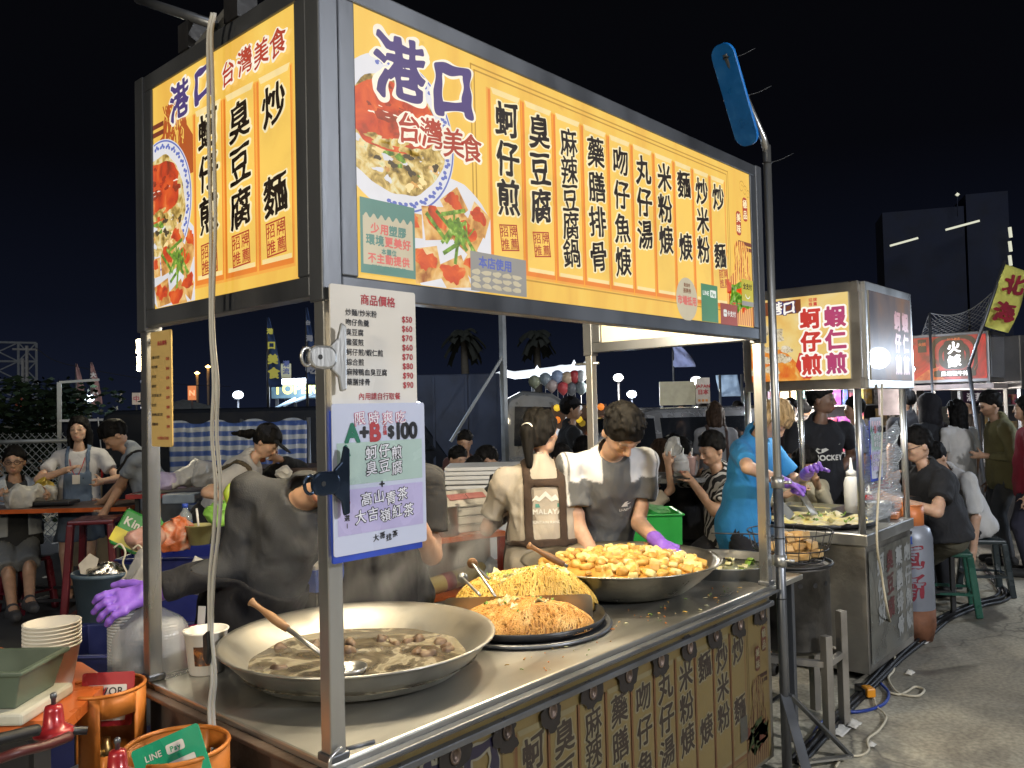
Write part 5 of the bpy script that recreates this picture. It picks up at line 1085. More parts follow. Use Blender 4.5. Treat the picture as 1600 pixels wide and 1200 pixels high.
m = MB(); m.face(rect(-.735, 1.79, -.115, 2.305), *P3, A2['bg'], 0)
m.face([(-.735, 1.79), (-.36, 1.79), (-.34, 1.83), (-.44, 1.90), (-.52, 1.985), (-.735, 2.01)], *P3, A2['org'], .0006); m.face([(-.735, 2.04), (-.70, 2.06), (-.62, 2.08), (-.60, 2.13), (-.66, 2.16), (-.735, 2.15)], *P3, A2['oys'], .0008)
for i, (a, z, s) in enumerate(((-.68, 2.02, .05), (-.56, 2.09, .048), (-.70, 2.10, .05), (-.60, 1.99, .045), (-.53, 1.93, .055), (-.50, 1.985, .04), (-.66, 1.93, .05), (-.60, 1.86, .05), (-.55, 2.055, .035), (-.70, 1.85, .05))): m.face([(max(a+p, -.735), z+q) for p, q in blob(s, s*.55, i+5, 24, .2)], *P3, A2['oys'], .001+i*.0001)
m.face([(-.40, 1.80), (-.345, 1.80), (-.40, 1.90), (-.375, 1.95), (-.42, 1.96), (-.445, 1.88)], *P3, A2['red'], .0011)
m.face(rect(-.64, 2.205, -.40, 2.29), *P3, A2['brn'], .0016)
for c, x in (('港', -.56), ('口', -.475)): put(m, c, P3, x, 2.245, .085, A2['navy'], .10, .8, 44, .0022); put(m, c, P3, x, 2.245, .085, A2['wht'], .035, .8, 44, .0028)
for x, st, col in ((-.345, '蚵仔煎', 'red'), (-.195, '蝦仁煎', 'mag')):
    for i, c in enumerate(st): put(m, c, P3, x, 2.165-.14*i, .128, A2['wht'], .13, 0, 48, .0022); put(m, c, P3, x, 2.165-.14*i, .128, A2['mag' if (i == 2 and col == 'red' and False) else col], .042, 0, 56, .003)
for i, c in enumerate('招牌推薦'): put(m, c, P3, -.325+.028*(i % 2)-.014, 2.285-.026*(i//2)-.008, .025, A2['red'], .02, 0, 30, .002)
m.build('sign_print', sg2)
m = MB(); frame_bars(m, (X0+.03, .06, 1.735), (4.75, .06, 2.36), .045, STEEL, .06); sg3 = m.build('sign_board', st2, bev=.005)
GLS = printed('washed_print', [(.3, srgb(70, 80, 110)), (.5, srgb(130, 120, 130)), (.66, srgb(170, 130, 110)), (.8, srgb(150, 90, 90))], 3, emit=.5, rough=.3); GLS.node_tree.nodes['Principled BSDF'].inputs['Coat Weight'].default_value = 1; GLS.node_tree.nodes['Principled BSDF'].inputs['Coat Roughness'].default_value = .015; GLS.node_tree.nodes['Principled BSDF'].inputs['Specular IOR Level'].default_value = .05
P4 = (vec((0, .032, 0)), X, Z); m = MB(); m.bx((X0+.07, .034, 1.78), (4.705, .07, 2.315), BASEM); m.face(rect(X0+.07, 1.78, 4.705, 2.315), *P4, GLS, 0); pk_ = printed('washed_pink', [(.3, srgb(190, 110, 120)), (.7, srgb(200, 120, 130))], 4, emit=.6)
for x, st in ((4.42, '蚵仔煎'), (4.58, '蝦仁煎')):
    for i, c in enumerate(st): put(m, c, P4, x, 2.16-.14*i, .125, pk_, .05, 0, 40, .001)
m.build('sign_print', sg3)
m = MB(); m.bx((X0, .06, 2.345), (4.75, .79, 2.358), FB); m.build('roof_sheet', st2); m = MB(); frame_bars(m, (X0+.03, .79, 1.735), (4.75, .79, 2.36), .045, FB, .04); frame_bars(m, (4.75, .06, 1.735), (4.75, .79, 2.36), .045, FB, .04); m.build('roof_frame', st2)
lt = thing('tube_lamp', 'tube lamp fixed under the roof of the omelette stall', 'lamp', (4.3, .45, 1.80)); m = MB(); m.tube([(3.95, .45, 1.80), (4.6, .45, 1.80)], .014, LAMPW, 10); m.build('tube', lt); m = MB(); m.bx((3.93, .425, 1.815), (4.62, .475, 1.84), WHITEP); m.build('fitting', lt); m = MB(); m.tube([(4.27, .45, 1.84), (4.27, .45, 2.35)], .006, STEEL); m.build('hanger', lt); lamp('tube_light', (4.25, .45, 1.74), 24, (1, .95, .82), .12, lt)
# plastic wrap screen
def wrapmat():
    m, n, p = nodes('cling_film'); tr_ = N(n, 'BsdfTransparent'); gl = N(n, 'BsdfGlossy'); gl.inputs['Roughness'].default_value = .12; df = N(n, 'BsdfDiffuse'); df.inputs[0].default_value = (.8, .85, .9, 1); a = N(n, 'MixShader'); b = N(n, 'MixShader')
    x = noise(n, 16, 6, 1.5, (.35, 1, 5)); bp = N(n, 'Bump'); bp.inputs['Strength'].default_value = 1; bp.inputs['Distance'].default_value = .06; L(n, x.outputs[0], bp.inputs['Height']); L(n, bp.outputs[0], gl.inputs['Normal']); gl.inputs[0].default_value = (.9, .95, 1, 1)
    L(n, ramp(n, x.outputs[0], [(.45, (.12, .12, .12)), (.6, (.6, .6, .6))]), a.inputs[0]); L(n, df.outputs[0], a.inputs[1]); L(n, gl.outputs[0], a.inputs[2]); b.inputs[0].default_value = .38; L(n, tr_.outputs[0], b.inputs[1]); L(n, a.outputs[0], b.inputs[2]); L(n, b.outputs[0], n.nodes['Material Output'].inputs[0]); return m
WRAP = wrapmat(); nzw = Nz(4, 22)
m = MB(); m.grid(lambda u, v: (X0+.03+.65*u, .075+.012*float(nzw(u, v*3, 0))+.004*math.sin(v*60+u*14), .93+v*(.60-.08*math.sin(u*3.1))), 30, 40, WRAP); T(m.build('plastic_wrap', org=(X0+.03, .075, .93)), 'crinkled clear plastic film stretched between the posts of the omelette stall', 'plastic film')
setcard('small weathered A+B card on the post of the omelette stall', (vec((3.94, .03, 1.375)), X, Z), .19, .36)
# things on the second stall
gd = thing('griddle', 'round black griddle covered with frying omelettes on the second stall', 'griddle', (4.14, .48, .87)); m = MB(); m.lathe([(.30, .002), (.345, .012), (.355, .034), (.345, .034), (.33, .018), (.01, .016)], (4.14, .48, .87), BLACK, 56); m.build('griddle_plate', gd)
nz = Nz(6, 30); m = MB(); m.grid(lambda u, v: (4.14+.335*v*math.cos(6.2832*u), .48+.335*v*math.sin(6.2832*u), .893+.012*float(nz(v*math.cos(6.28*u)*.4, v*math.sin(6.28*u)*.4, 0))+.012*(1-v)), 64, 18, EGGM); m.build('omelette', gd)
bits(gd, lambda x, y: 0, lambda x, y, z: (4.14+x, .48+y, .91), .3, .3, 5, 10, [CABB, GRNV], .02)
for i, (x, y, z, d, nm) in enumerate(((4.02, .60, .915, (-.25, .35, .5), 'a'), (4.20, .52, .915, (.0, .35, .55), 'b'))):
    t = thing('spatula', ['narrow steel spatula in the left gloved hand over the griddle', 'broad steel spatula held upright over the frying omelettes'][i], 'spatula', (x, y, z)); d = norm(d); s_ = norm(np.cross(d, (0, 1, .3))); p = vec((x, y, z))
    m = MB(); k = (.035, .05)[i]; m.prism([(-k, 0), (k, 0), (k*.95, .15), (.012, .17), (-.012, .17), (-k*.95, .15)], p, s_, d, .003, STEEL); m.build('blade', t); m = MB(); m.tube([p+d*.16, p+d*.34], .011, BLACK if i else STEEL, 10); m.build('handle', t)
ty = thing('prep_tray', 'shallow steel tray of batter behind the griddle', 'tray', (4.55, .68, .87)); m = MB(); m.bx((4.42, .50, .871), (4.69, .90, .88), STEEL); [m.bx(*q, STEEL) for q in (((4.42, .50, .88), (4.43, .90, .93)), ((4.68, .50, .88), (4.69, .90, .93)), ((4.43, .50, .88), (4.68, .51, .93)), ((4.43, .89, .88), (4.68, .90, .93)))]; m.build('tray_body', ty); m = MB(); m.bx((4.435, .515, .881), (4.675, .885, .905), EGGM); m.build('batter', ty)
def bottle(label, c, s, body, cap, nm='squeeze_bottle', h=1.):
    t = thing(nm, label, 'bottle', c); m = MB(); m.lathe([(.030*s, 0), (.034*s, .006*s), (.034*s, .12*s*h), (.026*s, .14*s*h), (.018*s, .145*s*h)], c, body, 20); m.build('bottle_body', t); m = MB(); m.lathe([(.022*s, .145*s*h), (.022*s, .162*s*h), (.009*s, .168*s*h), (.004*s, .21*s*h), (.001, .212*s*h)], c, cap, 16); m.build('cap', t)
bottle('big white squeeze bottle standing behind the griddle', (4.60, .42, .87), 1.5, WHITEP, WHITEP, h=1.25); bottle('small red sauce bottle behind the white squeeze bottle', (4.64, .32, .87), 1., mat('red_sauce', (.30, .02, .02), .3), WHITEP)
t = thing('steel_tub', 'round steel tub behind the post of the omelette stall', 'tub', (4.44, .20, .87)); m = MB(); m.lathe([(.07, 0), (.085, .12), (.092, .122), (.088, .126), (.08, .118), (.066, .008), (.001, .006)], (4.44, .20, .87), STEEL, 32); m.build('tub_body', t)
m = MB(); m.box((4.60, .18, .888), (.16, .12, .03), mat('orange_board', (.55, .2, .08), .5), rz=.2); T(m.build('cutting_board', org=(4.60, .18, .872), bev=.006), 'orange brown board lying behind the plastic film screen', 'board')
# burner barrel with the tofu basket
bc = (3.03, .19); br_ = thing('burner_barrel', 'sooty steel drum burner between the cart and the omelette stall', 'burner', (*bc, .40)); SOOT = mat('sooty_steel', (.13, .125, .12), .5, .75, .7, 4, .3, 30)
m = MB(); m.lathe([(.185, .40), (.19, .41), (.19, .80), (.20, .805), (.20, .815), (.18, .82), (.001, .80)], (*bc, 0), SOOT, 48); m.build('drum', br_)
for a in range(0, 360, 24):
    d = vec((math.cos(rad(a)), math.sin(rad(a)), 0)); m = MB(); m.face(blob(.013, .013, 1, 14, 0), vec((*bc, .735))+d*.1912, np.cross(Z, d), Z, RUBBER, 0); m.build('vent_hole', br_)
for z in (.55, .575, .60, .525): d = norm(vec((C0[0]-bc[0], C0[1]-bc[1], 0))); m = MB(); m.face(rect(-.012, -.002, .012, .002), vec((*bc, z))+d*.1914+.0*Z, np.cross(Z, d), Z, RUBBER, 0); m.build('slot', br_)
m = MB(); m.tube([(bc[0]+.205*math.cos(a), bc[1]+.205*math.sin(a), .825) for a in np.linspace(0, 6.283, 40, endpoint=False)], .008, BLACK, 6, closed=True); m.build('burner_ring', br_)
stn = thing('burner_stand', 'bare square tube stand carrying the sooty drum burner', 'stand', (*bc, 0)); SQ = mat('raw_square_tube', (.30, .28, .25), .5, .6, .4, 5, .2)
for i, (dx, dy, zt) in enumerate(((-.12, -.22, .50), (.10, -.215, .58), (.215, -.02, .66), (-.215, .06, .52), (.05, .22, .60))): m = MB(); m.bar((bc[0]+dx, bc[1]+dy, 0), (bc[0]+dx, bc[1]+dy, zt), .042, .042, SQ, up=(.4, .9, 0)); m.build('leg', stn, bev=.003)
for a, b in (((-.12, -.22), (.10, -.215)), ((.10, -.215), (.215, -.02)), ((-.12, -.22), (-.215, .06))): m = MB(); m.bar((bc[0]+a[0], bc[1]+a[1], .36), (bc[0]+b[0], bc[1]+b[1], .36), .03, .03, SQ); m.build('cross_bar', stn)
m = MB(); m.lathe([(.15, .376), (.15, .398)], (*bc, 0), SQ, 20); m.build('support_plate', stn)
bk = thing('wire_basket', 'black wire basket on the drum burner full of fried tofu', 'basket', (*bc, .84))
for z, r in ((.842, .165), (.90, .19), (.985, .215)): m = MB(); m.tube([(bc[0]+r*math.cos(a), bc[1]+r*math.sin(a), z) for a in np.linspace(0, 6.283, 40, endpoint=False)], .0035, BLACK, 5, closed=True); m.build('hoop', bk)
for k in range(20): a = k*.31416; m = MB(); m.tube([(bc[0]+r*math.cos(a), bc[1]+r*math.sin(a), z) for z, r in ((.842, .02), (.842, .165), (.90, .19), (.985, .215))], .0022, BLACK, 4); m.build('wire', bk)
m = MB(); m.tube(spline([(bc[0]-.2, bc[1]+.08, .985), (bc[0]-.36, bc[1]+.2, 1.0), (bc[0]-.38, bc[1]+.24, 1.0), (bc[0]-.24, bc[1]+.14, .985)], 5), .004, BLACK, 5); m.build('handle', bk)
g = random.Random(9); k = 0
for z, n_ in ((.868, 12), (.912, 9), (.955, 5)):
    for i in range(n_):
        a = i*6.283/n_+z*9; r = (.125 if n_ == 12 else .10 if n_ == 9 else .06)*(1 if i % 3 else .7); m = MB(); c = (bc[0]+r*math.cos(a), bc[1]+r*math.sin(a), z+.004*g.random()); m.box(c, (.062, .058, .038), FRIED, ax=[vec(Matrix.Rotation(g.gauss(0, .18), 3, 'X') @ Matrix.Rotation(g.random()*3, 3, 'Z') @ Vector(e)) for e in ((1, 0, 0), (0, 1, 0), (0, 0, 1))])
        o = m.build('tofu_block', org=c, bev=.006); T(o, 'pale brown block of fried tofu piled in the wire basket', 'tofu', 'fried tofu blocks in the wire basket')
# ---------------------------------------------------------------- gas cylinders
def gas(label, x, y, z0, r, h, body, base, collar, cr, ch, gap=(0, 0), hu=.42, group=None, face=None):
    t = thing('gas_cylinder', label, 'gas cylinder', (x, y, z0), group); c = (x, y, z0)
    m = MB(); m.lathe([(r*.5, .05), (r*.9, .06), (r, .10), (r, h-.10), (r*.88, h-.03), (r*.5, h), (.02, h+.01)], c, body, 40); m.build('tank', t)
    if base: m = MB(); m.lathe([(r*.8, 0), (r*.84, 0), (r*1.01, .10), (r*1.01, .22), (r*.99, .22)], c, base, 40); m.build('base_ring', t)
    a0, a1 = gap; m = MB(); n = 40
    z1 = h-.035; zt = z1+ch; th = .004
    def ring(u, v, k): a = a0+(a1-a0)*u; return (x+(cr+k)*math.cos(a), y+(cr+k)*math.sin(a), z0+z1+v*ch)
    # collar with a hand hole: skin of bands around the opening
    def band(u0, u1, v0, v1):
        m.grid(lambda u, v: ring(u0+(u1-u0)*u, v0+(v1-v0)*v, 0), max(2, int(40*(u1-u0))), 2, collar)
    band(0, hu-.10, 0, 1); band(hu+.10, 1, 0, 1); band(hu-.10, hu+.10, 0, .36); band(hu-.10, hu+.10, .76, 1)
    m.build('collar', t, solid=.006); m = MB(); m.tube([ring(u, 1, 0) for u in np.linspace(0, 1, 40)], .006, collar, 6); m.build('collar_rim', t)
    m = MB(); m.lathe([(.018, h), (.018, h+.05), (.012, h+.06), (.012, h+.075)], c, mat('brass', (.6, .42, .16), .35, 1), 14); m.tube([(x, y, z0+h+.04), (x+.05*math.cos(a0), y+.05*math.sin(a0), z0+h+.04)], .010, mat('brass', (.6, .42, .16), .35, 1), 10); m.build('valve', t)
    return t
ORG = mat('orange_gas_paint', (.50, .16, .025), .42, .2, .3, 6, .15, 40); RED = mat('red_enamel', (.34, .02, .025), .3, .1, .2, coat=.3); GREYP = mat('grey_gas_paint', (.23, .25, .30), .4, .2, .15, 4)
g1 = D(165, 1072, 2.42); g2 = D(276, 1165, 1.97); g3 = D(100, 1200, 2.05)
gas('orange gas cylinder collar with a red white card standing inside', g1[0], g1[1], 0, .16, g1[2]-.225, GREYP, ORG, ORG, .106, .26, (rad(208), rad(208+268)), hu=.22, group='gas cylinders beside the cart')
gas('orange gas cylinder nearest the camera with a green card in its collar', g2[0], g2[1], 0, .16, g2[2]-.165, GREYP, ORG, ORG, .118, .20, (rad(212), rad(212+285)), hu=.5, group='gas cylinders beside the cart')
ga = vec((4.89, .06, 0)); gas('grey gas cylinder with rusty base and red lettering beside the omelette stall', ga[0]+.06, ga[1]+.1, 0, .145, .80, GREYP, mat('rusty_base', (.20, .085, .045), .7, .3, .4, 8, .3), mat('orange_collar', (.55, .17, .05), .45, .1), .09, .16, (rad(20), rad(20+280)), group='gas cylinders beside the stalls')
gl = [o for o in SC.objects if o.name.startswith('gas_cylinder')][-1]; dv = norm(vec((C0[0]-ga[0], C0[1]-ga[1], 0))); sr = -norm(np.cross(dv, Z)); Pg = (vec((ga[0]+.06, ga[1]+.1, 0))+dv*.147, sr, Z)
def onround(st, zs, s, m_, r, w=.05, br=.6):
    mb = MB(); t2 = MB(); Pl = (vec((0, 0, 0)), vec((1, 0, 0)), vec((0, 1, 0)))
    for c, z in zip(st, zs): put(t2, c, Pl, .01, z, s, m_, w, br, 44)
    ctr = vec((ga[0]+.06, ga[1]+.1, 0)); mb.add([ctr+(dv*math.cos(v[0]/r)+sr*math.sin(v[0]/r))*(r+.002)+Z*v[1] for v in t2.v], t2.f, m_); return mb
onround('瓦斯', (.58, .38), .17, mat('sprayed_red', (.20, .015, .03), .6), .145).build('lettering', gl); onround('1', (.70,), .07, mat('sprayed_blue', (.03, .08, .36), .5), .145).build('lettering', gl); onround('569', (.752, .752, .752), .03, INKK, .145).build('lettering', gl)
def reg(label, c, s=1.):
    t = thing('gas_regulator', label, 'regulator', tuple(c), 'red gas regulators'); m = MB(); m.lathe([(.02*s, -.02*s), (.062*s, -.012*s), (.066*s, .0), (.050*s, .012*s), (.034*s, .022*s), (.030*s, .07*s), (.026*s, .085*s), (.012*s, .09*s)], c, RED, 28); m.build('dome', t)
    m = MB(); m.lathe([(.008*s, .09*s), (.008*s, .11*s), (.011*s, .112*s), (.011*s, .125*s), (.006*s, .13*s)], c, STEELD, 12); m.build('adjusting_screw', t); m = MB(); m.tube([vec(c)+vec((-.09*s, .07*s, -.01)), c, vec(c)+vec((.09*s, -.05*s, -.01))], .014*s, BLACK, 10); m.build('inlet', t); return t
reg('red gas regulator with steel screw beside the first orange cylinder', D(84, 1142, 2.02), .72); reg('red gas regulator half hidden at the bottom edge between the cylinders', D(184, 1212, 1.75), .62)
cable('black rubber hose curving from the red regulator', [D(60, 1140, 1.95), D(20, 1150, 1.9), D(-30, 1165, 1.85), D(-90, 1210, 1.8)], .014, RUBBER, cat='hose', name='gas_hose'); cable('maroon rubber hose sagging below the black one', [D(110, 1150, 1.99), D(70, 1165, 1.92), D(20, 1178, 1.85), D(-60, 1210, 1.8)], .012, mat('maroon_hose', (.08, .015, .015), .5), cat='hose', name='gas_hose')
def standcard(label, c, w, h, tilt, body, bits_, name='payment_card'):
    t = thing(name, label, 'card', tuple(c)); u = norm(RT*math.cos(tilt)+UP*math.sin(tilt)); v = norm(-RT*math.sin(tilt)+UP*math.cos(tilt)-FW*-.25); P = (vec(c), u, v); m = MB(); m.prism(rrect(w, h, .008, 4), vec(c), u, v, .004, body); m.build('card', t); m = MB(); bits_(m, (vec(c)+norm(np.cross(u, v))*.0045, u, v)); m.build('lettering', t)
GRN = mat('green_card', (.012, .30, .16), .3, coat=.4); WHC = mat('white_card', (.62, .60, .56), .35)
def b1(m, P): m.face([(p, q-.01) for p, q in rrect(.115, .10, .004)], *P, WHC, .0006); text(m, 'TWQR', P, 0, .022, .030, INKK, .02, h=.0014); text(m, 'TW', P, -.0275, .0225, .030, INKR, .022, h=.002)
standcard('red framed white card lettered TWQR inside the first orange collar', D(168, 1092, 2.43), .155, .15, .05, mat('red_card', (.36, .02, .03), .3, coat=.3), b1)
def b2(m, P): text(m, 'LINE', P, -.035, .035, .020, WHC, .02, h=.001); m.face([(.02+p, .035+q) for p, q in rrect(.045, .022, .005)], *P, WHC, .0006); text(m, 'Pay', P, .02, .034, .017, GRN, .02, h=.0012); m.face([(.01+p, -.03+q) for p, q in rrect(.10, .075, .003)], *P, WHC, .0006)
standcard('green payment card tilted in the collar of the nearest cylinder', D(270, 1195, 1.90), .17, .13, .42, GRN, b2)
t = thing('gas_cylinder', 'grey domed cylinder top with a paper label at the bottom edge', 'gas cylinder', (g3[0], g3[1], 0), 'gas cylinders beside the cart'); m = MB(); m.lathe([(.14, .02), (.15, .06), (.15, .62), (.13, .70), (.06, .745), (.02, .75)], (g3[0], g3[1], 0), mat('silver_paint', (.45, .46, .47), .35, .6), 36); m.build('tank', t)
# foreground bench with tub and cups
bz = .87; bt = thing('work_bench', 'low orange topped bench at the left edge holding the green tub', 'bench', tuple(G(60, 1090, 0)*0+vec((-.35, .55, 0))))
pa, pb, pc, pd = G(-90, 1130, bz), G(105, 1125, bz), G(172, 1062, bz), G(128, 1035, bz); pe = G(-60, 1000, bz)
m = MB(); pts = [pa, pb, pc, pd, pe]; m.prism([(p[0], p[1]) for p in pts], (0, 0, bz-.03), (1, 0, 0), (0, 1, 0), .03, ORANGE); m.build('bench_top', bt)
for p in (pb+vec((-.05, .05, 0)), pd+vec((-.02, -.06, 0)), pa+vec((.1, .05, 0))): m = MB(); m.bar((p[0], p[1], 0), (p[0], p[1], bz-.031), .04, .04, BLACK, up=(1, 0, 0)); m.build('leg', bt)
gb = D(-14, 1090, 2.25); tb = thing('storage_tub', 'dark green grey plastic tub on a white lid at the left edge', 'tub', (gb[0], gb[1], bz)); TUB = mat('green_grey_plastic', (.085, .115, .085), .4, 0, .15)
ux = norm(vec((RT[0], RT[1], 0))); uy = norm(vec((FW[0], FW[1], 0)))
def obox(m, c, w, d, z0, z1, mm, tw=1.): # open topped tapered tub
    c = vec((c[0], c[1], 0)); cr = lambda k, z: [c+ux*w/2*k*a+uy*d/2*k*b+Z*z for a, b in ((-1, -1), (1, -1), (1, 1), (-1, 1))]
    vs = cr(tw, z0)+cr(1, z1)+cr(1.07, z1)+cr(1.07, z1+.012)+cr(.96, z1+.012)+cr(tw*.94, z0+.01); fs = [(3, 2, 1, 0)]
    for k in range(5): fs += [(4*k+i, 4*k+(i+1) % 4, 4*k+4+(i+1) % 4, 4*k+4+i) for i in range(4)]
    fs.append((20, 21, 22, 23)); m.add(vs, fs, mm)
m = MB(); obox(m, gb, .29, .22, bz+.035, gb[2]+.09, TUB, .84); m.build('tub_body', tb, bev=.004)
m = MB(); m.box(gb*vec((1, 1, 0))+Z*(bz+.017), (.32, .25, .033), mat('cream_plastic', (.50, .49, .42), .45), ax=(ux, uy, Z)); m.build('lid', tb, bev=.008)
cp = D(82, 1060, 2.45)
for i in range(7):
    z = bz+.001+.011*i; t = papercup('paper bucket nested in the stack beside the green grey tub', (cp[0], cp[1], z), .054, .075, .122, False, group='stacked paper buckets on the bench')
# big blue tubs behind
def tub(label, c, w, d, z1, mat_, z0=.0, name='plastic_tub'): t = thing(name, label, 'tub', (c[0], c[1], z0)); m = MB(); obox(m, c, w, d, z0, z1, mat_, .9); m.build('tub_body', t, bev=.006); return t
tub('navy plastic tub on the ground behind the bag of cups', D(200, 1010, 3.55), .62, .5, .70, mat('navy_plastic', (.012, .018, .10), .4)); bt2 = D(284, 862, 4.7); tub('large blue plastic tub heaped with bags and bottles', bt2, .52, .44, .88, BLUEP)
# bucket hung on the tub
bc2 = D(165, 912, 4.3); bu = thing('bucket', 'blue grey bucket holding crumpled foil and a paper sheet', 'bucket', (bc2[0], bc2[1], 0)); BK = mat('blue_grey_plastic', (.075, .115, .16), .45, 0, .15); zt = bc2[2]+.07; zb = zt-.36
m = MB(); m.lathe([(.10, zb), (.115, zb+.01), (.155, zt-.02), (.162, zt-.02), (.162, zt), (.150, zt), (.11, zb+.02), (.001, zb+.02)], (bc2[0], bc2[1], 0), BK, 36); m.build('bucket_body', bu); m = MB(); m.bx((bc2[0]-.09, bc2[1]-.09, 0), (bc2[0]+.09, bc2[1]+.09, zb), BLACK); m.build('base_block', bu)
FOIL = mat('aluminium_foil', (.75, .72, .64), .25, 1, .1, 30, .9, 45); F = Field(vec((bc2[0], bc2[1], zt))-.14, vec((bc2[0], bc2[1], zt))+.14, .008); F.ell((bc2[0], bc2[1]-.01, zt-.01), (.10, .075, .055), None, 0); F.ripple(Nz(2, 70), .008); o = field_obj('foil_wad', F, FOIL, None, (bc2[0], bc2[1], zt-.05)); T(o, 'crumpled shiny foil wad in the blue grey bucket', 'foil')
m = MB(); p = D(138, 882, 4.25); m.prism([(-.03, -.05), (.04, -.06), (.05, .03), (.0, .06), (-.05, .0)], p, ux, Z*.9+uy*.3, .003, mat('kraft_sheet', (.42, .38, .32), .8)); T(m.build('paper_sheet', org=tuple(p)), 'folded grey paper sheet sticking out of the bucket', 'paper')
# ---------------------------------------------------------------- people
def W(px, dep): p = D(px, 637, dep); return (float(p[0]), float(p[1]))
DG = (.036, .038, .043); BLK = (.016, .017, .021); APR = cloth('black_apron_cloth', (.014, .014, .017)); BRA = cloth('brown_apron_cloth', (.040, .026, .020))
# vendor bending over beside the soup wok
v1 = person('bending vendor in dark grey long sleeved shirt, purple glove holding the bag of cups', W(386, 3.22), 222, 1.74, lean=15, side=-30, hp=15, ht=-48, rh=D(246, 922, 2.92), lh=D(575, 838, 3.45), rpole=(-.3, .2, -1), lpole=(.3, 1, -.2), shirt=DG, sleeve=(1.1, 1.88), pants=BLK, plen=.48, hair='short', h=.0085, sk='b', hemz=-.10, rn=(.45, .55, -.6), gloved=(1,), wrinkle=1.1, fat=.9,
            over=[('apron', APR, lambda X, Y, Z: np.maximum(np.maximum(Z-.17, -.25-Y), -.10-X*1.0-9))])
glove(v1, 1, PURPLE, .5, (.45, .55, -.6), k=1.28)
v2 = person('vendor in black T-shirt and long apron mostly hidden by the price cards', W(598, 3.5), 215, 1.74, lean=6, lh=D(646, 800, 3.2), rh=D(585, 800, 3.3), shirt=(.020, .021, .025), sleeve=.7, pants=BLK, hair='short', h=.010, sk='b', lpole=(.5, .2, -1), wrinkle=1.1,
            over=[('apron', APR, lambda X, Y, Z: np.maximum(Z-.36, np.abs(X)-.16))])
m = MB()
v3 = person('woman with ponytail seen from behind, beige T-shirt under brown apron straps', W(844, 4.12), 48, 1.66, lean=4, hp=8, hy=-42, lh=D(800, 800, 4.4), rh=D(880, 800, 4.4), shirt=(.36, .325, .28), sleeve=.75, pants=BLK, hair='pony', fem=True, fat=1.05, h=.009, sk='a', hemz=-.14, wrinkle=1.1,
            over=[('apron_strap', BRA, lambda X, Y, Z: np.minimum(np.maximum(np.abs(np.abs(X+.0)-(.085+.0*Z))-.020, np.maximum(Y-.0, .10-Z)), np.minimum(np.maximum(np.maximum(np.abs(X)-.10, np.abs(Z-.415)-.020), Y), np.maximum(np.abs(Z-.125)-.022+.05*np.abs(X), -9.)))),
                  ('apron', BRA, lambda X, Y, Z: np.maximum(np.maximum(Z-.36, -.02-Y+.25*np.abs(X)), np.abs(X)-.2))])
wt = mat('white_ink', (.62, .62, .60), .7); tl = mat('teal_ink', (.05, .20, .19), .7); br2 = mat('grey_brown_ink', (.14, .12, .10), .7)
mtn = [[(-.075, .05), (-.045, .085), (-.03, .075), (0, .105), (.03, .075), (.05, .088), (.075, .05), (.05, .062), (.03, .052), (0, .08), (-.03, .055), (-.05, .065)]]
decal(v3, [('poly', rect(-.066, -.035, .066, .115), br2)]+[('poly', q, wt) for q in mtn]+[('poly', rect(-.05, .026, .07, .044), tl), ('text', 'HIMALAYAS', 0, .006, .034, .03, wt), ('poly', rect(-.09, -.022, .09, -.018), wt), ('text', 'MOUNTAIN RANGES', 0, -.045, .018, .015, wt)], wt, True, 0, .27)
bw = MB(); bp = v3['hp']-v3['tf']*.135+v3['t']*.125
for dx, dz, w in ((-.02, -.16, .03), (.035, -.07, .022), (-.045, .01, .02), (.055, .012, .022)): bw.bar(bp, bp+v3['tr']*dx*1.3+Z*dz, w, .012, BRA, up=v3['tf'])
bw.build('apron_bow', v3['o'], bev=.004)
m = MB(); p = v3['hc']-v3['hf']*.118+v3['hu']*.012; m.tube([p+v3['hr']*.03*math.cos(a)+v3['hu']*.018*math.sin(a)-v3['hf']*.012 for a in np.linspace(0, 6.283, 14, endpoint=False)], .007, WHITEP, 6, closed=True); m.build('hair_tie', v3['o'])
v4 = person('man in grey sports shirt with white shoulder panels leaning over the tofu wok', W(925, 4.38), 238, 1.80, lean=26, hp=34, hy=8, lh=D(1030, 848, 3.95), rh=D(946, 900, 3.98), rpole=(-.1, .9, .1), lpole=(.5, .8, .1), shirt=(.085, .09, .10), sleeve=.62, pants=(.02, .022, .035), hair='short', h=.0085, sk='a', hemz=-.13, wrinkle=1.1, fat=1.06, gloved=(-1,),
            panel=((.58, .59, .62), lambda X, Y, Z: np.minimum(np.maximum(np.maximum(.435-Z, .075-np.abs(X)), np.abs(X)-.235), np.maximum(np.abs(np.abs(X)-.252)-.008, .2-Z))))
glove(v4, -1, PURPLE, .7, (.1, -.2, -1))
decal(v4, [('poly', [(-.030, .0), (-.012, .024), (.010, .026), (.0, .014), (.032, .012), (.004, .006), (.012, -.004)], wt), ('text', 'LI-NING', 0, -.018, .02, .02, wt)], wt, False, .07, .30)
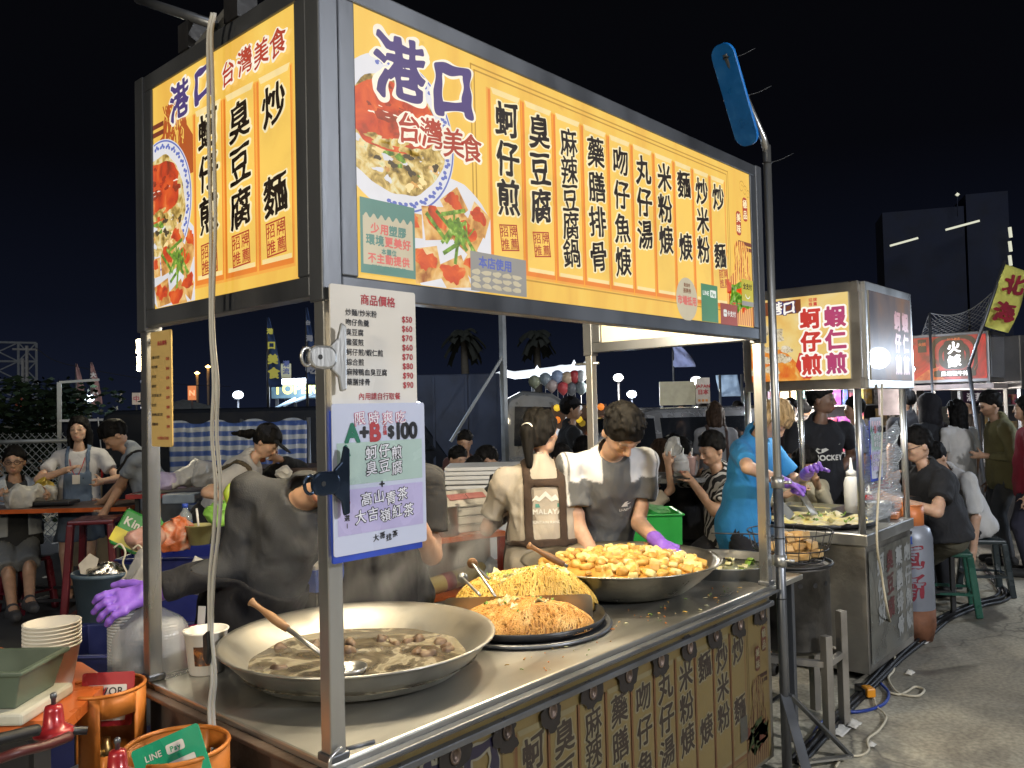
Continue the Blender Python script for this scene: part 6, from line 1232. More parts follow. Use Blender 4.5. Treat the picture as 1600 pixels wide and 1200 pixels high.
# the omelette stall cook
v5 = person('cook with bleached bangs in a bright blue T-shirt frying at the second stall', W(1156, 5.25), 270, 1.76, lean=11, hp=38, hy=6, lh=D(1262, 738, 5.0), rh=D(1222, 752, 4.85), rpole=(-.5, -.5, -.3), lpole=(.6, .5, -.2), shirt=(.035, .23, .52), sleeve=.72, pants=(.018, .018, .022), hair='bangs', hc='y', fem=True, fat=1.02, h=.0095, sk='a', hemz=-.12, gloved=(-1, 1), tattoo=-1, rn=(.3, -.3, -1), ln=(.3, -.3, -1))
glove(v5, -1, PURPLE, 1.35, (.3, -.2, -1)); glove(v5, 1, PURPLE, 1.35, (.3, -.2, -1))
SIT = dict(pants=(.02, .021, .026), plen=1.)
person('seated woman in pale beige cardigan looking down behind the blue shirted cook', W(1250, 6.3), 235, 1.62, hip=.58, hp=28, ht=8, lh=D(1275, 752, 6.0), rh=D(1235, 770, 6.0), shirt=(.40, .36, .26), sleeve=1.7, hair='bob', fem=True, **SIT)
nk = person('tall man in black HOCKEY T-shirt standing behind the omelette stall', W(1280, 6.9), 226, 1.80, hy=52, lh=D(1312, 735, 6.9), shirt=(.012, .013, .018), sleeve=.62, pants=(.018, .02, .026), hair='crop', sk='c')
decal(nk, [('poly', [(-.085, .03), (-.095, .005), (-.075, -.018), (-.04, -.01), (.115, .060), (-.035, .022), (-.062, .018)], wt), ('text', 'HOCKEY', .01, -.052, .060, .045, wt)], wt, False, 0, .30)
# right hand diners and walkers
d8 = person('heavy seated man with glasses in black T-shirt on the green stool', W(1468, 6.35), 132, 1.80, hip=.60, lean=12, hp=10, lh=D(1402, 782, 6.1), rh=D(1402, 748, 6.6), lpole=(-.1, -.9, -.5), shirt=(.022, .023, .027), sleeve=.62, pants=(.10, .095, .07), plen=.6, hair='crop', fat=1.28, sk='a', lf=W(1432, 6.9), rf=W(1425, 6.3), shoes=(.5, .48, .42), hemz=.0)
def glasses(pr):
    m = MB(); P = pr['P']
    for g in (-1, 1): m.tube([P(g*.034+.024*math.cos(a), .112, .004+.019*math.sin(a)) for a in np.linspace(0, 6.283, 16, endpoint=False)], .0028, BLACK, 5, closed=True); m.tube([P(g*.058, .108, .008), P(g*.078, .0, .008)], .0028, BLACK, 5)
    m.tube([P(-.01, .113, .006), P(.01, .113, .006)], .0028, BLACK, 5); m.build('glasses', pr['o'])
glasses(d8)
person('seated diner in white shirt hunched beyond the man in black', W(1512, 7.1), 145, 1.74, hip=.56, lean=26, hp=24, shirt=(.50, .50, .50), sleeve=.9, hair='short', fat=1.1, **SIT)
person('woman with long black hair and white T-shirt seen from behind', W(1496, 8.6), 60, 1.64, shirt=(.52, .51, .50), sleeve=.7, pants=(.05, .06, .09), hair='long', fem=True)
person('person in olive long sleeved top and grey trousers standing at the far right stall', W(1566, 8.2), 118, 1.72, lean=5, hp=12, lh=D(1538, 712, 8.1), shirt=(.155, .145, .07), sleeve=1.8, pants=(.085, .09, .10), hair='short', fat=1.12)
person('person in black hood standing with back turned behind the seated man', W(1452, 8.7), 70, 1.70, shirt=BLK, sleeve=1.8, hair='hood', fat=1.05)
pb_ = person('man with short hair in black printed T-shirt, back turned, beside the pink board', W(1420, 9.6), 50, 1.76, shirt=(.03, .028, .03), sleeve=.8, pants=BLK, hair='crop')
decal(pb_, [('poly', [(p, q) for p, q in blob(.035, .05, 5, 16, .2)], wt), ('text', '港', 0, -.10, .08, .03, wt), ('text', '味', 0, -.19, .08, .03, wt)], wt, True, .03, .32)
person('man whose head shows just right of the printed black T-shirt', W(1434, 10.4), 60, 1.78, shirt=(.10, .06, .05), sleeve=.8, hair='short', pants=BLK)
person('person in dark red top cut off by the right edge', W(1606, 7.6), 100, 1.66, shirt=(.25, .02, .04), sleeve=1.6, hair='long', fem=True, pants=(.03, .03, .05))
# crowd seen between the posts
person('seated woman with ponytail facing away behind the cool box', W(738, 6.8), 60, 1.62, hip=.50, hy=-25, shirt=(.03, .03, .035), sleeve=.8, hair='pony', fem=True, **SIT)
person('woman with hair tied up facing the camera in front of the truck', W(725, 8.3), 228, 1.56, hip=.72, hp=18, shirt=(.10, .05, .05), sleeve=.8, hair='crop', fem=True, sk='b', **SIT)
person('seated person in black beside the facing woman by the truck', W(708, 7.9), 265, 1.58, hip=.56, hp=15, shirt=BLK, sleeve=1.8, hair='short', sk='b', **SIT)
person('seated man in black eating by the table left of the beige woman', W(792, 7.3), 165, 1.66, hip=.58, hp=20, lean=14, rh=D(772, 725, 7.1), shirt=(.016, .016, .02), sleeve=.7, hair='short', sk='b', **SIT)
person('standing man in black cap and dark clothes near the orange bubble board', W(889, 8.6), 320, 1.76, shirt=(.016, .018, .022), sleeve=1.8, hair='cap', sk='b', pants=BLK)
person('seated diner in white shirt with back to the camera behind the beige woman', W(875, 6.6), 55, 1.66, hip=.56, shirt=(.45, .43, .40), sleeve=.8, hair='short', **SIT)
person('seated man looking right behind the leaning man\'s shoulder', W(909, 7.6), 300, 1.66, hip=.58, hy=20, shirt=(.03, .03, .03), sleeve=.8, hair='short', sk='b', **SIT)
person('seated woman with long dark hair between the leaning man and black shirted diner', W(1032, 7.2), 70, 1.64, hip=.58, shirt=(.07, .07, .08), sleeve=.6, hair='long', hc='b', fem=True, **SIT)
person('seated diner in black T-shirt with back turned near the drinks', W(1066, 7.0), 45, 1.70, hip=.56, hy=-30, lean=8, shirt=(.014, .014, .016), sleeve=.7, hair='short', fat=1.15, **SIT)
dd = person('seated young man in black and white patterned shirt smiling towards the drinks', W(1134, 6.2), 152, 1.72, hip=.64, lean=8, hp=10, lh=D(1084, 756, 6.0), lpole=(-.1, -.8, -.8), shirt=(.02, .02, .022), sleeve=.8, pants=(.02, .02, .024), plen=.45, hair='crop', sk='b', fat=1.1, rh=D(1086, 742, 6.35), rf=W(1085, 6.0), lf=W(1092, 6.5), shirtmat=cloth('patterned_shirt', (.018, .018, .02), stripes=((.45, .44, .42), 7, (1, 1, 1), 'DIAGONAL', 9)))
person('seated person with dark hair against the car behind the drinks table', W(1052, 8.0), 80, 1.62, hip=.6, shirt=(.3, .3, .3), sleeve=.8, hair='long', fem=True, **SIT)
person('child in pale dotted shirt raising a cup of brown drink', W(1006, 6.3), 310, 1.36, hip=.52, hp=5, rh=D(1044, 728, 6.1), rpole=(.4, .2, -1), shirt=(.46, .40, .32), sleeve=.7, hair='long', hc='b', fem=True, lf=W(1020, 6.0), rf=W(1010, 6.0), **SIT)
person('standing woman with brown bob and backpack straps in grey, back turned', W(1117, 9.2), 40, 1.68, shirt=(.20, .20, .21), sleeve=.8, hair='bob', hc='b', fem=True, pants=BLK, over=[('backpack_strap', cloth('brown_strap', (.05, .03, .025)), lambda X, Y, Z: np.maximum(np.abs(np.abs(X)-.10)-.018, .12-Z))])
for px, dp, f, hr_, lab, c in ((1064, 15, 200, 'crop', 'distant pedestrian looking over the roof of the silver car', (.2, .2, .22)), (1085, 16, 250, 'cap', 'distant pedestrian in a cap right of the silver car roof', (.3, .3, .3)), (1098, 14, 90, 'short', 'distant pedestrian in pale clothes beyond the car\'s rear window', (.35, .33, .3)), (1152, 12, 220, 'long', 'distant woman in patterned white top under the pale blue awning', (.42, .40, .42)), (1235, 9.4, 200, 'short', 'pedestrian with pale face beside the shelf wall behind the cook', (.06, .05, .05)), (1258, 10.5, 30, 'short', 'pedestrian seen between the cook and the tall man in black', (.10, .08, .07)), (1224, 7.4, 100, 'bob', 'person with dark hair bent low just behind the cook', (.05, .03, .03)), (1338, 9.0, 120, 'short', 'grey clothed person leaning behind the post of the omelette stall', (.22, .24, .28)), (975, 17, 40, 'short', 'distant pedestrian between the lamps and the car roof', (.1, .1, .12)), (1205, 12.5, 60, 'crop', 'distant man half hidden by the pole behind the cook', (.08, .08, .1)), (1520, 13, 80, 'short', 'distant person inside the red signed stall', (.15, .12, .1))):
    person(lab, W(px, dp), f, 1.68, shirt=c, sleeve=.8, hair=hr_, fem=hr_ in ('long', 'bob'), pants=BLK, sk='b')
# left side
gr = person('girl in white T-shirt and denim pinafore standing at the left table', W(124, 7.4), 238, 1.68, hy=-4, lh=D(160, 752, 7.1), rh=D(102, 735, 7.1), rpole=(-.8, .2, -.6), shirt=(.50, .49, .50), sleeve=.62, pants=None, hair='long', fem=True, fat=.95, shoes=(.02, .02, .02),
            over=[('pinafore', cloth('denim', (.10, .14, .21)), lambda X, Y, Z: np.minimum(np.maximum(Z-.30, np.abs(X)-.115+.0*Y)*1., np.maximum(np.abs(np.abs(X)-.085)-.016, .2-Z)))])
F = Field(gr['hp']-.42, gr['hp']+.3, .018); F.cap(gr['hp']+vec((0, 0, .06)), gr['hp']+vec((0, 0, -.30)), .155, .20, k=.02, flat=True); F.ripple(Nz(3, 30), .01); field_obj('skirt', F, cloth('denim', (.10, .14, .21)), gr['o'])
m = MB(); p = gr['nb']+gr['tf']*.13-Z*.02; m.tube(spline([gr['nb']+gr['tr']*.07+gr['tf']*.02, p+gr['tr']*.05-Z*.12, p-Z*.22, p-gr['tr']*.05-Z*.12, gr['nb']-gr['tr']*.07+gr['tf']*.02], 4), .004, mat('red_lanyard', (.4, .04, .05), .6), 5); m.box(p-Z*.25+gr['tf']*.02, (.06, .012, .08), WHITEP, rz=rad(238-90)); m.build('lanyard', gr['o'])
bm = person('man in pale grey T-shirt with black shoulder strap bending over the maroon stool', W(252, 7.0), 160, 1.74, lean=27, hp=22, rh=D(158, 812, 6.6), lh=D(150, 800, 7.0), shirt=(.23, .26, .30), sleeve=.6, pants=(.06, .09, .16), plen=1., hair='short', fat=1.08, sk='b', hemz=-.12, over=[('bag_strap', APR, lambda X, Y, Z: np.abs(X*.8+Z-.34)-.022)])
dg = person('seated man with glasses and pale vest at the left edge table', W(22, 7.3), 262, 1.72, hip=.60, hp=2, hy=-15, rh=D(-10, 775, 6.8), lh=D(75, 775, 6.9), shirt=(.03, .032, .036), sleeve=.9, pants=(.16, .17, .18), plen=.5, hair='crop', fat=1.2, sk='b', lf=W(45, 6.55), rf=W(20, 6.6), shoes=(.05, .05, .055), over=[('vest', cloth('pale_vest', (.36, .39, .43)), lambda X, Y, Z: np.maximum(.075-np.abs(X+.0), .05-Z))])
glasses(dg)
cw = person('woman in black cap and white T-shirt with shoulder bag clearing the table', W(332, 5.9), 318, 1.70, lean=30, hp=18, rh=D(382, 785, 5.55), lh=D(400, 770, 6.1), gloved=(1,), shirt=(.46, .45, .44), sleeve=.72, pants=BLK, hair='cap', sk='a', fem=True, fat=1.1, hemz=-.1, over=[('bag_strap', cloth('olive_strap', (.07, .055, .035)), lambda X, Y, Z: np.maximum(np.abs(X*.9-Z+.30)-.025, .08-Z)), ('apron', APR, lambda X, Y, Z: np.maximum(Z-.10, -.2-Y))])
F = Field(cw['hc']-.35, cw['hc']+.2, .014); F.cap(cw['P'](0, -.10, .0), cw['P'](0, -.13, -.03), .03, .035, k=.01); F.cap(cw['P'](0, -.13, -.03), cw['P'](0, -.13, -.03)-Z*.06-cw['tf']*.13, .035, .016, k=.01); F.ripple(Nz(6, 120), .004); field_obj('ponytail', F, HAIR['k'], cw['o'])
glove(cw, 1, PURPLE, .6, (0, 0, -1), h=.008)
person('diner in black long sleeves leaning on the far table by the near post', W(512, 6.7), 150, 1.70, hip=.56, lean=36, hp=5, rh=D(438, 718, 6.6), lh=D(450, 722, 6.9), shirt=BLK, sleeve=1.85, hair='short', sk='b', fat=1.1, **SIT)
# ---------------------------------------------------------------- tables, stools and goods around the stalls
DKW = mat('dark_table_top', (.055, .035, .03), .4); WETST = mat('grey_table_top', (.16, .16, .16), .3, .3); MAR = mat('maroon_plastic', (.11, .012, .02), .32, 0, .15); GRS = mat('dark_green_plastic', (.018, .085, .06), .32, 0, .15); TPW = mat('white_table_leg', (.4, .4, .4), .4, .6)
def table(label, c, w, d, z, topm, edge, rz=rad(41.8-90), legm=BLACK, name='folding_table'):
    t = thing(name, label, 'table', (c[0], c[1], 0)); u = vec((math.cos(rz), math.sin(rz), 0)); v = vec((-u[1], u[0], 0)); c = vec((c[0], c[1], 0))
    m = MB(); m.box(c+Z*(z-.012), (w, d, .024), topm, ax=(u, v, Z)); o = m.build('table_top', t, bev=.003); m = MB()
    for s in (-1, 1): m.box(c+Z*(z-.014)+v*s*(d/2+.004), (w+.016, .008, .034), edge, ax=(u, v, Z)); m.box(c+Z*(z-.014)+u*s*(w/2+.004), (.008, d, .034), edge, ax=(u, v, Z))
    m.build('edge_strip', o)
    for a in (-1, 1):
        for b in (-1, 1): m = MB(); m.bar(c+u*a*(w/2-.06)+v*b*(d/2-.05), c+u*a*(w/2-.06)+v*b*(d/2-.05)+Z*(z-.03), .03, .03, legm, up=u); m.build('leg', t)
    for b in (-1, 1): m = MB(); m.bar(c+u*(w/2-.06)+v*b*(d/2-.05)+Z*.18, c-u*(w/2-.06)+v*b*(d/2-.05)+Z*.18, .022, .022, legm); m.build('stretcher', t)
    return t
def stool(label, x, y, h, m_, s=.30, group=None, rz=.6):
    t = thing('stool', label, 'stool', (x, y, 0), group); c = vec((x, y, 0)); u = vec((math.cos(rz), math.sin(rz), 0)); v = vec((-u[1], u[0], 0)); k = s*.37
    m = MB(); m.box(c+Z*(h-.018), (s*.86, s*.86, .036), m_, ax=(u, v, Z)); m.build('seat', t, bev=.012)
    for a in (-1, 1):
        for b in (-1, 1):
            p, q = c+u*a*k*1.0+v*b*k*1.0+Z*(h-.03), c+u*a*k*1.35+v*b*k*1.35; m = MB()
            m.bar(p, q, .05, .05, m_, up=u); m.build('leg', t, bev=.01)
    for a, b in (((-1, -1), (1, -1)), ((1, -1), (1, 1)), ((1, 1), (-1, 1)), ((-1, 1), (-1, -1))): m = MB(); m.bar(c+u*a[0]*k*1.22+v*a[1]*k*1.22+Z*.17, c+u*b[0]*k*1.22+v*b[1]*k*1.22+Z*.17, .045, .016, m_); m.build('brace', t)
    return t
REDE = mat('red_orange_edge', (.50, .10, .02), .4)
tl_ = D(40, 790, 7.0); table('dining table with red orange edge at the left where the man with glasses sits', tl_, 2.0, .62, tl_[2], DKW, REDE)
sp_ = G(150, 912); q = D(152, 862, 6.3); stool('tall maroon plastic stool under the bending man\'s hands', q[0], q[1], q[2]+.26, MAR, .38, rz=.9)
q = D(70, 850, 7.3); stool('dark maroon stool beneath the seated man with glasses', q[0]-.15, q[1], .46, MAR, .32, rz=.3)
q = W(1472, 6.45); stool('dark green plastic stool under the heavy man in black', q[0], q[1], .48, GRS, .36, rz=.35)
q = W(1528, 7.0); stool('blackish plastic stool behind the green one, wet shine on its edge', q[0], q[1], .47, mat('black_plastic', (.02, .03, .035), .3), .32, rz=.5)
def crumple(name, label, c, r, m_, cat, seed=1, amp=.16, h=None, f=2.4, parent=None):
    F = Field(vec(c)-1.4*max(r), vec(c)+1.4*max(r), h or max(r)/15); F.ell(c, (r[0]*.92, r[1]*.92, r[2]), None, 0); x_, y_, z_ = F.xyz(); F.V = F.V+(max(r)*amp*1.5*(np.abs(Nz(seed, f/max(r)*1.3)(x_, y_, z_))-.5)).astype(np.float32)+(max(r)*amp*.7*(np.abs(Nz(seed+9, f/max(r)*3)(x_, y_, z_))-.5)).astype(np.float32); F.cut((c[0], c[1], c[2]-r[2]*.75), (0, 0, -1))
    o = field_obj(name, F, m_, parent, None if parent else (float(c[0]), float(c[1]), float(c[2]-r[2]*.75))); return T(o, label, cat) if label else o
BAGW = mat('white_film_bag', (.58, .57, .54), .3, 0, .12, 12, .5, 30, alpha=.8); BAGT = mat('clear_film_bag', (.6, .6, .6), .2, 0, .1, 12, .8, 30, (1, 1, .35), alpha=.44); BAGV = mat('lilac_bag', (.42, .36, .55), .35, 0, .1, 12, .4, 30)
def at(px, py, dep): p = D(px, py, dep); return (float(p[0]), float(p[1]), float(p[2]))
z7 = tl_[2]
crumple('takeaway_bag', 'white takeaway bag standing on the left dining table', at(40, 778, 6.9), (.16, .12, .12), BAGW, 'bag', 3); crumple('snack_packet', 'yellow snack packet behind the white bag on the left table', at(70, 757, 7.1), (.10, .06, .07), mat('yellow_foil', (.50, .36, .06), .3, .2, .2, 10, .4), 'packet', 4); crumple('takeaway_bag', 'small white bag beneath the yellow packet on the left table', at(74, 772, 7.0), (.09, .07, .08), BAGW, 'bag', 9)
m = MB(); p = vec(at(85, 785, 6.95)); m.box(p, (.34, .2, .03), BLACK, rz=-.8); T(m.build('food_tray', org=tuple(p), bev=.008), 'flat black tray on the left dining table', 'tray')
# heap in the large blue tub
q = vec((bt2[0], bt2[1], .88)); YG = mat('green_yellow_packet', (.03, .22, .04), .35, 0, .1); YL = mat('yellow_band', (.62, .52, .03), .35)
t = thing('snack_packet', 'green and yellow tissue packet leaning on the blue tub rim', 'packet', at(210, 838, 4.4)); p = vec(at(210, 832, 4.4)); u = norm(ux*.9-Z*.45); v = norm(ux*.4+Z*.9+uy*.3)
m = MB(); m.prism(rrect(.17, .20, .02), p, u, v, .05, YG); o = m.build('packet_body', t, bev=.012); w_ = norm(np.cross(u, v)); m = MB(); m.prism(rrect(.172, .075, .004), p-v*.045-w_*.003, u, v, .056, YL); m.build('band', o); m = MB(); text(m, 'Kina', (p+w_*.052 if (C0-p)@w_ > 0 else p-w_*.002, u if (C0-p)@w_ > 0 else -u, v), 0, .04, .06, WHC, .03, h=.001); m.build('lettering', o)
crumple('snack_packet', 'small green packet beside the near back post on the tub', at(238, 826, 4.45), (.05, .05, .09), mat('bright_green_packet', (.06, .36, .05), .3), 'packet', 6); crumple('produce_bag', 'pink film bag of vegetables on the blue tub', at(232, 842, 4.35), (.12, .08, .07), mat('pink_film', (.62, .34, .28), .3, alpha=.85), 'bag', 7); crumple('produce_bag', 'clear bag holding red and orange goods right of the back post', at(275, 838, 4.4), (.10, .07, .10), mat('red_orange_goods', (.62, .16, .06), .3, 0, .5, 16, .3, c2=(.7, .6, .5)), 'bag', 8)
p = at(290, 850, 4.45); t = thing('water_bottle', 'clear plastic water bottle with blue cap and blue label', 'bottle', p); PET = mat('clear_pet', (.55, .62, .66), .08, 0, .05, alpha=.35); m = MB(); m.lathe([(.034, 0), (.036, .01), (.034, .06), (.036, .13), (.034, .155), (.014, .185), (.014, .20)], p, PET, 20); m.build('bottle_body', t); m = MB(); m.lathe([(.0365, .07), (.0365, .12)], p, mat('blue_label', (.03, .14, .5), .4), 20); m.build('label', t); m = MB(); m.lathe([(.016, .196), (.016, .218), (.001, .219)], p, mat('blue_cap', (.03, .08, .5), .4), 16); m.build('cap', t)
p = at(312, 850, 4.4); t = thing('cup_noodle', 'yellowish tub of sauce with a straw in it on the blue tub', 'tub', p); m = MB(); m.lathe([(.05, 0), (.07, .10), (.073, .10), (.068, .104), (.05, .012), (.001, .01)], p, mat('yellow_cup', (.55, .50, .22), .4), 24); m.build('cup_body', t); m = MB(); m.tube([vec(p)+(0, 0, .05), vec(p)+(-.01, .01, .19)], .006, WHITEP, 8); m.build('straw', t)
crumple('vegetable', 'pale green leaf vegetable held up behind the bending vendor', at(345, 806, 4.2), (.10, .05, .07), mat('light_green', (.22, .48, .08), .4), 'vegetable', 12); p = at(360, 790, 4.1); m = MB(); m.tube(spline([p, vec(p)+Z*.06-ux*.01, vec(p)+Z*.11], 4), [.016, .018, .020, .022, .024, .022, .018, .012, .005], mat('yellow_green', (.38, .50, .05), .4), 10); T(m.build('squash', org=p), 'yellow green squash end sticking up behind the grey shoulder', 'vegetable')
for i, (px, py) in enumerate(((178, 858), (207, 860), (228, 868))): p = [D(px+a, py+b, 4.15) for a, b in ((0, -2), (10, -8), (18, 5), (14, 22), (20, 38), (12, 48))]; m = MB(); m.tube(spline(p, 5), .005, CABW, 6); T(m.build('wire_hook', org=tuple(p[0])), ['bent cream wire hook on the tub rim above the bucket', 'second bent wire hook on the tub rim, nearer the post', 'white wire hook right beside the back post'][i], 'hook', None)
# table with bags behind (left centre)
q = D(318, 765, 6.6); table('dark table with red edge heaped with bags behind the blue tub', q, .95, .6, q[2], DKW, mat('dark_red_edge', (.25, .03, .03), .4))
crumple('takeaway_bag', 'big white carrier bag on the table left of the capped woman', at(296, 744, 6.5), (.19, .13, .12), BAGW, 'bag', 21); crumple('takeaway_bag', 'lilac film bag at the left end of that table', at(268, 752, 6.45), (.14, .1, .08), BAGV, 'bag', 22); crumple('takeaway_bag', 'knotted clear bag touching the capped woman\'s arm', at(322, 742, 6.5), (.13, .1, .12), BAGT, 'bag', 23)
m = MB(); p = vec(at(285, 778, 6.2)); m.box(p, (.24, .18, .07), mat('grey_blue_box', (.22, .27, .34), .5), rz=-.8); T(m.build('lunch_box', org=tuple(p), bev=.01), 'grey blue flat box under the table edge by the back post', 'box')
q = D(470, 728, 6.9); table('dark table under the diner\'s sleeve behind the near post', q, 1.5, .6, q[2], DKW, DKW)
for i, (px, py) in enumerate(((408, 722), (427, 720))): bottle(['brown sauce bottle, left of two on the dark table', 'brown sauce bottle, right of two on the dark table'][i], at(px, py, 6.9), 1.1, mat('brown_sauce', (.16, .05, .02), .3), WHITEP, 'sauce_bottle')
crumple('tissue', 'crumpled white tissue on the dark table near the clip', at(444, 740, 6.4), (.07, .06, .06), WHITEP, 'tissue', 31)
# bag of cup lids in the purple glove
wg = v1['wr'][1]+norm(v1['wr'][1]-v1['elb'][1])*.06; LID = mat('frosted_lid', (.60, .60, .58), .35, 0, .08, alpha=.8)
for i, (dx, dy, z1, n_) in enumerate(((-.085, .0, .02, 30), (.055, .02, -.03, 30))):
    c = wg+ux*dx+uy*(dy+.07)-Z*.03; t = thing('lid_stack', ['stack of frosted lids in the left of the bag held by the glove', 'stack of frosted lids in the right of the bag held by the glove'][i], 'lids', (c[0], c[1], c[2]-.40), 'stacks of frosted lids')
    for k in range(n_): z = c[2]+z1-.36+.0105*k; m = MB(); m.lathe([(.056, z), (.059, z+.002), (.059, z+.006), (.055, z+.008), (.03, z+.0085), (.001, z+.0085)], (c[0], c[1], 0), LID, 28); m.build('lid', t)
F = Field(wg+vec((-.3, -.3, -.5)), wg+vec((.3, .3, .12)), .014); wb = wg+uy*.07-Z*.07; F.cap(wb-Z*.08-ux*.06, wb-Z*.33-ux*.06, .072, .085, k=.04); F.cap(wb-Z*.08+ux*.07, wb-Z*.33+ux*.08, .07, .085, k=.04); F.cap(wb+Z*.03, wb-Z*.08, .03, .09, k=.05); F.ripple(Nz(13, 30), .006); o = field_obj('plastic_bag', F, BAGT, None, tuple(wg)); F.V = F.V
T(o, 'clear plastic bag of frosted lids hanging from the purple glove', 'bag')
crumple('takeaway_bag', 'clump of white plastic bags under the vendor\'s dark sleeve', at(316, 905, 3.7), (.16, .12, .09), BAGW, 'bag', 41); crumple('takeaway_bag', 'thin clear bag standing behind the gloved hand', at(226, 905, 3.4), (.07, .06, .12), BAGT, 'bag', 42)
p = at(303, 1035, 3.0); t = thing('plastic_mug', 'dark pink mug half hidden behind the white paper bucket', 'mug', p); m = MB(); m.lathe([(.05, -.02), (.056, .12), (.059, .122), (.055, .124), (.048, -.01), (.001, -.012)], p, mat('dark_pink', (.40, .02, .09), .4), 24); m.build('mug_body', t); m = MB(); m.bar(vec(p)+(.03, .02, .0), vec(p)+(.05, .03, .19), .03, .004, WHITEP); m.build('stirrer', t)
# shelf rack behind the wok
sh_ = thing('shelf_rack', 'orange topped shelf rack with red legs behind the cart', 'shelf', (1.6, 2.0, 0)); a, b = D(545, 868, 4.2), D(790, 822, 4.75); REDL = mat('red_leg_paint', (.30, .03, .02), .4)
ua = norm(vec((b[0]-a[0], b[1]-a[1], 0))); va = vec((-ua[1], ua[0], 0)); ln_ = float(np.linalg.norm((b-a)[:2])); z0 = (a[2]+b[2])/2
m = MB(); m.box(vec((a[0], a[1], z0-.015))+ua*ln_/2+va*.22, (ln_, .44, .03), ORANGE, ax=(ua, va, Z)); m.build('shelf_board', sh_, bev=.004); m = MB(); m.box(vec((a[0], a[1], z0-.33))+ua*ln_/2+va*.22, (ln_, .44, .02), ORANGE, ax=(ua, va, Z)); m.build('shelf_board', sh_, bev=.004)
for s in (.02, ln_-.02):
    for d in (.02, .42): m = MB(); pp = vec((a[0], a[1], 0))+ua*s+va*d; m.bar(pp, pp+Z*(z0-.031), .035, .035, REDL, up=ua); m.build('leg', sh_)
def onshelf(s, d, z): p = vec((a[0], a[1], z0+z))+ua*s*ln_+va*d; return (float(p[0]), float(p[1]), float(p[2]))
def pot(label, c, r, h, lid=False):
    t = thing('stock_pot', label, 'pot', c); m = MB(); m.lathe([(r*.97, 0), (r, .006), (r, h), (r+.010, h+.003), (r+.008, h+.008), (r-.006, h+.004), (r-.008, .01), (.001, .008)], c, STEEL, 40); m.build('pot_body', t)
    for s in (-1, 1): m = MB(); m.tube(spline([vec(c)+ua*s*r+Z*h*.8+va*.03, vec(c)+ua*s*(r+.03)+Z*h*.82, vec(c)+ua*s*r+Z*h*.8-va*.03], 4), .006, STEEL, 6); m.build('handle', t)
    if lid: m = MB(); m.lathe([(r+.006, h+.010), (r+.004, h+.016), (.02, h+.028), (.018, h+.05), (.001, h+.052)], c, STEEL, 32); m.build('lid', t)
pot('small steel stock pot on the orange shelf beside the boxes', onshelf(.635, .10, .001), .085, .16); q = D(716, 800, 4.98); pot('tall steel stock pot standing behind the shelf', (q[0], q[1], .45), .19, .70)
m = MB(); m.lathe([(.16, 0), (.16, .449)], (q[0], q[1], 0), BLACK, 16); T(m.build('burner_drum', org=(q[0], q[1], 0)), 'black burner drum under the tall stock pot', 'burner')
for i, (s, n_) in enumerate(((.77, 3), (.90, 3))):
    for k in range(n_):
        c = onshelf(s, .15, .001+.048*k); m = MB(); vv = []; 
        m.box(vec(c)+Z*.018, (.17, .12, .034), WHITEP, ax=(ua, va, Z)); m.box(vec(c)+Z*.040, (.18, .13, .008), WHITEP, ax=(ua, va, Z)); o = m.build('takeout_box', org=c, bev=.006); T(o, ['white takeout box stacked on the orange shelf next to the small pot', 'white takeout box stacked at the right end of the orange shelf'][i], 'box', 'white takeout boxes on the shelf')
for i, s in enumerate((.76, .89)): c = onshelf(s, .15, .19); m = MB(); m.prism(rrect(.19, .15, .004), c, norm(ua+.0*Z), norm(va*.8+Z*.5), .003, WHC); m.prism(rrect(.12, .05, .004), vec(c)+Z*.01-va*.0, norm(ua), norm(va*.8+Z*.5), .004, mat('pale_red_print', (.5, .2, .2), .5)); T(m.build('printed_carton', org=c), ['open printed carton lid on the left pile of takeout boxes', 'open printed carton lid on the right pile of takeout boxes'][i], 'lid')
c = onshelf(.45, .10, -.29); m = MB(); e = onshelf(.93, .16, -.24); m.tube([c, e], .05, mat('rolled_mat', (.45, .38, .14), .5, 0, .2), 14); m.tube([vec(c)*.62+vec(e)*.38, vec(c)*.48+vec(e)*.52], .0515, mat('maroon_band', (.25, .05, .08), .5), 14); T(m.build('noodle_roll', org=c), 'long yellow wrapped roll with maroon band on the lower shelf', 'roll')
c = onshelf(.05, .12, -.29); m = MB(); m.tube([c, onshelf(.38, .14, -.27)], .05, mat('rolled_mat', (.45, .38, .14), .5, 0, .2), 14); T(m.build('noodle_roll', org=c), 'yellow and red wrapped roll at the near end of the lower shelf', 'roll')
p = D(495, 900, 3.9); m = MB(); m.box(p, (.22, .2, .10), mat('blue_carton', (.05, .10, .42), .4), rz=.2); m.box(p+vec((0, 0, .06)), (.20, .18, .02), WHC, rz=.2); T(m.build('carton', org=tuple(p), bev=.004), 'blue and white carton under the shelf by the bending vendor', 'carton'); m = MB(); m.box(p*vec((1, 1, 0))+Z*(p[2]-.05)/2, (.24, .22, p[2]-.052), BLACK, rz=.2); T(m.build('crate', org=(p[0], p[1], 0)), 'black crate under the blue carton', 'crate')
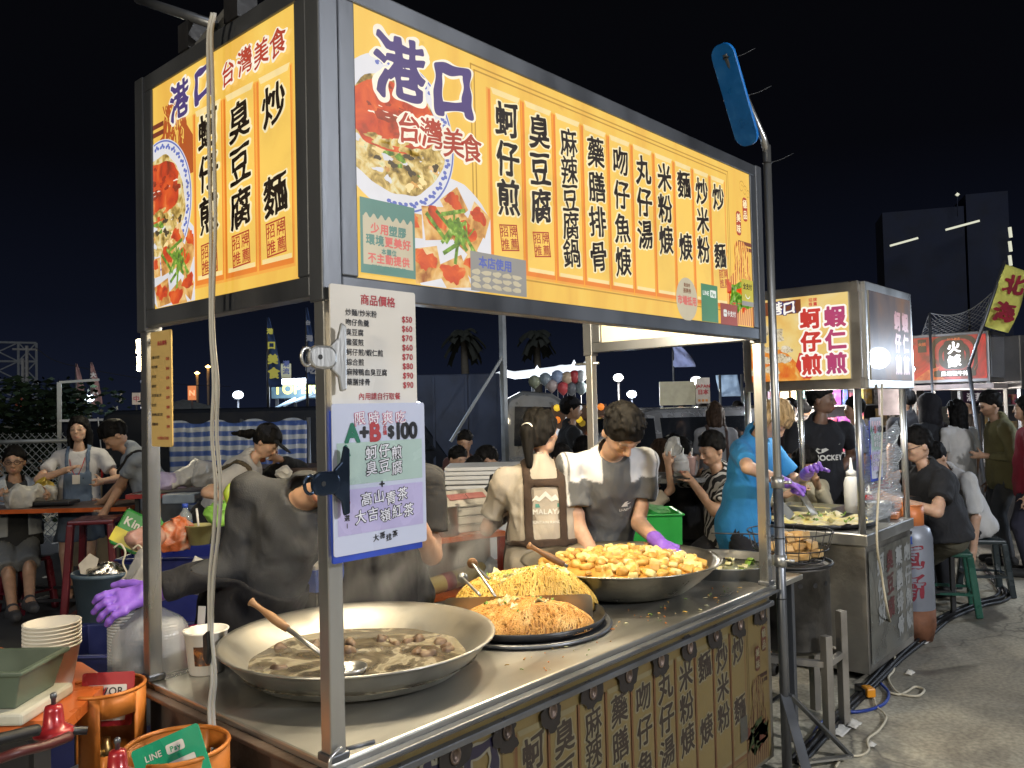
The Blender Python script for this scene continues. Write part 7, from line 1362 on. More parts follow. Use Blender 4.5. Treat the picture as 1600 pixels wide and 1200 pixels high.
# cool box and grey crates
q = D(768, 790, 5.9); cb = thing('cool_box', 'big white foam cool box with ribbed lid behind the stock pots', 'cool box', (q[0], q[1], 0)); FOAM = mat('white_foam', (.60, .61, .62), .6, 0, .08); zt = D(745, 735, 5.4)[2]
m = MB(); m.box((q[0], q[1], (zt-.12)/2), (.62, .5, zt-.12), FOAM, ax=(ux, uy, Z)); m.build('box_body', cb, bev=.015); m = MB(); [m.box((q[0], q[1], zt-.10+.03*i), (.66-.012*i, .54-.012*i, .026), FOAM, ax=(ux, uy, Z)) for i in range(4)]; m.build('lid', cb, bev=.006)
q = D(770, 845, 4.9); t = thing('bucket', 'pale grey bin with slots beside the red shelf leg', 'bin', (q[0], q[1], 0)); m = MB(); m.lathe([(.13, .02), (.16, .62), (.17, .62), (.17, .66), (.15, .66), (.12, .04), (.001, .03)], (q[0], q[1], 0), mat('pale_grey_bin', (.32, .34, .37), .4), 28); m.build('bin_body', t); crumple('bin_bag', None, (q[0], q[1], .70), (.15, .13, .06), mat('blue_grey_bag', (.30, .34, .42), .4), None, 3, parent=t)
q = D(770, 760, 5.0); t = thing('gas_regulator', 'small dark gas burner and hose on the orange stool behind the boxes', 'burner', (q[0], q[1], q[2])); m = MB(); m.lathe([(.05, 0), (.06, .03), (.03, .06), (.015, .12), (.001, .125)], q-Z*.05, BLACK, 16); m.build('valve', t); m = MB(); m.tube(spline([q, q+ux*.1+Z*.06, q+ux*.16-Z*.1, q-ux*.05-Z*.15], 5), .014, RUBBER, 8); m.build('hose', t)
q = D(785, 790, 5.15); stool('small orange stool with red legs left of the beige woman', q[0], q[1], .70, mat('orange_stool', (.5, .12, .03), .4), .30, rz=.8)
# green tub and drinks table
q = D(1006, 822, 5.0); tub('bright green plastic tub lined with a pale green bag beside the leaning man', (q[0], q[1], 0), .40, .36, D(1006, 806, 4.85)[2], GREENP, name='green_tub')
zt = D(1006, 806, 4.85)[2]; m = MB(); nzb = Nz(2, 25); m.grid(lambda u, v: tuple(vec((q[0], q[1], zt))+ux*(.40*u-.26)+uy*(.34*v-.17)+Z*(.03+.16*max(0, .55-u)**1.2+.015*float(nzb(u, v, 0)))), 16, 10, mat('green_film', (.20, .48, .22), .3, alpha=.7, bmp=.5)); T(m.build('bin_liner', org=(q[0], q[1], zt)), 'pale green plastic liner billowing out of the green tub', 'bag')
q = D(1090, 742, 6.45); dt = table('grey dining table with drinks behind the blue shirted cook', q, .95, .6, q[2], WETST, WETST, legm=TPW)
for i, (px, c_, lab) in enumerate(((1047, (.30, .12, .06), 'cup of brown iced tea in the child\'s hand'), (1066, (.5, .5, .5), 'clear cup with straw in a bag on the drinks table'), (1080, (.45, .30, .28), 'pinkish drink cup in a bag on the drinks table'))): p = at(px, 742, 6.2-.02*i); t = thing('drink_cup', lab, 'cup', p); m = MB(); m.lathe([(.028, 0), (.042, .13), (.044, .132), (.03, .14), (.001, .142)], p, mat('drink_%d' % i, c_, .2, alpha=.85), 18); m.build('cup_body', t); m = MB(); m.tube([vec(p)+Z*.10, vec(p)+Z*.20+ux*.015], .004, WHITEP, 6); m.build('straw', t)
crumple('takeaway_bag', 'clear film bag bunched round the cups on the drinks table', at(1070, 728, 6.2), (.13, .08, .10), BAGT, 'bag', 51); crumple('takeaway_bag', 'black and white carrier bag hanging by the black shirted diner', at(1052, 700, 6.9), (.10, .06, .10), BAGW, 'bag', 52)
m = MB(); p = vec(at(1070, 748, 6.1)); m.box(p, (.18, .12, .03), BLACK, rz=.3); T(m.build('food_box', org=tuple(p), bev=.005), 'flat black food box in front of the cups', 'box')
q = D(1400, 770, 6.55); table('brown table where the heavy man in black eats', q, .7, .6, q[2], mat('brown_table', (.20, .12, .08), .4), BLACK)
m = MB(); p = vec(at(1418, 815, 6.0)); m.lathe([(.05, -.02), (.055, .12), (.05, .12), (.046, 0), (.001, 0)], p, mat('orange_tumbler', (.55, .16, .03), .4), 18); T(m.build('tumbler', org=tuple(p)), 'orange plastic holder just above the grey gas cylinder', 'tumbler'); m = MB(); m.bar(p*vec((1, 1, 0)), p-Z*.021, .05, .05, BLACK, up=(1, 0, 0)); T(m.build('stand_post', org=(p[0], p[1], 0)), 'black upright carrying the orange holder', 'post')
# ---------------------------------------------------------------- the market behind
def panelP(c, face=None):
    """upright plane at c facing the direction face (degrees)"""
    a = rad(face if face is not None else math.degrees(math.atan2(C0[1]-c[1], C0[0]-c[0]))); n = vec((math.cos(a), math.sin(a), 0)); return (vec(c), norm(np.cross(Z, n)), Z), n
def wpx(px, dep): return px*dep/FPX
def flood(label, px, py, dep, w, color, watts, s=1., pole=True, m_=None, group=None):
    c = vec(at(px, py, dep)); t = thing('flood_lamp', label, 'lamp', tuple(c), group); P, n = panelP(c); a3 = (P[1], P[2], n); m = MB(); m.lathe([(.05*s, -.01), (.052*s, .01), (.035*s, .03*s), (.001, .04*s)], c, m_ or LAMPB, 16, ax=a3, sy=.75); m.build('lens', t); m = MB(); m.lathe([(.03*s, -.09*s), (.06*s, -.03), (.062*s, .004), (.052*s, .004)], c-n*.012, BLACK, 16, ax=a3, sy=.8); m.build('housing', t)
    if pole: m = MB(); m.tube([(c[0]-n[0]*.08, c[1]-n[1]*.08, 0), c-n*.08], .018, BLACK, 8); m.build('pole', t)
    if watts: lamp('flood_light', c+n*.15, watts, color, .08, t)
    return t
COOL = (.72, .84, 1)
# chain link fence at the left
fa, fb = D(-60, 740, 9.4), D(112, 740, 9.4); fc = thing('chain_link_fence', 'chain link fence with a pale top rail at the left edge', 'fence', (fa[0], fa[1], 0)); zt = D(30, 690, 9.4)[2]; GAL = mat('dull_galvanised', (.30, .32, .33), .5, .4); uf = norm(vec((fb-fa)*vec((1, 1, 0)))); lf_ = float(np.linalg.norm((fb-fa)[:2]))
m = MB(); m.tube([fa*vec((1, 1, 0))+Z*zt, fb*vec((1, 1, 0))+Z*zt], .025, GAL, 8); m.build('top_rail', fc)
m = MB(); st_ = .085
for sgn in (-1, 1):
    k = -20
    while k*st_ < lf_+1.6:
        p0, p1 = k*st_, k*st_+sgn*1.25
        lo, hi = (max(0, min(p0, p1)), min(lf_, max(p0, p1)))
        if hi > lo:
            f = lambda x: (x-p0)/(p1-p0)*1.25
            m.tube([fa*vec((1, 1, 0))+uf*lo+Z*(zt+.09-1.25+f(lo)) if True else 0, fa*vec((1, 1, 0))+uf*hi+Z*(zt+.09-1.25+f(hi))], .0045, GAL, 4, False)
        k += 1
m.build('wire_mesh', fc)
for s in (.02, lf_-.02): m = MB(); p = fa*vec((1, 1, 0))+uf*s; m.tube([p, p+Z*(zt+.1)], .03, GAL, 8); m.build('post', fc)
# lattice tower frame, utility pole and shrubs far left
ltc = D(20, 590, 34); lt_ = thing('lattice_frame', 'steel lattice billboard frame far off at the left edge', 'scaffold', (ltc[0], ltc[1], 0)); GT = mat('lattice_steel', (.22, .23, .24), .6, .2); P, n = panelP(ltc); u = P[1]; b0 = vec((ltc[0], ltc[1], 0)); zt = D(20, 535, 34)[2]
for x in (-2.6, -1.2, .20, .85): m = MB(); m.bar(b0+u*x, b0+u*x+Z*zt, .09, .09, GT, up=u); m.build('upright', lt_)
for k in range(6):
    z = zt-k*.78; m = MB(); m.bar(b0-u*2.6+Z*z, b0+u*.85+Z*z, .08, .08, GT); m.build('cross_beam', lt_)
    for xa, xb in ((-2.6, -1.2), (-1.2, .2), (.2, .85)): m = MB(); m.bar(b0+u*xa+Z*z, b0+u*xb+Z*(z-.78), .05, .05, GT); m.bar(b0+u*xb+Z*z, b0+u*xa+Z*(z-.78), .05, .05, GT); m.build('brace', lt_)
c = D(39, 600, 27); up_ = thing('utility_pole', 'twin concrete utility pole in front of the lattice frame', 'pole', (c[0], c[1], 0)); CON = mat('pole_concrete', (.26, .25, .24), .8); P, n = panelP(c); zt = D(39, 540, 27)[2]
for dx, k in ((.06, 0), (-.06, .42)): m = MB(); m.tube([vec((c[0], c[1], 0))+P[1]*dx, vec((c[0], c[1], zt-k))+P[1]*dx], [.06, .05], CON, 8); m.build('pole_shaft', up_)
m = MB(); m.bar(vec((c[0], c[1], zt-.12))-P[1]*.35, vec((c[0], c[1], zt-.12))+P[1]*.35, .06, .06, CON); m.build('cross_arm', up_)
m = MB(); m.tube(spline([D(55, 543, 27), D(85, 563, 28), D(130, 575, 30), D(200, 588, 33), D(280, 600, 38), D(360, 604, 44)], 8), .012, mat('overhead_wire', (.10, .10, .11), .6), 5); T(m.build('overhead_wire', org=tuple(D(55, 543, 27))), 'overhead wire sagging from the utility pole to the right', 'wire')
LEAF = [mat('leaf_dark', (.010, .016, .008), .8, var=.4, spec=.05), mat('leaf_mid', (.016, .026, .011), .8, var=.4, spec=.05), mat('leaf_black', (.007, .011, .006), .8, var=.4, spec=.05)]
def shrub(label, px, py, dep, w, h, seed, n=900, name='bush', group='dark bushes beyond the fence'):
    c = D(px, py, dep); g = random.Random(seed); t = thing(name, label, 'bush', (c[0], c[1], 0), group); m = MB(); P, nn = panelP(c)
    cl = [(g.gauss(0, .36), g.gauss(0, .3), g.random()**.7, .18+.2*g.random()) for _ in range(16)]
    for i in range(n):
        a, b, z, r = cl[i % 16]; p = vec((c[0], c[1], 0))+P[1]*(a+g.gauss(0, r*.55))*w+nn*(b+g.gauss(0, r*.5))*w*.7+Z*max(.02, min(1.05, z+g.gauss(0, r*.45)))*h
        d = norm((g.gauss(0, 1), g.gauss(0, 1), g.gauss(0, .7))); s, q, _ = frame(d); k = .05+.05*g.random(); m.add([p-s*k, p-q*k*.45, p+s*k, p+q*k*.45], [(0, 1, 2, 3)], LEAF[(i % 16) % 3])
    m.build('foliage', t); m = MB(); m.tube([(c[0], c[1], 0), (c[0], c[1], h*.6)], [.05, .02], WOOD, 6); m.build('stem', t)
shrub('dark bush at the left edge behind the chain link fence', 0, 700, 13, 1.6, 2.15, 1); shrub('dark rounded bush right of the leftmost one behind the fence', 62, 700, 14, 1.5, 2.25, 2); shrub('dark bush just left of the girl\'s head behind the fence', 105, 700, 13.5, 1.3, 2.0, 3); shrub('small lit leafy treetop beside the utility pole', 62, 640, 26, 1.2, 2.6, 4)
def feather(label, px, pyt, pyb, dep, wpx_, col, st='', lean=0, tm=None, group='feather banners over the market', s=1., flip=1):
    b = D(px, pyb, dep); t = thing('feather_banner', label, 'banner', (b[0], b[1], 0), group); P, n = panelP(b); ht = D(px, pyt, dep)[2]; hb = b[2]; w = wpx(wpx_, dep); u = P[1]*flip; o = vec((b[0], b[1], 0))
    m = MB(); m.tube([o, o+Z*(hb+(ht-hb)*.6), o+Z*ht+u*lean*w], [.025, .02, .01], BLACK, 6); m.build('pole', t)
    m = MB(); m.grid(lambda a, v: tuple(o+Z*(hb+(ht-hb)*v)+u*(lean*w*v**3+a*w*(1-.85*v**1.6))+n*.03*math.sin(a*7+v*9)), 6, 16, col); o2 = m.build('flag', t, solid=.004)
    if st:
        m = MB(); k = (ht-hb)*.78/len(st)
        for i, c in enumerate(st): v = .90-(i+.5)*.80/len(st); put(m, c, (o, u if flip > 0 else u, Z), lean*w*v**3+.45*w*(1-.85*v**1.6), hb+(ht-hb)*v, min(k, w*.8*(1-.8*v**1.6)+.02), tm or WHC, .05, 0, 24, .06 if flip > 0 else -.06)
        m.build('lettering', o2)
FB1 = cloth('blue_flag', (.03, .06, .16)); FB2 = cloth('pale_red_flag', (.22, .13, .13)); FY = cloth('yellow_flag', (.72, .70, .16)); YT = glow('flag_yellow', (.4, .38, .05), .25, True)
feather('pale reddish feather banner, left of the two by the flood lamp', 119, 568, 632, 17, 14, FB2); feather('reddish feather banner marked with letters right beside it', 142, 566, 632, 17, 16, FB2, '大A', tm=mat('flag_white', (.4, .38, .38), .6)); feather('orange red flag low beside the utility pole', 24, 612, 636, 24, 13, cloth('orange_flag', (.42, .09, .05)), lean=.3)
feather('tall blue feather banner with yellow characters left of the lit booth', 419, 496, 605, 12, 21, FB1, '港口美食', tm=YT); feather('dark blue feather banner right behind the clip', 480, 480, 602, 12, 16, FB1, '台灣小吃', tm=mat('flag_grey', (.25, .27, .33), .6)); feather('torn blue white banner above the cream sign boards', 1052, 535, 574, 16, 34, cloth('faded_flag', (.20, .22, .36)), lean=0)
# covered stand behind the left diners
q = D(170, 690, 10.5); cv = thing('covered_stand', 'dark tarpaulin covered stand with pale rail and cords behind the girl', 'stand', (q[0], q[1], 0)); P, n = panelP(q); TARP = mat('dark_tarp', (.008, .010, .017), .6, 0, .4, 4, .5, 9, spec=.1); o = vec((q[0], q[1], 0)); zt = D(170, 658, 10.5)[2]
m = MB(); nzt = Nz(7, 6); m.grid(lambda u, v: tuple(o+P[1]*(1.05*(u-.5)*1.0)+n*(.02+.05*float(nzt(u*1.2, v*1.5, 0)))+Z*v*zt), 24, 20, TARP); m.build('cover', cv, solid=.02); m = MB(); m.bar(o-P[1]*.55+Z*(zt+.02)+n*.03, o+P[1]*.62+Z*(zt+.02)+n*.03, .03, .03, mat('pale_rail', (.5, .52, .56), .4)); m.build('rail', cv)
for x in (-.12, .33): m = MB(); m.tube(spline([o+P[1]*x+Z*(zt+.05)+n*.10, o+P[1]*(x+.03)+Z*(zt-.3)+n*.16, o+P[1]*(x+.06)+Z*(zt-.75)+n*.16], 5), .008, WHITEP, 5); m.build('cord', cv)
for x in (-.55, .60): m = MB(); m.bar(o+P[1]*x, o+P[1]*x+Z*(zt+.5 if x < 0 else zt), .05, .05, GAL, up=P[1]); m.build('post', cv)
m = MB(); m.bar(o-P[1]*.55+Z*(zt+.5), o-P[1]*.1+Z*(zt+.53), .03, .03, GAL); m.build('top_bar', cv)
p = vec(at(200, 770, 9.5)); m = MB(); m.box((p[0], p[1], p[2]/2+.1), (1.1, .5, p[2]+.25), mat('tan_carton', (.16, .12, .07), .7), ax=(ux, uy, Z)); T(m.build('carton', org=(p[0], p[1], 0), bev=.01), 'tan cardboard carton behind the bending man', 'carton')
# floods
flood('glaring flood lamp at the foot of the reddish banners', 140, 622, 15, .3, COOL, 50, 1.6); flood('flood lamp low beside the yellow price list', 226, 637, 16, .3, (1, .9, .75), 60, 1.2); flood('slanting flood lamp beside the yellow price list', 227, 582+14, 14, .3, COOL, 40, 1.3); flood('white flood lamp under the sky left of the capped woman', 372, 617, 14, .3, COOL, 70, 1.6); flood('bluish flood lamp peeping out beside the combo card', 651, 636-20+17, 9.5, .3, COOL, 22, 1.1); flood('flood lamp hung high at the balloon stand', 966, 590, 12, .3, (1, .95, .85), 130, 1.3); flood('greenish white flood lamp low behind the leaning man', 987, 616, 15, .3, COOL, 120, 1.6); flood('glaring lamp just right of the omelette stall sign', 1421, 577, 9.5, .3, COOL, 25, 1.1); flood('lamp over the cream sign boards', 1088, 595, 14.2, .3, (1, .96, .85), 90, 1.8, False)
t = thing('paper_lantern', 'pair of glowing cylinder lanterns hung behind the back post', 'lantern', at(220, 540, 7.5)); 
for i, (a, b) in enumerate(((530, 553), (556, 580))): m = MB(); p0, p1 = vec(at(221+i, b, 7.5)), vec(at(221, a, 7.5)); l = np.linalg.norm(p1-p0); m.lathe([(.035, 0), (.047, .01), (.040, l*.5), (.046, l-.01), (.035, l)], p0, LAMPY, 20); m.build('shade', t)
m = MB(); m.tube([(p0[0]+.06, p0[1]+.03, 0), (p0[0]+.06, p0[1]+.03, 2.3), (p0[0], p0[1], 2.32)], .012, STEELD, 6); m.build('pole', t); lamp('lantern_light', p0+vec((-.1, -.1, .1)), 24, (1, .9, .65), .1, t)
for i, (px, py) in enumerate(((308, 583), (325, 573))):
    c = vec(at(px, py, 60)); t = thing('street_lamp', ['orange street lamp far off, the lower of two', 'orange street lamp far off, the taller of two'][i], 'street lamp', (c[0], c[1], 0)); m = MB(); m.tube([(c[0], c[1], 0), c], .09, mat('lamp_column', (.3, .22, .15), .6, emit=.0), 6); m.build('column', t); m = MB(); m.lathe([(.001, -.14), (.2, 0), (.001, .14)], c, glow('sodium_lamp', (1, .55, .15), 12), 12); m.build('lamp_head', t)
# striped sheet wall
q = D(372, 700, 8.4); sw_ = thing('striped_sheet', 'blue and white striped plastic sheet wall hung behind the capped woman', 'sheet', (q[0], q[1], 0)); P, n = panelP(q, 222); o = vec((q[0], q[1], 0)); wd = wpx(212, 8.4); zt = D(372, 658, 8.4)[2]
def stripemat():
    m, n_, p = nodes('striped_sheet'); t = N(n_, 'TexCoord'); s = N(n_, 'SeparateXYZ'); L(n_, t.outputs['Object'], s.inputs[0]); nz = noise(n_, 2, 3); a = N(n_, 'Math', operation='MULTIPLY_ADD'); L(n_, nz.outputs[0], a.inputs[0]); a.inputs[1].default_value = .05; L(n_, s.outputs['Z'], a.inputs[2]); b = N(n_, 'Math', operation='MULTIPLY'); L(n_, a.outputs[0], b.inputs[0]); b.inputs[1].default_value = 10.2; f = N(n_, 'Math', operation='FRACT'); L(n_, b.outputs[0], f.inputs[0])
    L(n_, ramp(n_, f.outputs[0], [(.0, (.045, .085, .26)), (.48, (.045, .085, .26)), (.52, (.30, .33, .38)), (.97, (.30, .33, .38)), (1., (.045, .085, .26))]), p.inputs['Base Color']); p.inputs['Roughness'].default_value = .35; return m
nzs = Nz(5, 3.2); m = MB(); m.grid(lambda u, v: tuple(o+P[1]*(u-.5)*wd+n*(.04*math.sin(u*46)+.07*float(nzs(u*wd, v, 0)))+Z*(.05+v*(zt-.05+.02*math.sin(u*23)))), 70, 16, stripemat()); m.build('sheet', sw_, solid=.006)
for s in (-.5, 0, .5): m = MB(); m.tube([o+P[1]*s*wd-n*.12, o+P[1]*s*wd-n*.12+Z*(zt+.02)], .02, STEELD, 8); m.build('post', sw_)
# vehicles
def glassm(): return mat('dark_window', (.012, .014, .018), .08, 0, .2, 3, spec=.8)
def car(name, label, c, face, L_, H_, Wd, body, kind='suv'):
    t = thing(name, label, 'van' if kind == 'van' else 'car', (c[0], c[1], 0)); a = rad(face); f = vec((math.cos(a), math.sin(a), 0)); s = vec((-f[1], f[0], 0)); o = vec((c[0], c[1], 0))
    prof = {'suv': [(-.5, .28), (-.5, .55), (-.47, .66), (-.36, .94), (-.28, 1.0), (.02, .995), (.14, .94), (.27, .67), (.44, .60), (.5, .48), (.5, .28)], 'van': [(-.5, .2), (-.5, .96), (-.47, 1.), (.26, 1.), (.36, .93), (.46, .58), (.5, .45), (.5, .2)]}[kind]
    n_ = len(prof); m = MB(); vs = []
    for k, w in ((-1, 1), (1, 1)): vs += [o+f*x*L_+Z*z*H_+s*k*Wd/2*(1 if z < .62 else 1-.16*(z-.62)/.38) for x, z in prof]
    m.add(vs, [list(range(n_)), list(range(n_, 2*n_))[::-1]]+[((i+1) % n_, i, n_+i, n_+(i+1) % n_) for i in range(n_)], body); m.build('body', t, bev=.05)
    gm = glassm()
    for k in (-1, 1):
        for (x0, x1, x2, x3) in ({'suv': ((-.34, -.20, -.20, -.27), (-.17, .01, .01, -.17), (.03, .23, .11, .03))}.get(kind, ((.16, .40, .33, .16),))):
            m = MB(); e = [o+f*x*L_+Z*z*H_+s*k*(Wd/2*(1-.16*(z-.62)/.38)+.006) for x, z in ((x0, .67), (x1, .67), (x2, .93), (x3, .93))]; m.add(e, [(0, 1, 2, 3) if k < 0 else (3, 2, 1, 0)], gm); m.build('window', t, solid=.008)
    for xa, za, xb, zb in (({'suv': ((.255, .70, .145, .93), (-.458, .70, -.375, .92))}[kind]) if kind == 'suv' else ((.445, .62, .365, .92),)):
        m = MB(); e = [o+f*x*L_+Z*z*H_+f*(.012 if xa > 0 else -.012)+s*k*Wd*.40 for x, z, k in ((xa, za, -1), (xa, za, 1), (xb, zb, 1), (xb, zb, -1))]; m.add(e, [(0, 1, 2, 3)], gm); m.build('windscreen', t, solid=.008)
    for x in (-.31, .32):
        for k in (-1, 1): m = MB(); m.lathe([(.02, -.1), (.30, -.1), (.33, -.06), (.33, .06), (.30, .1), (.18, .1), (.16, .07), (.001, .07)], o+f*x*L_+s*k*(Wd/2-.10)+Z*.33, RUBBER, 24, ax=(f, Z, s*k)); m.build('wheel', t)
    for k in (-1, 1): m = MB(); m.box(o+f*(.496*L_)+s*k*Wd*.36+Z*.52*H_, (.05, .22, .12), mat('lamp_lens', (.5, .5, .5), .1), ax=(f, s, Z)); m.build('headlight', t); m = MB(); m.box(o-f*(.497*L_)+s*k*Wd*.40+Z*.60*H_, (.05, .16, .2), mat('tail_lens', (.25, .01, .01), .2), ax=(f, s, Z)); m.build('tail_lamp', t)
    return t
SILV = mat('silver_paint_car', (.36, .37, .39), .25, .6, .08, coat=.8); DKV = mat('dark_car_paint', (.008, .010, .015), .5, 0, .1, spec=.08); GRYV = mat('grey_truck_paint', (.12, .125, .13), .35, .2, .2, coat=.3)
q = W(990, 10.2); car('parked_car', 'silver hatchback car parked behind the seated diners', q, 150, 4.1, 1.62, 1.7, SILV)
q = W(455, 10.6); car('parked_van', 'dark van with pale roof edge parked behind the striped sheet', q, -30, 4.2, 1.74, 1.7, DKV, 'van')
for i, (px, dp) in enumerate(((284, 24), (318, 26))): q = W(px, dp); car('parked_car', ['white car parked far off under the tent roof', 'pale car beside a crowd far off left of the flexes'][i], q, 120+i*20, 4.2, 1.55, 1.7, mat('white_car_paint', (.55, .55, .55), .3, coat=.5))
# truck
q = W(735, 11.2); tk = thing('box_truck', 'grey box truck with rounded cab parked behind the woman in beige', 'truck', (q[0], q[1], 0)); a = rad(-46); f = vec((math.cos(a), math.sin(a), 0)); s = vec((-f[1], f[0], 0)); o = vec((q[0], q[1], 0)); zt = D(720, 588, 11.2)[2]
BOXM = mat('truck_box', (.030, .038, .062), .6, 0, .3, 3, .2, 6, spec=.1)
x0, x1 = -wpx(105, 11.2), wpx(45, 11.2)
m = MB(); m.box(o+f*(x0+x1)/2+Z*(.55+zt)/2, (x1-x0, 1.6, zt-.55), BOXM, ax=(f, s, Z)); bx_ = m.build('cargo_box', tk, bev=.02)
for x in np.linspace(x0+.05, x1-.02, 4): m = MB(); m.bar(o+f*x-s*.81+Z*.6, o+f*x-s*.81+Z*(zt-.02), .04, .03, BOXM, up=f); m.build('rib', bx_)
m = MB(); m.box(o+f*(x0+x1)/2+Z*.48, (x1-x0+.1, 1.5, .14), BLACK, ax=(f, s, Z)); m.build('chassis', tk)
cl = 1.18; prof = [(0, .42), (0, 1.62), (.05, 1.78), (.25, 1.88), (.62, 1.84), (.80, 1.72), (1.12, 1.15), (1.18, .9), (1.18, .42)]; vs = []; n_ = len(prof)
for k in (-1, 1): vs += [o+f*(x1+.04+x)+Z*z+s*k*.78*(1 if z < 1.2 else 1-.12*(z-1.2)/.7) for x, z in prof]
m = MB(); m.add(vs, [list(range(n_)), list(range(n_, 2*n_))[::-1]]+[((i+1) % n_, i, n_+i, n_+(i+1) % n_) for i in range(n_)], GRYV); m.build('cab', tk, bev=.05)
m = MB(); m.add([o+f*(x1+.04+x)+Z*z-s*(.786-.0*z) for x, z in ((.12, 1.18), (.70, 1.18), (.62, 1.66), (.14, 1.68))], [(0, 1, 2, 3)], glassm()); m.build('side_window', tk, solid=.01); m = MB(); m.add([o+f*(x1+.06+x)+Z*z+s*k for x, z, k in ((1.10, 1.19, -.66), (1.10, 1.19, .66), (.825, 1.69, .62), (.825, 1.69, -.62))], [(0, 1, 2, 3)], mat('windscreen_glass', (.05, .055, .06), .06, 0, .4, 4, spec=.9)); m.build('windscreen', tk, solid=.01)
for x in (x0+.5, x1+.75):
    for k in (-1, 1): m = MB(); m.lathe([(.02, -.1), (.30, -.1), (.34, -.05), (.34, .06), (.30, .1), (.16, .08), (.001, .08)], o+f*x+s*k*.72+Z*.34, RUBBER, 24, ax=(f, Z, s*k)); m.build('wheel', tk)
m = MB(); m.box(o+f*(x1+1.18)-s*.92+Z*1.35, (.05, .16, .26), BLACK, ax=(f, s, Z)); m.build('mirror', tk)
# post and brace near the truck
q = D(787, 600, 9.6); t = thing('steel_post', 'tall grey steel post with a long diagonal brace in front of the truck', 'post', (q[0], q[1], 0)); PST = mat('grey_post', (.20, .22, .24), .5, .4); zt = D(787, 470, 9.6)[2]; o = vec((q[0], q[1], 0)); m = MB(); m.bar(o, o+Z*zt, .06, .06, PST, up=(1, 0, 0)); m.build('upright', t); m = MB(); m.bar(D(786, 556, 9.6), D(704, 690, 9.4), .045, .03, PST); m.build('diagonal_brace', t)
# bright awning, balloons and game board
AWN = glow('lit_awning', (.86, .92, 1), 1.1)  # awning cloth glows by itself, standing in for lamplight falling on it
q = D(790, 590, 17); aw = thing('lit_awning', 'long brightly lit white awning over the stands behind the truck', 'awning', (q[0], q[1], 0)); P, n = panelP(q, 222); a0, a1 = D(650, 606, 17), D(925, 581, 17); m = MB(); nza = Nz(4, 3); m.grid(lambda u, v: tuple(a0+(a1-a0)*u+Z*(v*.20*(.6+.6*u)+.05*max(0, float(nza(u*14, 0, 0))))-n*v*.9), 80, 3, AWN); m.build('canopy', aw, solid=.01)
for u in (0, .33, .66, 1): m = MB(); p = a0+(a1-a0)*u; m.tube([(p[0], p[1], 0), p], .03, STEELD, 6); m.build('pole', aw)
for k in range(6): u = (.07, .21, .37, .52, .69, .90)[k]; c = a0+(a1-a0)*u+Z*(.03+.13*u); m = MB(); m.lathe([(.13-.012*k, -.02), (.06, .03), (.016, .05+.012*k), (.0, .06+.016*k)], c, AWN, 8); m.build('peak', aw)
lamp('awning_light', (a0+a1)/2+n*1.0-Z*.5, 90, (.92, .96, 1), .4, aw)
cols = [((.25, .33, .5), 966-95, 588), ((.45, .35, .25), 886, 590), ((.40, .05, .06), 898, 588), ((.30, .33, .36), 907, 588), ((.2, .25, .3), 852, 592), ((.25, .28, .2), 835, 596), ((.45, .06, .07), 880, 606), ((.10, .11, .13), 893, 607), ((.16, .2, .22), 908, 606), ((.35, .3, .3), 862, 602)]
for i, (c_, px, py) in enumerate(cols): c = vec(at(px, py, 11.8)); t = thing('balloon', 'round balloon in the cluster over the truck cab', 'balloon', tuple(c), 'balloons clustered over the truck cab'); m = MB(); m.lathe([(.001, -.11), (.02, -.10), (.075, -.05), (.09, 0), (.075, .055), (.03, .085), (.001, .09)], c, mat('balloon_%d' % i, c_, .3), 16); m.build('skin', t); m = MB(); m.tube([c-Z*.11, (c[0], c[1], 1.5)], .003, WHITEP, 4); m.build('string', t)
q = D(905, 655, 10.2); gb_ = thing('game_board', 'brown game board dotted with orange and yellow balls', 'game board', (q[0], q[1], 0)); P, n = panelP(q); m = MB(); m.prism(rect(-.34, 0, .34, D(905, 632, 10.2)[2]), vec((q[0], q[1], 0)), P[1], Z, .05, mat('brown_board', (.10, .055, .03), .6)); m.build('board', gb_)
for i in range(5):
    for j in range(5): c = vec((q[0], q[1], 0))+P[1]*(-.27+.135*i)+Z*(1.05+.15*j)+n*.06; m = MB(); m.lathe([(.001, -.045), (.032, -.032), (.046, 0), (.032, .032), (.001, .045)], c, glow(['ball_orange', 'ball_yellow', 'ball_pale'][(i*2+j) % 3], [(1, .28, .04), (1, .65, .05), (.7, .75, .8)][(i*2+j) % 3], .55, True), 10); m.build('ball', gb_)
# booths
def booth(name, label, px, dep, w, d, zc, zb, zt, face, boxm, postm=STEELD):
    q = W(px, dep); t = thing(name, label, 'stall', (q[0], q[1], 0)); a = rad(face); n = vec((math.cos(a), math.sin(a), 0)); u = norm(np.cross(Z, n)); o = vec((q[0], q[1], 0))
    m = MB(); m.box(o-n*d/2+Z*zc/2, (w, d, zc), boxm, ax=(u, n, Z)); m.build('counter', t, bev=.01)
    m = MB(); m.box(o-n*d/2+Z*(zb+zt)/2, (w+.1, d+.1, zt-zb), boxm, ax=(u, n, Z)); m.build('fascia', t, bev=.01)
    for x in (-.48, .48):
        for y in (0.02, .98): m = MB(); p = o+u*x*w-n*d*y; m.bar(p+Z*zc, p+Z*zb, .04, .04, postm, up=u); m.build('post', t)
    return t, o, u, n
bt_, o, u, n = booth('lit_booth', 'cool lit booth with yellow lettered sign beneath the pale placard', 478, 13, 1.0, .8, .9, D(470, 622, 13)[2], D(470, 592, 13)[2], 215, mat('booth_teal', (.12, .20, .24), .4)); P = (o+n*.056+Z*((D(470, 622, 13)[2]+D(470, 592, 13)[2])/2), u, Z)
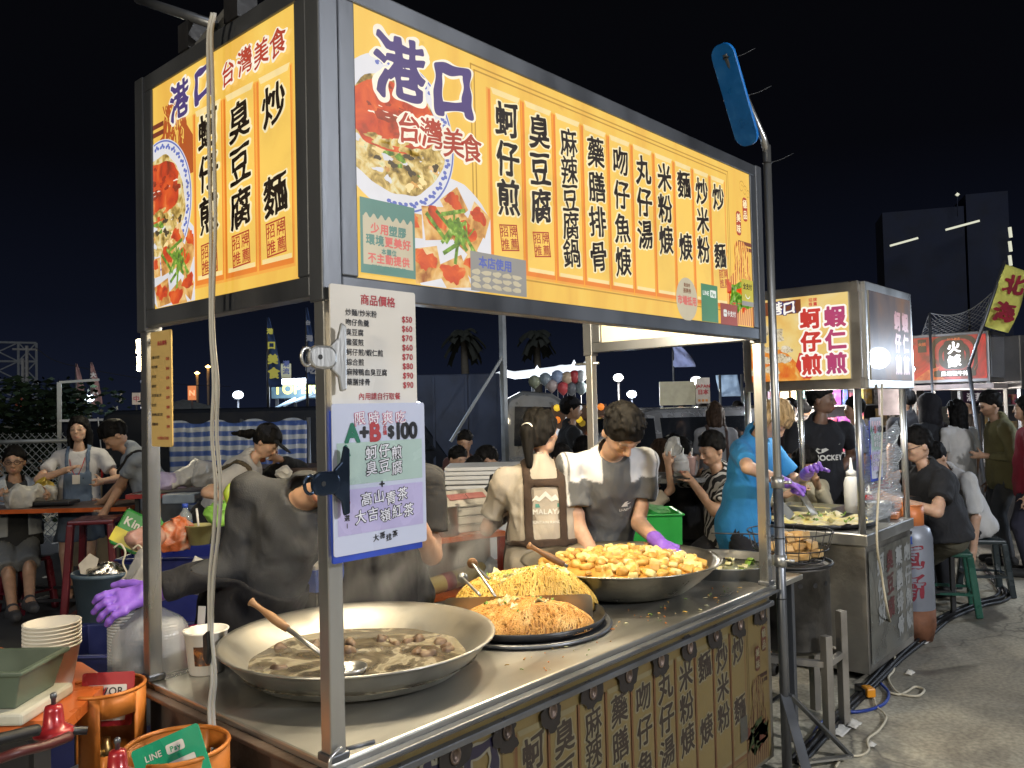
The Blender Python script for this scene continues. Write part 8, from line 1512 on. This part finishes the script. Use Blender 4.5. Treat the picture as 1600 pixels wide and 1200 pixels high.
m = MB(); text(m, 'TOP', P, -.28, 0, .22, glow('sign_yellow', (.95, .9, .2), .9, True), .04, h=.004); text(m, 'ER', P, .08, 0, .22, glow('sign_yellow', (.95, .9, .2), .9, True), .04, h=.004); [m.face(rect(.24+.06*k, -.1, .275+.06*k, .1), *P, glow('sign_yellow', (.95, .9, .2), .9, True), .004) for k in range(4)]; m.build('lettering', bt_)
m = MB(); m.tube([D(430, 597, 12.6), D(498, 594, 12.9)], .04, LAMPB, 8); m.build('tube_lamp', bt_); lamp('booth_light', D(460, 615, 12.5), 30, COOL, .3, bt_)
for k in range(3): m = MB(); m.tube([D(425+18*k, 640-6*k, 12.4), D(462+18*k, 622-4*k, 12.6)], .018, glow('cool_rail', (.5, .7, .9), .3, True), 6); m.build('awning_rib', bt_)
def placard(name, label, px, py, dep, w, h, bm, st, im, vert=True, s=None, face=None, post=True):
    c = vec(at(px, py, dep)); P, n = panelP(c, face); t = thing(name, label, 'sign', (c[0], c[1], 0)); m = MB(); m.prism(rect(-w/2, -h/2, w/2, h/2), c, P[1], Z, .04, bm); o = m.build('board', t, bev=.004); m = MB(); s = s or min(w*.8, h/len(st)*.9); text(m, st, (c+n*.045, P[1], Z), 0, (h/2-h/len(st)/2) if vert else 0, s, im, .03, h=.002, vert=vert, sp=h/len(st)/s if vert else 1.); m.build('lettering', o)
    if post: m = MB(); m.tube([(c[0], c[1], 0), (c[0], c[1], c[2]-h/2)], .025, STEELD, 6); m.build('post', t)
placard('placard', 'pale upright placard with two blue characters above the lit booth', 447, 580, 13.4, .16, .24, mat('pale_placard', (.40, .38, .24), .5, emit=.12), '潮流', mat('placard_blue', (.05, .07, .2), .5)); placard('placard', 'small pale placard with red mark left of the yellow price list', 213, 623, 18, .17, .26, mat('cream_placard', (.45, .36, .28), .5, emit=.1), '中', INKR)
OB = glow('orange_banner', (.9, .28, .09), .55, True); placard('street_banner', 'orange lit banner pair hung on a lamp post far left', 300, 614, 22, .21, .38, OB, 'N', glow('orange_banner_text', (1, .6, .3), .7, True), s=.2)
q = D(287, 640, 24); t = thing('market_tent', 'grey pointed market tent far behind the back post', 'tent', (q[0], q[1], 0)); m = MB(); zt = D(287, 624, 24)[2]; z1 = D(287, 642, 24)[2]; m.add([(q[0]-.9, q[1]-.9, z1), (q[0]+.9, q[1]-.9, z1), (q[0]+.9, q[1]+.9, z1), (q[0]-.9, q[1]+.9, z1), (q[0], q[1], zt)], [(0, 1, 4), (1, 2, 4), (2, 3, 4), (3, 0, 4)], mat('tent_cloth', (.16, .17, .17), .7)); m.build('roof', t, solid=.01)
for a in (-.88, .88):
    for b in (-.88, .88): m = MB(); m.tube([(q[0]+a, q[1]+b, 0), (q[0]+a, q[1]+b, z1)], .025, STEELD, 6); m.build('pole', t)
# cream sign boards, pale blue awning, shelf wall behind the second stall
q = D(1060, 615, 14); cs = thing('sign_cart', 'cart with blank cream sign boards and a red lettered poster, lit from above', 'food cart', (q[0], q[1], 0)); CRM = mat('cream_board', (.40, .38, .28), .6, 0, .2, 5); P, n = panelP(q, 215); o = vec((q[0], q[1], 0)); z1, zt = D(1060, 633, 14)[2], D(1060, 596, 14)[2]
m = MB(); m.prism(rect(-.32, z1, .28, zt), o, P[1], Z, .05, CRM); m.build('board', cs, bev=.006); m = MB(); m.prism(rect(.29, z1+.02, .52, zt+.05), o, P[1], Z, .06, mat('pale_poster', (.5, .46, .42), .5)); o3 = m.build('poster', cs); m = MB(); text(m, 'JAPAN', (o+n*.065, P[1], Z), .405, zt-.09, .075, INKR, .04, h=.002); text(m, '日本', (o+n*.065, P[1], Z), .405, zt-.19, .09, INKR, .05, h=.002); [m.face(rect(.32+.06*k, z1+.05, .36+.06*k, z1+.09), o+n*.066, P[1], Z, mat('orange_dot', (.6, .25, .05), .5), .002) for k in range(3)]; m.build('lettering', o3)
for x in (-.28, .26): m = MB(); m.bar(o+P[1]*x-n*.03, o+P[1]*x-n*.03+Z*zt, .04, .04, STEELD, up=P[1]); m.build('post', cs)
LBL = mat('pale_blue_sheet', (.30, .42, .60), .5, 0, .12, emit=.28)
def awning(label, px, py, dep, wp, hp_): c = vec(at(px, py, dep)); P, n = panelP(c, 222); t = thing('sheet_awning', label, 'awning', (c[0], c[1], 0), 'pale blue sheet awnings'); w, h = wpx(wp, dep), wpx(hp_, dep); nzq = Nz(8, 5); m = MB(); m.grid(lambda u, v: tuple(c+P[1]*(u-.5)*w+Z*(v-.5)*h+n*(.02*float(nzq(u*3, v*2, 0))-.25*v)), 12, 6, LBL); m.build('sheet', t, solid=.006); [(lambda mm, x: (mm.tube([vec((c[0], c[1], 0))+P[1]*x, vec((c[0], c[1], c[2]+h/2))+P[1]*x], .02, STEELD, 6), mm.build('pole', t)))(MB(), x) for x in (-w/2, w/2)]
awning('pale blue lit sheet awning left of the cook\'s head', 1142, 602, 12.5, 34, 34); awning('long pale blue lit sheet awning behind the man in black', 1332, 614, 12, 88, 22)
flood('lit tube lamp under the shelf stand roof behind the man in black', 1276, 612, 10.6, .3, (1, .98, .92), 90, .9); 
PAL = [(.45, .05, .10), (.55, .30, .05), (.10, .16, .42), (.06, .30, .30), (.50, .45, .40), (.30, .06, .30), (.55, .12, .18), (.05, .05, .06), (.30, .22, .12), (.6, .5, .15)]
def shelfwall(label, px0, px1, dep, rows, seed, zt=2.0):
    g = random.Random(seed); a, b = W(px0, dep), W(px1, dep); a = vec((*a, 0)); b = vec((*b, 0)); u = norm(b-a); l = float(np.linalg.norm(b-a)); n = norm(np.cross(u, Z)); t = thing('goods_stand', label, 'stall', tuple((a+b)/2))
    m = MB(); m.box((a+b)/2-n*.25+Z*zt/2*1.0, (l, .03, zt), mat('stand_back', (.06, .055, .06), .7), ax=(u, n, Z)); m.build('back_panel', t)
    for r in range(rows):
        z = .35+(zt-.45)*r/rows; m = MB(); m.box((a+b)/2-n*.1+Z*z, (l, .28, .02), mat('stand_shelf', (.3, .29, .28), .5), ax=(u, n, Z)); m.build('shelf', t); x = .03
        while x < l-.1:
            w = .07+.10*g.random(); h = min((zt-.45)/rows*.85, .10+.16*g.random()); c = a+u*(x+w/2)-n*.06+Z*(z+.011+h/2); o = MB(); k = g.randrange(10); o.box(c, (w*.9, .12, h), mat('goods_%d' % k, PAL[k], .45, 0, .5, 14, c2=sc_(PAL[(k+3) % 10], .9)), ax=(u, n, Z)); q = o.build('boxed_toy', org=tuple(c-Z*h/2), bev=.008); tag(q, 'boxed or bagged goods on the colourful shelf stand behind the stalls', 'goods', 'goods on the shelf stands'); x += w+.015
    return t
shelfwall('colourful goods stand behind the tall man in black', 1200, 1352, 10.8, 5, 3); shelfwall('goods stand hung with pink and red packets right of the plastic film', 1350, 1412, 11.5, 5, 4); shelfwall('dim goods stand glimpsed through the red signed stall', 1500, 1600, 13.5, 4, 6)
lamp('stand_light', D(1280, 640, 9.9), 60, (1, .95, .9), .2)
m = MB(); c = vec(at(1408, 625, 11.0)); P, n = panelP(c); m.prism(rect(-.28, -.2, .22, .18), c, P[1], Z, .02, mat('pink_white_board', (.45, .38, .38), .5, emit=.15)); T(m.build('notice_board', org=tuple(c)), 'pale pinkish board above the men in black beside the film', 'board'); m = MB(); m.tube([(c[0], c[1], 0), c-Z*.2], .03, STEELD, 6); T(m.build('board_post', org=(c[0], c[1], 0)), 'post under the pale pinkish board', 'post')
# third stall with the red sign
X3, Y3 = 9.7, .60; s3 = thing('food_stall', 'stall with dark red flame sign lettered in white at the far right', 'food stall', (X3, Y3, 0)); DSM = mat('dark_box_steel', (.30, .29, .29), .4, .8, .3, 3); zb, zt = 1.84, 2.44; yw = .86
m = MB(); m.bx((X3, Y3, zb), (X3+.9, Y3+yw, zt), DSM); sb = m.build('sign_board', s3, bev=.01); R3 = printed('flame_red', [(.3, srgb(60, 6, 10)), (.5, srgb(160, 14, 22)), (.72, srgb(215, 30, 34))], 3, emit=1.1, dist=2); B3 = printed('flame_dark', [(.3, srgb(18, 6, 8)), (.7, srgb(34, 10, 12))], 4, emit=.5); O3 = printed('flame_orange', [(.3, srgb(190, 60, 20)), (.7, srgb(236, 130, 60))], 8, emit=.8, dist=2); W3 = glow('sign_white', (.95, .93, .9), .9, True)
P = (vec((X3-.008, 0, 0)), vec((0, -1, 0)), Z); yc = -(Y3+yw/2-.06)
m = MB(); m.face(rect(-(Y3+yw)+.03, zb+.04, -Y3-.03, zt-.04), *P, R3, 0)
for k in range(4): m.face([(yc+p, (zb+zt)/2+.02+q) for p, q in rrect(.50-.08*k, .48-.08*k, .12)], *P, B3 if k % 2 == 0 else R3, .001+.0006*k)
m.face([(yc+p, (zb+zt)/2+.04+q) for p, q in rrect(.22, .34, .05)], *P, B3, .004); 
for i, c in enumerate('火燄'): put(m, c, P, yc, (zb+zt)/2+.12-.16*i, .145, W3, .05, .5, 44, .006)
m.face([(yc+p, zb+.11+q) for p, q in rrect(.46, .075, .02)], *P, B3, .005); text(m, '黑胡椒牛排', P, yc, zb+.11, .06, W3, .03, h=.007); text(m, '30年老店', P, yc, zt-.08, .035, O3, .02, h=.006)
m.face([(-(Y3+yw)+.03, zb+.04), (yc-.1, zb+.04), (yc-.2, zb+.12), (yc-.16, zb+.2), (yc-.3, zb+.16)], *P, O3, .003); m.face([(yc+.15, zb+.04), (-Y3-.2, zb+.04), (yc+.26, zb+.25)], *P, O3, .003); m.face(rect(-(Y3+yw)+.09, zt-.22, -(Y3+yw)+.19, zt-.06), *P, B3, .004); text(m, '火燄', P, -(Y3+yw)+.14, zt-.12, .045, O3, .03, h=.006)
m.build('sign_print', sb); m = MB(); m.bx((X3+.05, Y3-.012, zb+.05), (X3+.85, Y3+.0-.002, zt-.05), mat('sign_glass', (.25, .27, .32), .1, 0, .3, 3, coat=.8)); m.build('side_sheet', sb)
m = MB(); m.bx((X3, Y3, .06), (X3+.9, Y3+yw, .85), DSM); m.build('cabinet', s3, bev=.01); m = MB(); m.bx((X3-.05, Y3-.05, .85), (X3+.95, Y3+yw+.05, .90), STEEL); m.build('counter_top', s3)
for x, y in ((.02, .02), (.88, .02), (.02, yw-.02), (.88, yw-.02)): m = MB(); m.bar((X3+x, Y3+y, .9), (X3+x, Y3+y, zb), .04, .04, STEEL, up=(1, 0, 0)); m.build('post', s3)
m = MB(); m.bx((X3-.04, Y3-.04, 1.76), (X3+.94, Y3+yw+.04, 1.82), mat('pinkish_sheet', (.4, .34, .34), .5)); m.build('canopy_sheet', s3); lamp('stall_light', (X3+.45, Y3+.4, 1.7), 28, (1, .9, .8), .15, s3)
placard('hanging_sign', 'dark purple hanging sign with white characters under the red signed stall', 1534, 620, 11.5, .56, .16, mat('dark_purple', (.05, .02, .06), .5), '酒蒸蛤蜊', mat('sign_pale', (.6, .58, .6), .5, emit=.3), False, .12, 222)
q = W(1612, 9.9); booth('food_stall', 'steel boxed stall cut off by the right edge', 1625, 10.2, .8, .8, .9, 1.75, 2.4, 250, DSM)
# yellow flag, net, far tower
t = thing('flag_sign', 'tilted yellow flag with two red characters above the red signed stall', 'flag', at(1545, 515, 9.3)); a, b, c, d = [vec(at(x, y, 9.3)) for x, y in ((1536, 508), (1576, 520), (1612, 424), (1568, 414))]; m = MB(); m.grid(lambda u, v: tuple((a*(1-u)+b*u)*(1-v)+(d*(1-u)+c*u)*v+FW*.04*math.sin(v*5+u*3)), 6, 12, FY); o = m.build('flag', t, solid=.006); u_, v_ = norm(b-a+(c-d)), norm(d-a); m = MB()
for i, ch in enumerate('北海'): put(m, ch, ((a+b)/2*(1-(.72-.45*i))+(c+d)/2*(.72-.45*i)-FW*.055, u_, v_), 0, 0, .24, mat('flag_red', (.30, .01, .03), .7), .05, .7, 40, .0)
m.build('lettering', o); m = MB(); m.tube([a-v_*.5, d+v_*.05], .018, STEELD, 6); m.build('pole', t)
m = MB(); m.tube([(a[0], a[1], 0), a-v_*.5], .022, STEELD, 6); m.build('mast', t)
t = thing('hung_net', 'dark net draped between poles above the red signed stall', 'net', at(1452, 515, 9.8)); NET = mat('net_cord', (.22, .22, .23), .7); A0, A1 = vec(at(1440, 524, 9.9)), vec(at(1560, 516, 9.9)); B0, B1 = vec(at(1452, 489, 9.9)), vec(at(1556, 452, 9.9)); m = MB(); npt = lambda u, v: (A0*(1-u)+A1*u)*(1-v)+(B0*(1-u)+B1*u-Z*.14*math.sin(u*3.14))*v
for k in range(17):
    m.tube([npt(min(1, max(0, k/12-.3+.6*w)), w) for w in np.linspace(0, 1, 8)], .003, NET, 4, False); m.tube([npt(min(1, max(0, k/12-.05-.5*w+.25)), w) for w in np.linspace(0, 1, 8)], .003, NET, 4, False)
m.tube([npt(u, 1) for u in np.linspace(0, 1, 14)], .006, NET, 5); m.build('netting', t); m = MB(); m.tube([(B0[0], B0[1], 0), B0], .015, STEELD, 6); m.build('pole', t)
q = D(1440, 500, 160); tw = thing('apartment_tower', 'dark far tower block with lit strips on its face', 'building', (q[0], q[1], 0)); P, n = panelP(q, 205); o = vec((q[0], q[1], 0)); TWM = mat('tower_wall', (.038, .046, .085), .8, 0, .3, .3); STR = glow('lit_strip', (.85, .85, .66), .75, True); hh = D(1440, 335, 160)[2]  # wall tinted blue like the sky, colour standing in for night haze
m = MB(); m.box(o+Z*hh/2, (14, 10, hh), TWM, ax=(P[1], n, Z)); m.build('wall', tw); m = MB(); m.box(o+P[1]*11+Z*hh*.53, (7, 9, hh*1.06), TWM, ax=(P[1], n, Z)); m.build('wing', tw)
def strip(pts, w=.35):
    m = MB(); m.bar(pts[0], pts[1], w, w, STR); m.build('lit_strip', tw)
strip((D(1391, 384, 152), D(1434, 372, 152))); strip((D(1478, 359, 150), D(1530, 345, 150)))
for y in (355, 377, 399): strip((D(1577.5, y, 150), D(1579.5, y+16, 150)), .4)
m = MB(); m.lathe([(.001, -.4), (.4, 0), (.001, .4)], D(1496, 304, 152), STR, 8); m.build('roof_light', tw); m = MB(); m.tube([D(1496, 304, 152), D(1496, 338, 152)], .1, TWM, 5); m.build('mast', tw)
# palms far off
PLM = mat('palm_leaf', (.045, .05, .04), .7, var=.4)
def palm(label, px, pyt, pyb, dep, seed):
    c = D(px, pyt, dep); g = random.Random(seed); t = thing('palm_tree', label, 'palm', (c[0], c[1], 0), 'palms against the night sky'); m = MB(); m.tube([(c[0], c[1], 0), (c[0]+.1, c[1], c[2]*.5), c], [.28, .22, .16], mat('palm_trunk', (.16, .14, .11), .8), 8); m.build('trunk', t); m = MB()
    for i in range(22):
        a = i*2.4; e = g.uniform(-.7, .9); d = vec((math.cos(a)*math.cos(e), math.sin(a)*math.cos(e), math.sin(e))); pts = [c+d*1.2*k/6-Z*.9*(k/6)**2 for k in range(7)]
        for k in range(6):
            s, q, _ = frame(pts[k+1]-pts[k])
            for sg in (-1, 1): m.add([pts[k], pts[k+1], pts[k+1]+s*sg*.25-Z*.16, pts[k]+s*sg*.22-Z*.14], [(0, 1, 2, 3)], PLM)
    m.build('crown', t)
palm('tall palm against the sky above the truck box', 724, 520, 590, 44, 3); palm('palm with its lit crown right of the tall post', 838, 520, 590, 50, 5)

# flood lamp of the stalls across the street: lights the lane, mirrored in the sign glass
t = thing('flood_lamp', 'street flood lamp on a pole outside the right edge', 'lamp', (9.2, -1.62, 0)); m = MB(); m.lathe([(.03, 0), (.14, .03), (.15, .10), (.001, .12)], (9.2, -1.62, 2.16), BLACK, 20, ax=(vec((0, 1, 0)), Z, vec((1, 0, 0)))); m.lathe([(.001, -.004), (.13, -.004), (.13, .028)], (9.2, -1.62, 2.16), LAMPB, 20, ax=(vec((0, 1, 0)), Z, vec((1, 0, 0)))); m.build('lamp_head', t); m = MB(); m.tube([(9.35, -1.62, 0), (9.35, -1.62, 2.2)], .03, STEELD, 8); m.build('pole', t); lamp('flood_light', (9.1, -1.62, 2.16), 170, COOL, .09, t, 120, (-1, .32, -.12))

# flood lamp of the row of stalls behind the photographer, lighting the street side of the carts
c = vec((1.6, -5.4, 3.5)); t = thing('flood_lamp', 'street flood lamp on a tall pole behind the camera', 'lamp', (1.6, -5.6, 0)); dn = norm(vec((.1, 1, -.55))); s_, q_, _ = frame(dn); m = MB(); m.box(c-dn*.05, (.34, .24, .08), BLACK, ax=(s_, q_, dn)); m.build('housing', t, bev=.01); m = MB(); m.box(c-dn*.004, (.30, .20, .012), LAMPB, ax=(s_, q_, dn)); m.build('lens', t); m = MB(); m.tube([(1.6, -5.6, 0), (1.6, -5.6, 3.5), c-dn*.1], .035, STEELD, 8); m.build('pole', t); lamp('flood_light', c+dn*.12, 860, (.97, .98, 1), .18, t)

c = vec((-3.6, -.9, 2.5)); t = thing('work_lamp', 'warm work lamp on a stand outside the left edge', 'lamp', (-3.7, -.9, 0)); dn = norm(vec((1, .35, -.35))); s_, q_, _ = frame(dn); m = MB(); m.box(c-dn*.05, (.24, .18, .07), BLACK, ax=(s_, q_, dn)); m.build('housing', t, bev=.01); m = MB(); m.box(c-dn*.004, (.20, .14, .012), LAMPY, ax=(s_, q_, dn)); m.build('lens', t); m = MB(); m.tube([(-3.7, -.9, 0), (-3.7, -.9, 2.5), c-dn*.09], .025, STEELD, 8); m.build('stand', t); lamp('work_light', c+dn*.12, 300, (1, .88, .66), .12, t)
